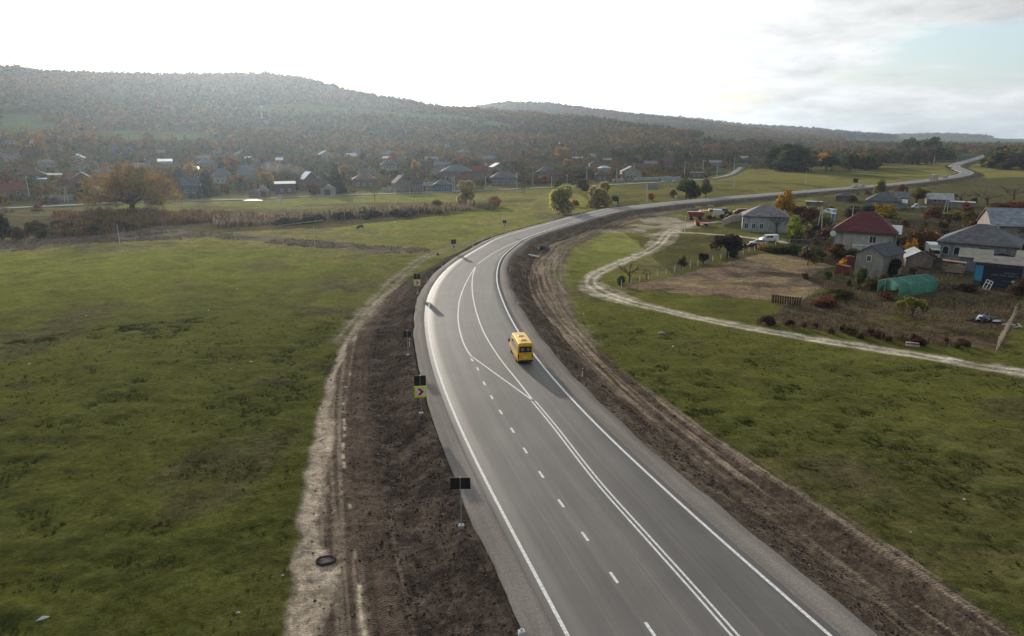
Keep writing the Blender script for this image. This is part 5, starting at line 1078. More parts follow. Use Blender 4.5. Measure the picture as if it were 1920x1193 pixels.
# ------------------------------------------------------------------ poles, masts, fences
def pole(px, pb, pt, label, r=.13, arm=True, name='utility_pole', cat='utility pole', m_=None, lean=0, group=None):
    t, k, p = thing_at(px, pb, name, label, cat, group=group); h = zat(px, pt, p); mb = MB(); mb.tube([(0, 0, -.3), (lean, 0, h)], [r, r * .7], 8); mb.build('post', m_ or M['whitewash'], t)
    if arm:
        mb = MB(); mb.box((lean * .95, 0, h - .6), (1.7, .1, .12))
        for x_ in (-.75, 0, .75): mb.cyl((x_ + lean * .95, 0, h - .42), .05, .22, n=6)
        mb.build('crossarm', M['concrete'], t)
    return t
pl = [(225,461,421,'whitish pole standing at the edge of the near left meadow',.10,False), (591,468,425,'thin grey pole in the meadow left of the haul track mouth',.09,False), (923,450,410,'thin grey pole beside the bend left of the road',.1,False), (545,232,0,'',0,False),
      (1284,436,404,'grey pole at the mouth of the machinery yard',.13,False), (1323,0,0,'',0,0), (1594,438,388,'thin pole behind the maroon-roofed house left side',.11,True), (1750,312,292,'pale pole by the far bend',.2,False),
      (55,369,330,'pale pole right of the long house with a faded red roof',.2,True), (379,369,344,'pale pole beside the tall dark green tree',.18,True), (527,392,364,'lamp-topped pole in the strip right of the wet road patch',.14,True), (741,388,354,'thin pole with a pale lamp below the brown-roofed house',.14,True),
      (768,367,340,'thin pole in front of the brown-roofed house',.14,True), (848,358,332,'left pole of the pair beside the yellow willow',.2,True), (852,358,330,'right pole of the pair beside the yellow willow',.2,True), (911,356,330,'pole in front of the white porch',.16,True),
      (969,354,324,'pole left of the lattice mast',.15,True), (999,347,322,'pole right of the lattice mast',.15,True), (1034,352,330,'pale pole left of the left willow',.2,True), (1063,346,326,'lamp pole above the left willow',.15,True), (1100,342,314,'thick pale pole between the two willows',.22,True),
      (1156,342,316,'pale pole right of the big willow',.17,True), (1317,330,300,'pale pole in front of the pale grey village house',.18,True), (1283,334,302,'grey pole left of the side road mouth',.15,True), (1344,332,303,'thin dark pole right of the pale grey village house',.12,True),
      (1376,322,296,'pole beside the side road in the village',.14,True), (1376,354,330,'thin pole in the pasture beyond the far stretch',.12,True), (1510,344,322,'thin pole in the pasture below the tree belt',.12,False), (430,358,0,'',0,0), (1118,0,0,'',0,0), (1542,440,392,'',0,0)]
for a_ in pl:
    if a_[4] and a_[2]: pole(a_[0], a_[1], a_[2], a_[3], a_[4], a_[5])
for (px, pb, pt, lb) in ((1535,443,386,'A-shaped concrete pole with two legs left of the maroon-roofed house'), (1771,410,365,'A-shaped pole with two legs in front of the pale sheet roof'), (125,378,350,'A-shaped pale pole left of the broad oak')):
    t, k, p = thing_at(px, pb, 'utility_pole', lb, 'utility pole'); h = zat(px, pt, p)
    for s_ in (-1, 1): mb = MB(); mb.tube([(s_ * .75, 0, -.2), (s_ * .08, 0, h)], [.13, .09], 7); mb.build('leg', M['whitewash'], t)
    mb = MB(); mb.box((0, 0, h - .5), (1.8, .1, .12)); mb.build('crossarm', M['concrete'], t)
def mast(px, pb, pt, lb, w=1.1, lamps=True):
    t, k, p = thing_at(px, pb, 'lattice_mast', lb, 'mast'); h = zat(px, pt, p); mb = MB(); n_ = max(6, int(h / 1.6)); c = [(-1, -1), (1, -1), (1, 1), (-1, 1)]
    for (a_, b_) in c: mb.tube([(a_ * w / 2, b_ * w / 2, 0), (a_ * w * .22, b_ * w * .22, h)], .085, 4)
    for i in range(n_):
        z0, z1 = h * i / n_, h * (i + 1) / n_; s0 = w / 2 * (1 - .56 * i / n_); s1 = w / 2 * (1 - .56 * (i + 1) / n_)
        for j in range(4):
            a_, b_ = c[j], c[(j + 1) % 4]
            if i % 2: a_, b_ = b_, a_
            mb.tube([(a_[0] * s0, a_[1] * s0, z0), (b_[0] * s1, b_[1] * s1, z1)], .045, 3)
    mb.build('lattice', M['black_plastic'], t)
    if lamps:
        mb = MB(); mb.box((0, 0, h), (3.2, .3, .2)); mb.box((0, 0, h - 1.5), (2.4, .3, .2)); mb.box((0, 0, h + .15), (1.2, 1.2, .1)); pf = mb.build('platform', M['black_plastic'], t)
        for i, (x_, z_) in enumerate([(-1.4, h + .4), (-.5, h + .4), (.5, h + .4), (1.4, h + .4), (-1.1, h - 1.2), (1.1, h - 1.2)]): mb = MB(); mb.box((x_, -.2, z_), (.5, .35, .5)); mb.build('lamp', M['steel'], pf)
mast(981, 364, 283, 'tall dark lattice floodlight mast between the village and the left willow', 1.3)
mast(1590, 318, 281, 'dark lattice mast standing left of the poplar in the far tree line', 1.6)
mast(1653, 308, 282, 'dark lattice mast standing right of the poplar in the far tree line', 1.6)
mast(1437, 318, 280, 'thin dark lattice mast in front of the far tree belt', 1.0, False)
# water tower
t, k, p = thing_at(492, 232, 'water_tower', 'slender white water tower with a wider tank on the hillside', 'water tower'); h = zat(492, 199, p)
mb = MB(); mb.cyl((0, 0, h * .36), 1.1, h * .78, n=14); mb.build('shaft', cmat('wall', (0.6, 0.62, 0.62)), t, smooth=True)
mb = MB(); mb.tube([(0, 0, h * .70), (0, 0, h * .76), (0, 0, h * .95), (0, 0, h)], [1.1, 2.0, 2.0, .5], 14); mb.build('tank', cmat('wall', (0.66, 0.68, 0.66)), t)
def fence(pts, lb, sp=2.5, h=1.4, m_=None, wires=3, post=.05, name='wire_fence', mesh=False):
    P = resample(np.array([at(*q).xy for q in pts]), 200); L = arclen(P)[-1]; n_ = min(100, int(L / sp)); P = resample(P, n_ + 1); z = ground_h(P[:, 0], P[:, 1])
    t = thing(name, lb, 'fence', (P[0][0], P[0][1], z[0])); o0 = Vector((P[0][0], P[0][1], z[0]))
    for i in range(n_ + 1):
        mb = MB(); q = Vector((P[i][0], P[i][1], z[i])) - o0; ln = random.uniform(-.06, .06); mb.tube([q + Vector((0, 0, -.2)), q + Vector((ln, ln, h * random.uniform(.9, 1.1)))], [post, post * .8], 5); mb.build('post', m_ or M['wood'], t)
    mb = MB()
    for wv in range(wires): mb.tube([Vector((P[i][0], P[i][1], z[i] + h * (.25 + .68 * wv / max(1, wires - 1)))) - o0 for i in range(n_ + 1)], .018, 3)
    if wires: mb.build('wire', M['rust'], t)
fence([(1165,538),(1210,525),(1260,512),(1330,492),(1390,478),(1425,468)], 'row of whitewashed posts along the left side of the brown plot', 3.4, 1.5, M['whitewash'], 2, .09)
fence([(1168,543),(1250,548),(1350,558),(1455,569)], 'thin wire fence along the near side of the brown plot', 2.6, 1.3)
fence([(1495,570),(1530,552),(1562,535)], 'short green-grown fence right of the dark wooden gate', 1.8, 1.4)
fence([(1428,607),(1560,628),(1700,646),(1868,662)], 'long shrub-covered wire fence along the near side of the weedy plot', 2.6, 1.5)
fence([(1868,660),(1888,625),(1905,590)], 'leaning fence of pale birch poles at the right end of the weedy plot', 1.6, 2.2, M['palewood'], 2, .07)
fence([(1430,604),(1462,585),(1494,572)], 'short wire fence between the weedy plot and the dark wooden gate', 2.2, 1.3)
fence([(1300,433),(1345,437),(1395,443)], 'dark wire fence below the green yard of the grey hip-roofed house', 2.5, 1.2)
fence([(1420,468),(1440,460),(1470,462)], 'low fence of pale posts beside the black parked car', 2.0, 1.3, M['whitewash'], 1, .09)
fence([(468,371),(520,370),(600,366)], 'dark board fence between the two white gabled garages', 2.2, 1.7, M['wood'], 4, .12, 'board_fence')
def wallthing(pts, h, lb, m_, th=.25, name='garden_wall'):
    P = [at(*q) for q in pts]; o0 = P[0]; t = thing(name, lb, 'wall', o0); mb = MB()
    for a_, b_ in zip(P[:-1], P[1:]):
        d_ = (b_ - a_); an = math.atan2(d_.y, d_.x); c = (a_ + b_) / 2 - o0; mb.box((c.x, c.y, c.z + h / 2 - .3), (Vector((d_.x, d_.y)).length, th, h + .6), 0, an)
    mb.build('wall', m_, t); return t
wallthing([(80,378),(155,375)], 2.6, 'grey concrete wall beside the old road left of the broad oak', M['concrete'])
wallthing([(716,359),(794,357)], 2.2, 'long pale concrete wall in front of the brown-roofed house', cmat('wall', (0.42, 0.42, 0.42)))
wallthing([(1148,341),(1200,339),(1260,336)], 2.0, 'long pale wall running right from the pale-gabled house', cmat('wall', (0.42, 0.44, 0.46)))
wallthing([(1240,341),(1275,337)], 2.4, 'pale greenish metal fence beside the silver car on the old road', cmat('wall', (0.36, 0.46, 0.46)), .1)
wallthing([(1300,330),(1360,325)], 2.0, 'turquoise fence along the old road near the side road', cmat('wall', (0.12, 0.26, 0.24)), .1)
wallthing([(1355,424),(1372,416),(1393,414)], 2.2, 'pale ruined block wall beside the machinery yard', cmat('wall', (0.40, 0.36, 0.31)), .4)
wallthing([(1480,455),(1510,456),(1558,462)], 1.0, 'low dark retaining wall topped with white pots left of the maroon-roofed house', cmat('wall', (0.10, 0.09, 0.08)), .5)
wallthing([(794,357),(822,356)], 2.0, 'dark green hedge-like panel fence beside the long pale concrete wall', cmat('wall', (0.03, 0.07, 0.04)), .3)
wallthing([(1540,449),(1562,446)], 1.6, 'whitewashed stub wall left of the satellite dish', cmat('wall', (0.40, 0.39, 0.37)), .3)
for x_, y_ in ((1496,473),(1515,474),(1532,475)): pass
t, k, p = thing_at(1474, 572, 'wooden_gate', 'dark reddish wooden panel gate at the corner of the brown plot', 'gate', -0.1)
mb = MB()
for i in range(12): mb.box((-2.2 + i * .4, 0, .85), (.3, .05, 1.5))
mb.build('board', cmat('wall', (0.09, 0.045, 0.03)), t); mb = MB()
for z_ in (.35, 1.35): mb.box((0, .06, z_), (4.8, .06, .12))
for x_ in (-2.45, 2.45): mb.box((x_, 0, .8), (.14, .14, 2.0))
mb.build('frame', M['wood'], t)
t, k, p = thing_at(1710, 650, 'bench', 'small overturned bench with reddish-white slats on the grass verge', 'bench', 0.15)
mb = MB(); mb.box((0, 0, .55), (1.7, .5, .07)); mb.build('seat', cmat('wall', (0.45, 0.30, 0.25)), t); mb = MB(); mb.box((0, -.5, .28), (1.7, .06, .3)); mb.build('backrest', cmat('wall', (0.55, 0.42, 0.38)), t)
for x_ in (-.8, .8): mb = MB(); mb.box((x_, -.2, .28), (.07, .6, .55)); mb.build('leg', M['rust'], t)
t, k, p = thing_at(1846, 603, 'junk_pile', 'heap of blue and white plastic sheets and scrap in the weedy plot', 'junk pile')
rj = np.random.default_rng(8)
for nm, cc_, n_ in (('blue_sheet', (0.10, 0.16, 0.32), 5), ('white_sheet', (0.55, 0.57, 0.6), 6), ('dark_scrap', (0.03, 0.03, 0.035), 7)):
    mb = MB()
    for i in range(n_): mb.box((rj.uniform(-2, 2), rj.uniform(-.9, .9), rj.uniform(.2, .9)), (rj.uniform(.5, 1.6), rj.uniform(.3, 1.0), rj.uniform(.05, .35)), 0, rj.uniform(0, 3), .8, rj.uniform(-.4, .4), rj.uniform(-.4, .4))
    mb.build(nm, cmat('cloth', cc_), t)
t, k, p = thing_at(1898, 613, 'scrap_heap', 'small scatter of pale scrap beside the leaning birch poles', 'scrap'); mb = MB()
for i in range(9): mb.box((rj.uniform(-1.2, 1.2), rj.uniform(-.6, .6), rj.uniform(.1, .4)), (rj.uniform(.3, 1.0), .15, .08), 0, rj.uniform(0, 3), 1, rj.uniform(-.5, .5))
mb.build('slat', cmat('cloth', (0.42, 0.42, 0.4)), t)
t, k, p = thing_at(1578, 514, 'rabbit_hutch', 'rusty red-brown metal box hutch at the top of the brown plot', 'hutch', -0.2); mb = MB(); mb.box((0, .8, .9), (2.6, 1.6, 1.7)); mb.build('body', M['rust'], t); mb = MB(); mb.box((0, .8, 1.82), (2.9, 1.9, .1), 0, 0, 1, 0.12); mb.build('lid', cmat('roof', (0.24, 0.08, 0.04)), t); mb = MB(); mb.box((.15, -.04, .9), (.1, .06, 1.6)); mb.build('post', M['wood'], t)
t, k, p = thing_at(1592, 498, 'rusty_tank', 'dark red upright tank behind the rusty hutch', 'tank'); mb = MB(); mb.cyl((0, 0, 1.1), .9, 2.2, n=14); mb.cyl((0, 0, 2.25), .5, .1, n=12); mb.build('drum', cmat('car', (0.14, 0.02, 0.02)), t)
t, k, p = thing_at(1513, 482, 'well_shelter', 'little dark pyramid-roofed well shelter on posts', 'well'); mb = MB(); mb.box((0, .6, .45), (1.1, 1.1, .9)); mb.build('well_ring', M['concrete'], t)
for x_ in (-.8, .8): mb = MB(); mb.box((x_, .6, 1.0), (.12, .12, 2.0)); mb.build('post', M['wood'], t)
mb = MB(); mb.add([(-1.3,-.6,1.9),(1.3,-.6,1.9),(1.3,1.8,1.9),(-1.3,1.8,1.9),(0,.6,3.0)], [(3,2,1,0),(0,1,4),(1,2,4),(2,3,4),(3,0,4)]); mb.build('roof', cmat('roof', (0.045, 0.05, 0.055)), t)
t, k, p = thing_at(1788, 512, 'lumber_stack', 'stack of pale planks and crates under a rusty sheet beside the greenhouse', 'lumber'); mb = MB()
for i in range(9): mb.box((rj.uniform(-.5, .5), i * .04, .2 + i * .2), (3.4, .5, .1), 0, rj.uniform(-.1, .1))
mb.build('plank', M['palewood'], t); mb = MB(); mb.box((-.2, .5, 2.5), (4.6, 2.2, .08), 0, 0, 1, .05); mb.build('cover_sheet', cmat('roof', (0.30, 0.18, 0.13)), t); mb = MB()
for x_ in (-2.2, 1.8): mb.box((x_, .3, 1.2), (.15, .15, 2.4))
mb.box((-1.5, .6, 1.0), (1.3, .8, 2.0)); mb.build('support', M['wood'], t)
t, k, p = thing_at(1561, 414, 'outhouse', 'tall narrow blue and white outhouse behind the satellite dish', 'outhouse'); mb = MB(); mb.box((0, .7, 1.2), (1.4, 1.4, 2.5)); mb.build('wall', cmat('wall', (0.5, 0.58, 0.68)), t); mb = MB(); mb.box((0, -.02, 1.3), (.7, .06, 1.9)); mb.build('door', cmat('wall', (0.10, 0.25, 0.42)), t); mb = MB(); mb.box((0, .7, 2.55), (1.8, 1.8, .12), 0, 0, 1, .08); mb.build('roof', M['white'], t)
t, k, p = thing_at(1240, 627, 'boulder', 'grey boulder lying in the grass between the road and the pale track', 'boulder'); mb = MB(); mb.tube([(-.5, 0, .05), (-.2, .06, .15), (.25, 0, .17), (.55, -.06, .05)], [.12, .28, .26, .12], 8); mb.build('rock', M['concrete'], t, smooth=True)
# culvert mouth in the right embankment
t, k, p = thing_at(1016, 468, 'culvert', 'grey concrete culvert mouth in the dark right-hand embankment', 'culvert', 0.5)
mb = MB(); mb.box((0, .3, .5), (2.2, .3, 1.3)); mb.build('headwall', cmat('wall', (.2, .19, .18)), t)
for s_ in (-1, 1): mb = MB(); mb.box((s_ * 1.25, -.5, .35), (.22, 1.5, .9), 0, s_ * .4); mb.build('wing_wall', cmat('wall', (.2, .19, .18)), t)
mb = MB(); mb.cyl((0, .05, .5), .42, .5, 'Y', 16); mb.build('pipe', M['black_plastic'], t)
t, k, p = thing_at(1000, 482, 'concrete_slab', 'pale concrete slab lying on the dark bank left of the culvert mouth', 'slab', -0.7); mb = MB(); mb.box((0, 0, .25), (3.6, .8, .35), 0, 0, 1, .05); mb.build('slab', M['concrete'], t)
t, k, p = thing_at(565, 424, 'pale_log', 'long pale pole lying on posts in front of the shrub band', 'log', 0.12); mb = MB(); mb.tube([(-7.5, 0, .5), (7.5, 0, 1.6)], .12, 6); mb.build('pole', M['palewood'], t); mb = MB(); mb.box((-5, 0, .2), (.2, .2, 1.0)); mb.box((5, 0, .6), (.2, .2, 1.6)); mb.build('prop', M['wood'], t)
t, k, p = thing_at(1015, 1190, 'x', 'x', 'x'); bpy.data.objects.remove(t)
t, k, p = thing_at(978, 1190, 'concrete_footing', 'small white concrete footing at the bottom edge of the left gravel verge', 'footing'); mb = MB(); mb.box((0, 0, .12), (.42, .36, .3), 0, .3, .85); mb.cyl((0, 0, .32), .07, .2); mb.build('block', M['whitewash'], t, bevel=.04)
t, k, p = thing_at(611, 1052, 'old_tyre', 'large dark ring-shaped old tyre half buried in the pale haul road', 'tyre'); mb = MB(); mb.tube([(.60 * math.cos(a_), .5 * math.sin(a_), .05 + .04 * math.sin(3 * a_)) for a_ in np.linspace(0, 2 * math.pi, 25)], .11, 7, cap=False); mb.build('tyre', cmat('wall', (0.045, 0.04, 0.037)), t, smooth=True); mb = MB(); mb.cyl((0, 0, .01), .5, .06, n=18); mb.build('soil_fill', cmat('wall', (0.11, 0.09, 0.07)), t)
lit = [(80,1161,'big white plastic bag lying in the bottom left of the near meadow',.5),(82,1046,'small white scrap lying above the big plastic bag in the near meadow',.22),(55,683,'white scrap near the left edge of the meadow',.3),(162,593,'white scrap in the upper left meadow',.3),(391,582,'tiny white scrap in the upper middle of the left meadow',.25),(444,542,'tiny white scrap farthest up the left meadow',.25),
       (470,680,'long white scrap in the meadow left of the haul road',.5),(434,692,'small white scrap beside the long one left of the haul road',.25),(530,1080,'small white scrap at the grass edge beside the haul road',.2),(446,1150,'tiny pale twig scrap near the bottom of the haul road grass edge',.2),(1262,650,'small white scrap below the boulder',.25),(1808,938,'white scrap in the dark grass on the right',.3),(1094,589,'small white scrap between the road and the pale track',.3),(741,417,'white scrap behind the grazing cow',.7),(1707,1000,'small white scrap on the right grass edge',.25),(691,1165,'dark clod of earth on the haul road at the bottom',.3)]
for px, py, lb, s_ in lit:
    t, k, p = thing_at(px, py, 'litter' if 'clod' not in lb else 'clod', lb, 'litter' if 'clod' not in lb else 'clod'); mb = MB(); rr_ = np.random.default_rng(px)
    pts = [(s_ * (1 + .3 * rr_.normal()) * math.cos(a_) * .6, s_ * (.5 + .2 * rr_.normal()) * math.sin(a_) * .6, .03) for a_ in np.linspace(0, 6.28, 8, endpoint=False)]
    mb.add(pts + [(0, 0, .1 + s_ * .25)] , [(i, (i + 1) % 8, 8) for i in range(8)]); mb.build('scrap', M['white'] if 'clod' not in lb else cmat('wall', (0.04, 0.035, 0.03)), t)
# cow
t, k, p = thing_at(676, 431, 'cow', 'black cow grazing in the bright meadow with its head lowered to the left', 'cow', 0.1)
me = bpy.data.meshes.new('cow_body'); vs = [(.75,0,1.15),(.2,0,1.12),(-.4,0,1.15),(-.8,0,1.1),(-1.05,0,.7),(-1.2,0,.32),(-1.38,0,.12), (.95,0,1.1),(1.0,.02,.6),
   (.75,.22,.85),(.82,.22,.45),(.76,.22,.02),(.75,-.22,.85),(.82,-.22,.45),(.76,-.22,.02), (-.62,.2,.8),(-.6,.2,.42),(-.62,.2,.02),(-.62,-.2,.8),(-.6,-.2,.42),(-.62,-.2,.02),(-1.16,.14,.42),(-1.16,-.14,.42)]
es = [(0,1),(1,2),(2,3),(3,4),(4,5),(5,6),(0,7),(7,8),(0,9),(9,10),(10,11),(0,12),(12,13),(13,14),(2,15),(15,16),(16,17),(2,18),(18,19),(19,20),(5,21),(5,22)]
rads = [.34,.40,.38,.27,.17,.15,.09,.08,.03,.17,.085,.06,.17,.085,.06,.15,.08,.06,.15,.08,.06,.04,.04]
me.from_pydata(vs, es, []); o = bpy.data.objects.new('cow_body', me); COL.objects.link(o); o.parent = t; md = o.modifiers.new('s', 'SKIN'); sv = me.skin_vertices[0].data
for i, r_ in enumerate(rads): sv[i].radius = (r_, r_)
sv[1].use_root = True; o.modifiers.new('u', 'SUBSURF').levels = 1; me.materials.append(cmat('wall', (0.015, 0.014, 0.014)))
# puddle on the old road verge
pq = [at(a_, b_) for a_, b_ in ((455,377.2),(466,376.4),(482,376.2),(494,376.8),(484,377.6),(466,377.9))]; zz = max(q.z for q in pq) + .3
mb = MB(); mb.add([(q.x, q.y, zz) for q in pq], [(0, 5, 4, 3, 2, 1)]); struct(mb.build('puddle', mat('wet_film', (0.12, 0.11, 0.10), 0.6, var=0.1, bump=0, spec=0.6)))
# ------------------------------------------------------------------ trees: individually placed
# the broad oak
op = at(250, 404); ot = thing('oak_tree', 'broad lone oak with russet-green spreading crown on the far edge of the left meadow', 'tree', op)
rg = np.random.default_rng(42); k = mpp(op); oh = zat(250, 303, op); ow = 172 * k
mb = MB(); mb.tube([(0, 0, -.5), (0, 0, .8), (.1, 0, oh * .16), (.2, 0, oh * .27)], [1.55, 1.1, .95, .9], 10)
tips = []
def limb(a, d, L, r, lv):
    pts = [Vector(a)]; d = Vector(d).normalized()
    for i in range(4):
        d = (d + Vector(rg.normal(0, .16, 3)) + Vector((0, 0, -.02 if lv < 2 else .03))).normalized(); pts.append(pts[-1] + d * L / 4)
    mb.tube(pts, [r, r * .82, r * .66, r * .52, r * .36], 6 if lv < 2 else 4)
    if lv < 3:
        for q in ((2, 3, 4) if lv else (1, 2, 3, 4)):
            for s_ in range(2 if lv < 2 else 1):
                nd = (d + Vector(rg.normal(0, .62, 3)) + Vector((0, 0, .1))).normalized(); limb(pts[q], nd, L * rg.uniform(.45, .68), r * .42, lv + 1)
    if lv >= 1: tips.extend(pts[2:])
for i in range(11):
    an = i * 2 * math.pi / 11 + rg.uniform(-.2, .2); el = rg.choice([.12, .45, .9]) + rg.uniform(-.05, .15); limb((.15, 0, oh * rg.uniform(.17, .28)), (math.cos(an), math.sin(an), el), ow * .36 * (1 if el < .8 else .85), .48, 0)
mb.build('trunk', M['bark'], ot)
T_ = np.array([tuple(q) for q in tips]); e_ = (T_[:, 0] / (ow * .5)) ** 2 + (T_[:, 1] / (ow * .5)) ** 2 + ((T_[:, 2] - oh * .33) / (oh * .66)) ** 2; T_ = T_[e_ < 1.05]
n_ = 15000; P = T_[rg.integers(0, len(T_), n_)] + rg.normal(0, .55, (n_, 3)) * [1, 1, .8]
an = rg.uniform(0, 6.28, 4500); cz = rg.uniform(0, 1, 4500) ** .8; q_ = np.sqrt(1 - cz ** 2) ; S_ = np.stack([np.cos(an) * q_ * ow * .49, np.sin(an) * q_ * ow * .49, oh * (.27 + .72 * cz)], 1) * rg.uniform(.86, 1.0, 4500)[:, None]
S_ = S_[fbm(S_[:, 0], S_[:, 1] + S_[:, 2] * 2, 3.2, 3, 6) > .47]; P = np.vstack([P, S_]); P = P[P[:, 2] > oh * .23]; n_ = len(P)
mixv = fbm(P[:, 0] * 1.2, P[:, 2] + P[:, 1], 5, 3, 8)[:, None]; colr = np.array([0.32, 0.17, 0.045]) * ss(.4, .6, mixv) + np.array([0.23, 0.175, 0.045]) * (1 - ss(.4, .6, mixv)); colr = colr * rg.uniform(.6, 1.35, n_)[:, None]
V, Qd, TT = leaves(P, np.full(n_, .21), P / (np.linalg.norm(P, axis=1)[:, None] + 1e-6), 0, rg, colr); M['oak'] = leafmat('oak_foliage', trans=0.5, objcol=False); npmesh('crown', V, Qd, M['oak'], ot, tone=TT)

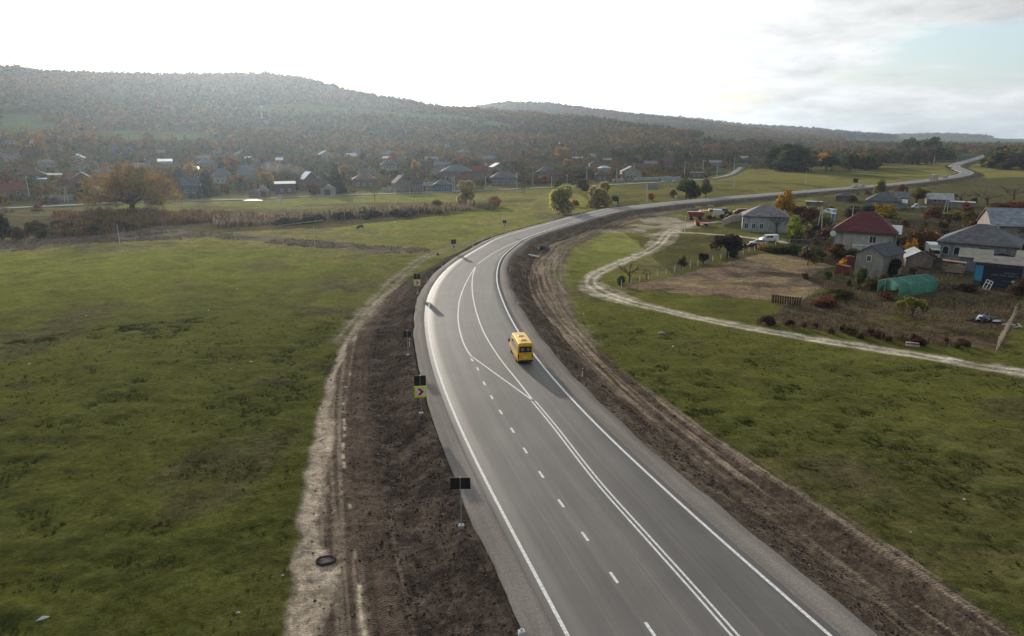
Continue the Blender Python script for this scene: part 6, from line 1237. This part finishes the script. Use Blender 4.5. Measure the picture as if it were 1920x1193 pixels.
TR = [
 (873,380,329,36,'willow','willow','yellow-green willow nearest the village, left one of the three beside the bend',dict(name='willow_tree',seed=0)),
 (1047,403,342,50,'willow','willow','yellow-green willow with a dark trunk, middle one of the three beside the bend',dict(name='willow_tree',seed=1)),
 (1123,389,331,50,'willow',(0.46,0.42,0.17),'biggest dense yellow-green willow, right one of the three beside the bend',dict(name='willow_tree',seed=2)),
 (1153,385,362,20,'bush','green','small green shrub at the right foot of the biggest willow',{}),
 (932,388,364,34,'bush','peach','rounded orange-pink bush right of the yellow-green willow nearest the village',{}),
 (1076,388,374,26,'bush','orange','low orange bush between the middle willow and the biggest willow',{}),
 (822,389,370,22,'bush','olive','low olive bush left of the yellow-green willow nearest the village',{}),
 (1286,372,328,42,'round','green','broad dull green tree left one of the pair above the machinery yard',dict(seed=2)),
 (1303,373,336,28,'bush','darkgreen','dark green shrub between the pair of trees above the machinery yard',{}),
 (1323,374,341,26,'round','olive','small rounded olive tree right one of the pair above the machinery yard',dict(seed=1)),
 (1262,371,353,14,'bush','redbrown','small dark red shrub left of the pair of trees above the machinery yard',{}),
 (1222,376,360,20,'bush','orange','rusty orange bush under the information board',{}),
 (1466,412,350,42,'round','gold','bright golden-orange tree behind the grey hip-roofed house',dict(seed=3)),
 (1455,437,392,36,'bare','grey','leafless grey tree in front of the grey hip-roofed house',dict(name='bare_tree')),
 (1488,447,404,36,'tall','lime','bright yellow-green young tree right of the grey hip-roofed house',dict(seed=1)),
 (1408,408,386,20,'bush','gold','small golden bush behind the left end of the grey hip roof',{}),
 (1394,424,406,10,'tall','lime','small yellow-green sapling beside the grey hip-roofed house wall',{}),
 (1363,487,434,66,'round','darkbrown','large dark brown-leaved tree at the corner of the brown plot',dict(seed=0)),
 (1374,483,460,24,'bush','darkgreen','dark green shrub under the large dark brown-leaved tree',{}),
 (1318,496,469,26,'round','darkbrown','small round dark tree left of the large dark brown-leaved tree',dict(seed=2)),
 (1277,506,478,22,'round','olive','small olive tree farthest left on the row of whitewashed posts',dict(seed=3)),
 (1180,530,488,52,'bare','grey','leafless spreading tree at the pointed corner of the brown plot',dict(name='bare_tree',seed=2)),
 (1162,535,515,24,'bush','green','low green shrub beside the leafless tree at the plot corner',{}),
 (1212,525,505,20,'bare','grey','small leafless tree right of the leafless spreading tree',dict(name='bare_tree',seed=1)),
 (1497,412,380,34,'bush','redbrown','dark maroon bush right of the golden-orange tree',{}),
 (1522,418,385,34,'bush','russet','russet bush behind the A-shaped concrete pole',{}),
 (1540,395,372,26,'bare','peach','thin reddish bare tree at the A-shaped concrete pole',dict(name='bare_tree')),
 (1662,408,375,50,'bush',(0.33,0.24,0.035),'round golden bush behind the maroon roof',{}),
 (1625,410,378,30,'bush','green','green bush left of the round golden bush behind the maroon roof',{}),
 (1596,412,378,34,'bush','grey','greyish twiggy bush behind the left end of the maroon roof',{}),
 (1717,384,353,38,'round',(0.17,0.14,0.04),'rounded olive-gold tree in front of the far embankment',dict(seed=1)),
 (1650,363,336,28,'tall',(0.24,0.22,0.06),'yellow-green tree against the far road right of the two white cars',dict(seed=0)),
 (1692,362,343,24,'bush','russet','brownish bush against the far road left of the box lorry',{}),
 (1704,490,440,30,'bush','gold','golden-orange bush beside the right wall of the maroon-roofed house',{}),
 (1738,468,420,60,'bush','russet','large russet bush between the maroon-roofed house and the arched-window house',{}),
 (1712,462,430,36,'bush','darkbrown','dark brown bush right of the white dormer',{}),
 (1772,458,424,30,'bush','darkbrown','dark bush at the left eave of the arched-window house',{}),
 (1670,520,475,38,'bush','darkgreen','dark green bush behind the gabled outbuilding with the white window',{}),
 (1652,490,468,20,'bush','olive','pale olive bush touching the roof of the gabled outbuilding',{}),
 (1610,535,497,34,'bush','green','green bush in front of the gabled outbuilding',{}),
 (1640,545,520,36,'bush','olive','olive bush left of the greenhouse',{}),
 (1582,560,540,60,'bush','olive','wide tangle of olive scrub between the two plots',{}),
 (1545,575,552,50,'bush','russet','wide brown scrub at the top left corner of the weedy plot',{}),
 (1660,560,545,36,'bush','russet','low brown scrub in front of the greenhouse',{}),
 (1709,598,552,50,'vase',(0.20,0.19,0.05),'little fruit tree with a whitewashed stem and thin yellow crown in the weedy plot',{}),
 (1885,470,432,30,'bush','darkbrown','dark bush over the right end of the arched-window house roof',{}),
 (1905,450,410,40,'bush','darkbrown','dark tree in front of the pale blue-grey sheet roof',{}),
 (1820,420,392,40,'bush',(0.16,0.13,0.045),'olive-yellow bush behind the ridge of the arched-window house',{}),
 (1790,412,394,60,'bush',(0.24,0.19,0.05),'long band of yellow plants in front of the long block building',{}),
 (1750,408,385,30,'bush','redbrown','dark red bush right of the white flatbed pickup',{}),
 (1846,412,395,40,'bush','green','green bush left of the pale blue-grey sheet roof',{}),
 (1880,402,378,50,'bush','russet','russet bush behind the pale blue-grey sheet roof',{}),
 (1912,395,372,40,'bush','redbrown','dark red bush at the right edge behind the pale blue-grey sheet roof',{}),
 (1850,385,355,60,'bare','grey','grey leafless thicket tree right of the far embankment',dict(name='bare_tree')),
 (1900,375,345,60,'bare','brown','brownish leafless thicket tree at the right edge',dict(name='bare_tree',seed=1)),
 (1800,382,356,50,'bare','grey','grey leafless thicket tree above the long block building',dict(name='bare_tree',seed=3)),
 (1558,460,440,20,'bush','lime','small yellowish bush left of the maroon-roofed house wall',{}),
 (1570,484,464,34,'bush','olive','olive bush below the left corner of the maroon-roofed house',{}),
 (1595,484,462,30,'bush','olive','pale olive bush under the porch of the maroon-roofed house',{}),
 (1530,484,460,34,'bush','olive','olive fruit bush with white stem right of the well shelter',{}),
 (1460,474,452,60,'bush','olive','long olive hedge bush right of the parked cars',{}),
 (1492,474,455,50,'bush','green','green hedge bush below the bright yellow-green young tree',{}),
 (1430,470,456,26,'bush','gold','yellowish shrub between the parked cars and the brown plot',{}),
 (1915,560,520,40,'bush','brown','brown bush at the right edge below the sheds',{}),
 (1812,548,530,40,'bush','brown','brown weeds bush in front of the lumber stack',{}),
 (1897,600,560,30,'bare','brown','leafless brown sapling cluster beside the leaning birch poles',dict(name='bare_tree')),
 (1438,612,588,32,'bush','brown','tangled brown bramble at the left corner of the weedy plot',{}),
 (630,362,306,38,'spruce','darkgreen','dark pointed spruce standing beside the old road in the village',dict(name='spruce_tree')),
 (388,368,320,32,'tall','darkgreen','tall dark green tree beside the slate-grey gabled house',dict(seed=2)),
 (437,330,287,30,'round','orange','bright orange tree standing above the hip-roofed village house',dict(seed=0)),
 (500,352,318,30,'round','gold','yellow tree behind the white gabled garage with dark doorway',dict(seed=0)),
 (545,342,310,44,'round','olive','yellow-green tree behind the glaring tin roof',dict(seed=1)),
 (585,365,338,34,'round','russet','russet leafless-looking tree right of the glaring tin roof',dict(seed=2)),
 (865,315,290,24,'round','orange','orange tree above the wide grey barn-like roof',dict(seed=3)),
 (740,310,283,20,'round','orange','orange-brown tree beside the white balcony house',dict(seed=1)),
 (1020,345,325,22,'bush','orange','orange bush in front of the grey hip-roofed house right of the mast',{}),
 (703,378,345,18,'bare','brown','small brown tree on the strip between the old road and the meadow',dict(name='bare_tree')),
 (1052,300,270,30,'round','gold','orange-gold tree on the slope above the left willow',dict(seed=2)),
 (6,452,388,34,'bush','darkgreen','dark green shrub at the left edge of the near meadow',{}),
 (1635,300,277,12,'tall','darkgreen','tall narrow poplar rising above the far tree line',dict(name='poplar_tree')),
 (1590,305,290,14,'round','darkgreen','dark round tree beside the left far lattice mast',{}),
 (1364,308,283,14,'tall','green','narrow green poplar left of the side road',dict(name='poplar_tree',seed=2)),
]
for a_ in TR: tree(*a_[:7], **a_[7])
mb = MB()
# seeded shrubs in the dark band behind the near meadow
def scatter_trees(n_, rng_px, rng_py, kinds, cols, h, lab, name='tree', cat='tree', group=None, reject=None, wf=(.8, 1.1), poly=None):
    c = 0; tries = 0
    while c < n_ and tries < n_ * 12:
        tries += 1; px = random.uniform(*rng_px); py = random.uniform(*rng_py)
        if poly and not inpoly(np.array([px]), np.array([py]), poly)[0]: continue
        p = hit(px, py)
        if p is None: continue
        p.z = float(base_h(p.x, p.y))
        if any((p.x - a_) ** 2 + (p.y - b_) ** 2 < (s_ * .5 + 3) ** 2 for a_, b_, s_ in HOUSES): continue
        if p.length < 1200 and abs(polydist(p.x, p.y, OLDP)[0]) < 9: continue
        if p.length < 1000 and max(*[float(q[0]) for q in edge_d(p.x, p.y)[:2]]) < 8: continue
        cn_ = random.choices([q[0] for q in cols], [q[1] for q in cols])[0]; hh = random.uniform(*h)
        lb, grp = lab(px, py, cn_); tree_at(p, random.choice(kinds), hh, hh * random.uniform(*wf), cn_, lb, cat, grp, name); c += 1
zones = [(-50, 160, 'left of the broad oak'), (160, 335, 'behind the broad oak'), (335, 480, 'between broad oak and white garages'), (480, 640, 'around the glaring tin roof'), (640, 800, 'between spruce and blue-walled house'), (800, 1000, 'between blue-walled house and lattice mast'), (1000, 1160, 'behind the middle and biggest willows'), (1160, 1420, 'near the side road')]
cw = {'green': 'dull green', 'darkgreen': 'dark green', 'olive': 'olive', 'russet': 'russet', 'brown': 'brown', 'orange': 'orange', 'gold': 'golden', 'grey': 'greyish bare'}
def vlab(px, py, cn_):
    z = next(q[2] for q in zones if q[0] <= px < q[1]); tier = 'upper' if py < 310 else 'lower'
    return '%s tree of the %s village %s' % (cw[cn_], tier, z), '%s trees of the %s village %s' % (cw[cn_], tier, z)
random.seed(21)
vc = [('green', 5), ('darkgreen', 4), ('olive', 5), ('russet', 5), ('brown', 5), ('orange', 1.2), ('gold', .8), ('grey', 2)]
scatter_trees(78, (-30, 1330), (330, 358), ['far_round', 'far_round', 'far_bush', 'far_tall', 'far_willow'], vc, (4.5, 8), vlab)
scatter_trees(96, (-30, 1400), (262, 330), ['far_round', 'far_round', 'far_bush', 'far_willow'], vc, (6, 10.5), vlab)
# belts of trees on the right
def rlab(where):
    return lambda px, py, cn_: ('%s tree in the belt %s' % (cw[cn_], where), '%s trees of the belt %s' % (cw[cn_], where))
bc = [('green', 4), ('darkgreen', 3), ('olive', 5), ('russet', 3), ('brown', 4), ('gold', .6)]
scatter_trees(34, (1430, 1640), (308, 321), ['far_round', 'far_willow', 'far_round'], bc, (12, 18), rlab('beyond the pasture right of the side road'), wf=(1.0, 1.5))
scatter_trees(8, (1440, 1500), (316, 323), ['round', 'willow'], [('olive', 3), ('green', 2)], (20, 25), lambda a_, b_, c_: ('tall %s tree at the left end of the belt beyond the pasture' % cw[c_], 'tall %s trees at the left end of the belt' % cw[c_]))
scatter_trees(22, (1660, 1780), (292, 303), ['far_round', 'far_willow'], bc, (12, 20), rlab('behind the sharp bend of the far road'), wf=(1.0, 1.5))
scatter_trees(9, (1690, 1760), (291, 296), ['far_round', 'far_willow'], [('olive', 3), ('green', 2)], (22, 32), lambda a_, b_, c_: ('big %s tree towering behind the sharp bend of the far road' % cw[c_], 'big %s trees behind the sharp bend' % cw[c_]))
scatter_trees(22, (1862, 1990), (306, 322), ['far_round', 'far_willow'], bc, (15, 22), wf=(1.0, 1.4), lab=rlab('at the right edge beyond the far road'))
scatter_trees(16, (1560, 1920), (362, 400), ['bush', 'far_bush'], [('russet', 2), ('brown', 3), ('olive', 3), ('green', 1)], (2, 4), lambda a_, b_, c_: ('low %s shrub on the slope between the far road and the farm houses' % cw[c_], '%s shrubs below the far road' % cw[c_]), 'bush', 'shrub')
scatter_trees(64, (1490, 1925), (395, 505), ['bush', 'far_bush', 'far_round'], [('russet', 3), ('brown', 3), ('olive', 4), ('green', 3), ('darkbrown', 2) if False else ('redbrown', 1), ('gold', .7)], (2.6, 4.8), lambda a_, b_, c_: ('man-high %s garden shrub crowded between the farm houses' % {**cw, 'redbrown': 'dark red'}[c_], '%s garden shrubs between the farm houses' % c_), 'bush', 'shrub')
scatter_trees(24, (1500, 1925), (405, 545), ['bush'], [('russet', 2), ('brown', 3), ('olive', 4), ('green', 2), ('darkgreen', 2)], (1.4, 2.8), lambda a_, b_, c_: ('knee-high %s bush between the farm sheds and gardens' % cw[c_], '%s bushes between the farm sheds' % cw[c_]), 'bush', 'shrub')
scatter_trees(26, (1440, 1870), (604, 655), ['bush'], [('russet', 2), ('brown', 5), ('olive', 1)], (1.0, 1.7), lambda a_, b_, c_: ('%s bramble clump growing along the fence of the weedy plot' % cw[c_], '%s brambles of the weedy plot fence' % cw[c_]), 'bush', 'shrub', poly=[(1428,604),(1560,618),(1700,636),(1870,652),(1870,660),(1700,648),(1560,630),(1428,610)])
scatter_trees(22, (-20, 480), (425, 452), ['bush'], [('brown', 4), ('darkgreen', 2), ('darkbrown', 4) if False else ('russet', 1)], (2.0, 4.2), lambda a_, b_, c_: ('%s shrub in the dark band between the near left meadow and the reeds' % cw[c_], '%s shrubs of the dark band' % cw[c_]), 'bush', 'shrub', wf=(1.2, 2.0), poly=[(-20,432),(200,418),(300,410),(300,432),(140,444),(-20,456)])
scatter_trees(24, (470, 860), (388, 425), ['bush'], [('brown', 4), ('darkgreen', 3), ('grey', 2)], (1.8, 3.4), lambda a_, b_, c_: ('%s shrub in the ditch band behind the bright meadow' % cw[c_], '%s shrubs of the ditch band' % cw[c_]), 'bush', 'shrub', wf=(1.3, 2.2), poly=[(470,428),(470,416),(700,404),(860,394),(900,392),(900,398),(700,413)])

# ------------------------------------------------------------------ masses
rg = np.random.default_rng(77)
def sample(n_, r0, r1, p0, p1):
    r_ = np.sqrt(rg.uniform(r0 ** 2, r1 ** 2, n_)); ph = rg.uniform(R(p0), R(p1), n_); return r_ * np.sin(ph), r_ * np.cos(ph), r_, ph
pal = np.array([[0.066, 0.070, 0.022], [0.034, 0.042, 0.018], [0.110, 0.088, 0.024], [0.150, 0.074, 0.026], [0.080, 0.052, 0.028], [0.185, 0.118, 0.026], [0.17, 0.070, 0.025]])
def fcol(x, y, w1=0.5, sc=110):
    f = fbm(x, y, sc, 4, 95) + rg.normal(0, .07, len(x)); i = np.clip(((f - .3) / .4 * 6), 0, 5.99).astype(int); order = np.array([1, 0, 4, 2, 3, 5]); c = pal[order[i]]
    r_ = rg.random(len(x)); c = np.where((r_ < .025)[:, None], pal[6], c); c = np.where((r_ > .80)[:, None], pal[rg.integers(0, 6, len(x))], c); return c
x, y, r_, ph = sample(46000, 560, 1560, -44, 24)
r0 = np.interp(ph, pph, R0); r1 = np.interp(ph, pph, R1); t_ = (r_ - r0) / (r1 - r0)
zr = H + np.interp(ph, RA[0], RA[1]) * r1
dens = ss(.30, .52, t_ + (fbm(x, y, 150, 4, 96) - .5) * .45) * (.35 + .65 * ss(.35, .5, fbm(x, y, 60, 3, 97))) + .08 * ss(.35, .5, fbm(x, y, 60, 3, 97))
ok = (rg.random(len(x)) < dens) & (t_ > .24) & (t_ < 1.04) & (r_ < r1 + 40)
jx_ = x + (fbm(x, y, 25, 3, 98) - .5) * 25; jy_ = y + (fbm(x, y, 25, 3, 99) - .5) * 40
for P_ in meadow: ok &= ~inpoly(jx_, jy_, P_)
x, y = x[ok], y[ok]; z = base_h(x, y); ok = z > 3; x, y, z = x[ok], y[ok], z[ok]; print('forest', len(x))
W = rg.uniform(4.5, 12.5, len(x)) * (.75 + .5 * fbm(x, y, 45, 2, 120)); mass('forest', np.stack([x, y, z - .5], 1), W, W * rg.uniform(.75, 1.05, len(x)), fcol(x, y, sc=230), 18, .17, rg, 'autumn forest of brown and green treetops covering the upper hillside behind the village', 'forest')
x, y, r_, ph = sample(30000, 1500, 2750, -10, 34); z = base_h(x, y); t_ = rg.random(len(x)); ok = (z > 12) & (t_ < .4 + .5 * ss(.4, .55, fbm(x, y, 260, 4, 101))); x, y, z = x[ok], y[ok], z[ok]
W = rg.uniform(11, 20, len(x)); mass('forest', np.stack([x, y, z - 1], 1), W, W * .62, fcol(x, y, sc=260), 9, .23, rg, 'bluish hazy forest on the second, farther ridge', 'forest')
x, y, r_, ph = sample(26000, 3000, 6800, 0, 48); z = base_h(x, y); ok = (z > 14) & (fbm(x, y, 600, 4, 102) > .46); x, y, z = x[ok], y[ok], z[ok]
W = rg.uniform(22, 40, len(x)); mass('forest', np.stack([x, y, z - 1], 1), W, W * .45, fcol(x, y, sc=500) * .8, 6, .27, rg, 'pale blue forest on the farthest low ridges at the horizon', 'forest')
x, y, r_, ph = sample(2600, 850, 2300, 22, 44); z = base_h(x, y); dl_, dr_, s_ = edge_d(x, y); ok = (fbm(x, y, 160, 4, 111) > .46) & (np.maximum(dl_, dr_) > 25); x, y, z = x[ok], y[ok], z[ok]; W = rg.uniform(9, 17, len(x)); mass('woods', np.stack([x, y, z - .5], 1), W, W * rg.uniform(.8, 1.1, len(x)), fcol(x, y, sc=120), 22, .16, rg, 'hazy far woods and copses in the valley beyond the sharp bend of the far road', 'woods')
# undergrowth and orchards filling the village slope
x, y, r_, ph = sample(13000, 310, 850, -42, 20); r0 = np.interp(ph, pph, R0); ok = (r_ > r0 + 8) & (fbm(x, y, 22, 3, 103) > .40); ok &= np.abs(polydist(x, y, OLDP)) > 9
for P_ in meadow: ok &= ~inpoly(x, y, P_)
for a_, b_, s_ in HOUSES: ok &= (x - a_) ** 2 + (y - b_) ** 2 > (s_ * .55 + 3) ** 2
# keep the view of house fronts a little clear
for a_, b_, s_ in HOUSES:
    d_ = math.hypot(a_, b_); ux, uy = a_ / d_, b_ / d_; al = x * ux + y * uy; ac = np.abs(-x * uy + y * ux); ok &= ~((al < d_) & (al > d_ - 12) & (ac < s_ * .40))
x, y = x[ok], y[ok]; z = base_h(x, y); W = rg.uniform(2.2, 6.0, len(x)); mass('undergrowth', np.stack([x, y, z - .2], 1), W, W * rg.uniform(.6, .95, len(x)), fcol(x, y, sc=40) * .9, 16, .17, rg, 'hazy orchards and garden shrubs filling the ground between the village houses', 'undergrowth')
def blades(name, n_, P_, hgt, wid, colr, label, cat, lean=.25, jit=.3, dens=None, sc=8):
    P_ = np.array(P_); lo = P_.min(0); hi = P_.max(0); x = rg.uniform(lo[0], hi[0], n_); y = rg.uniform(lo[1], hi[1], n_); ok = inpoly(x, y, P_)
    if dens is not None: ok &= fbm(x, y, sc, 3, 105) > dens
    x, y = x[ok], y[ok]; z = ground_h(x, y); m = len(x); an = rg.uniform(0, math.pi, m); h_ = hgt * rg.uniform(.5, 1.2, m) * (.35 + 1.3 * fbm(x, y, 6, 3, 106)); dx_, dy_ = np.cos(an) * wid / 2, np.sin(an) * wid / 2; lx, ly = rg.normal(0, lean, m), rg.normal(0, lean, m)
    V = np.stack([np.stack([x - dx_, y - dy_, z - .05], 1), np.stack([x + dx_, y + dy_, z - .05], 1), np.stack([x + dx_ * 1.1 + lx, y + dy_ * 1.1 + ly, z + h_], 1), np.stack([x - dx_ * .9 + lx, y - dy_ * .9 + ly, z + h_ * .97], 1)], 1).reshape(-1, 3)
    c = np.array(colr)[rg.integers(0, len(colr), m)] * rg.uniform(.7, 1.3, m)[:, None]; return stuff(npmesh(name, V, np.arange(m * 4).reshape(-1, 4), M['leaf_vc'], tone=np.repeat(c, 4, 0)), label, cat)
blades('reeds', 26000, wpoly([(100,428),(100,406),(200,402),(300,402),(400,407),(480,404),(480,412),(300,424),(200,440),(110,446)]), 1.9, .35, [(0.20,0.12,0.055),(0.15,0.095,0.05),(0.24,0.16,0.08)], 'rusty brown reed bed below the broad oak', 'reeds', dens=.35)
blades('reeds', 22000, wpoly([(400,414),(480,408),(600,404),(700,398),(800,392),(870,389),(930,389),(930,394),(870,397),(760,404),(640,412),(560,418),(400,428)]), 2.1, .35, [(0.34,0.27,0.17),(0.26,0.20,0.12),(0.14,0.11,0.07)], 'pale feathery reeds lit by the sun along the ditch behind the bright meadow', 'reeds', dens=.40)
blades('dry_grass', 16000, DIRTBAND, .35, .4, [(0.20,0.165,0.12),(0.16,0.13,0.095)], 'grey-brown dry grass along the old farm track across the meadow', 'grass', dens=.45)
blades('weeds', 9000, PLOT2, .4, .16, [(0.15,0.11,0.07),(0.11,0.085,0.05),(0.12,0.115,0.055)], 'dry brown weeds covering the fenced plot on the right', 'weeds', dens=.38, sc=5)
blades('weeds', 16000, YARD, .55, .25, [(0.12,0.09,0.06),(0.09,0.085,0.045),(0.15,0.14,0.06)], 'tangled weeds and garden plants between the farm houses', 'weeds', dens=.5, sc=7)
# grass tussocks on the near meadows: clumps of short blades
def tuss(name, n_, r0, r1, p0, p1, label):
    x, y, r_, ph = sample(n_, r0, r1, p0, p1); dl_, dr_, s_ = edge_d(x, y); oL_ = np.interp(y, [33, 43, 60, 80, 100, 120, 140, 160, 200, 260], [15.4, 15, 14.2, 13.2, 11.8, 10.4, 8, 6.4, 5.4, 5]); oR_ = np.interp(y, [33, 43, 60, 80, 100, 120, 145, 200], [11.6, 12.8, 11.8, 10.8, 10.5, 12.5, 14.5, 14])
    d_ = fbm(x, y, 9, 4, 22, 0.6); n4_ = fbm(x, y * .6, 80, 3, 24)
    ok = np.where(dl_ > dr_, dl_ > oL_ + .3, dr_ > oR_ + .3) & (rg.random(len(x)) < ss(.44, .58, d_) * (.2 + .8 * ss(.4, .6, n4_)) + .03)
    for P_ in (PLOT, PLOT2, YARD, DIRTBAND, REEDG, BARE): ok &= ~inpoly(x, y, P_)
    ok[ok] &= np.abs(polydist(x[ok], y[ok], TRACK)) > 2.6
    x, y = x[ok], y[ok]; z = ground_h(x, y); m = len(x); k = 7; print(name, m)
    sz = rg.uniform(.07, .22, m); an = rg.uniform(0, 6.28, (m, k)); d = np.stack([np.cos(an), np.sin(an)], 2); b0 = d * sz[:, None, None] * .35; tip = d * sz[:, None, None] * rg.uniform(.7, 1.5, (m, k, 1)); hh = sz[:, None] * rg.uniform(.3, .75, (m, k)); pr = np.stack([-d[..., 1], d[..., 0]], 2) * sz[:, None, None] * .34
    bx = np.stack([x, y], 1)[:, None, :]
    def v3(a_, zz_): return np.concatenate([a_, zz_[..., None]], 2)
    z_ = np.broadcast_to(z[:, None], (m, k)); V = np.stack([v3(bx + b0 - pr, z_ - .03), v3(bx + b0 + pr, z_ - .03), v3(bx + tip, z_ + hh)], 2).reshape(-1, 3)
    c = np.array([[0.060, 0.076, 0.018], [0.050, 0.064, 0.017], [0.085, 0.082, 0.03], [0.13, 0.11, 0.055]])[rg.choice(4, m, p=[.36, .3, .24, .1])] * rg.uniform(.75, 1.3, m)[:, None]
    stuff(npmesh(name, V, np.arange(m * k * 3).reshape(-1, 3), M['leaf_vc'], tone=np.repeat(c, k * 3, 0)), label, 'grass')
tuss('grass_tussocks', 130000, 33, 120, -52, -4, 'dark green grass tussocks dotted over the left meadow')
tuss('grass_tussocks', 90000, 45, 115, 6, 50, 'dark green grass tussocks dotted over the right meadow')
# clods and stones on the bare soil
x, y, r_, ph = sample(260000, 33, 150, -30, 44); dl_, dr_, s_ = edge_d(x, y); inn = np.interp(y, [33, 100, 120, 160], [8.2, 8.2, 6.5, 4.5])
ok = ((dl_ > GRAV + .2) & (dl_ < inn + .3)) | ((dr_ > GRAV + .2) & (dr_ < 7.0)); ok |= ((dl_ > inn) & (dl_ < 14) | (dr_ > 7) & (dr_ < 11)) & (rg.random(len(x)) < .12)
x, y = x[ok], y[ok]; z = ground_h(x, y); m = len(x); print('clods', m); s = .03 + .11 * rg.random(m) ** 4
octa = np.array([[1,0,0],[-1,0,0],[0,1,0],[0,-1,0],[0,0,1],[0,0,-1]], float); of = np.array([[0,2,4],[2,1,4],[1,3,4],[3,0,4],[2,0,5],[1,2,5],[3,1,5],[0,3,5]])
V = octa[None] * rg.uniform(.6, 1.3, (m, 6, 1)) * s[:, None, None] * np.array([1.2, 1, .7]); an = rg.uniform(0, 6.28, m); ca, sa = np.cos(an)[:, None], np.sin(an)[:, None]; V = np.stack([V[..., 0] * ca - V[..., 1] * sa, V[..., 0] * sa + V[..., 1] * ca, V[..., 2]], 2) + np.stack([x, y, z], 1)[:, None, :]
c = np.array([[0.060, 0.043, 0.035], [0.092, 0.067, 0.054], [0.15, 0.115, 0.09], [0.30, 0.25, 0.19]])[rg.choice(4, m, p=[.45, .35, .17, .03])] * rg.uniform(.7, 1.3, m)[:, None]
stuff(npmesh('soil_clods', V.reshape(-1, 3), (of[None] + (np.arange(m) * 6)[:, None, None]).reshape(-1, 3), M['leaf_vc'], tone=np.repeat(c, 6, 0)), 'loose clods of dark earth on the bare road banks', 'soil')
# smoke drifting left from a village chimney: soft overlapping puffs
sm, n, l, o = newmat('chimney_smoke'); pv = n.new('ShaderNodeVolumePrincipled'); pv.inputs['Color'].default_value = (0.9, 0.92, 0.95, 1); pv.inputs['Density'].default_value = 0.012; pv.inputs['Anisotropy'].default_value = 0.3; l.new(pv.outputs[0], o.inputs['Volume'])
sp = at(600, 348); mb = MB()
for i in range(7):
    c = Vector((-i * 4.6, rj.uniform(-1, 1), 5.5 + i * .9 + rj.uniform(-.8, .8))); r1_ = 1.0 + i * .45; mb.tube([c + Vector((-r1_ * 1.5 * math.cos(a_), 0, 0)) for a_ in np.linspace(0.15, math.pi - .15, 7)], [r1_ * math.sin(a_) for a_ in np.linspace(.15, math.pi - .15, 7)], 10)
smk = mb.build('smoke', sm, smooth=True); smk.location = sp; stuff(smk, 'thin bluish chimney smoke drifting left of the glinting steep roof', 'smoke')
# ------------------------------------------------------------------ haze: one closed box of even air around everything
hm, n, l, o = newmat('haze_air'); pv = n.new('ShaderNodeVolumePrincipled'); pv.inputs['Color'].default_value = (0.70, 0.84, 1.0, 1); pv.inputs["Density"].default_value = 0.000088; pv.inputs["Anisotropy"].default_value = 0.68
l.new(pv.outputs[0], o.inputs['Volume'])
mb = MB(); mb.box((0, 0, 108), (19400, 19400, 236)); hz = mb.build('haze', hm); hz['kind'] = 'stuff'; hz['label'] = 'pale bluish air fading the far hills'; hz['category'] = 'haze'
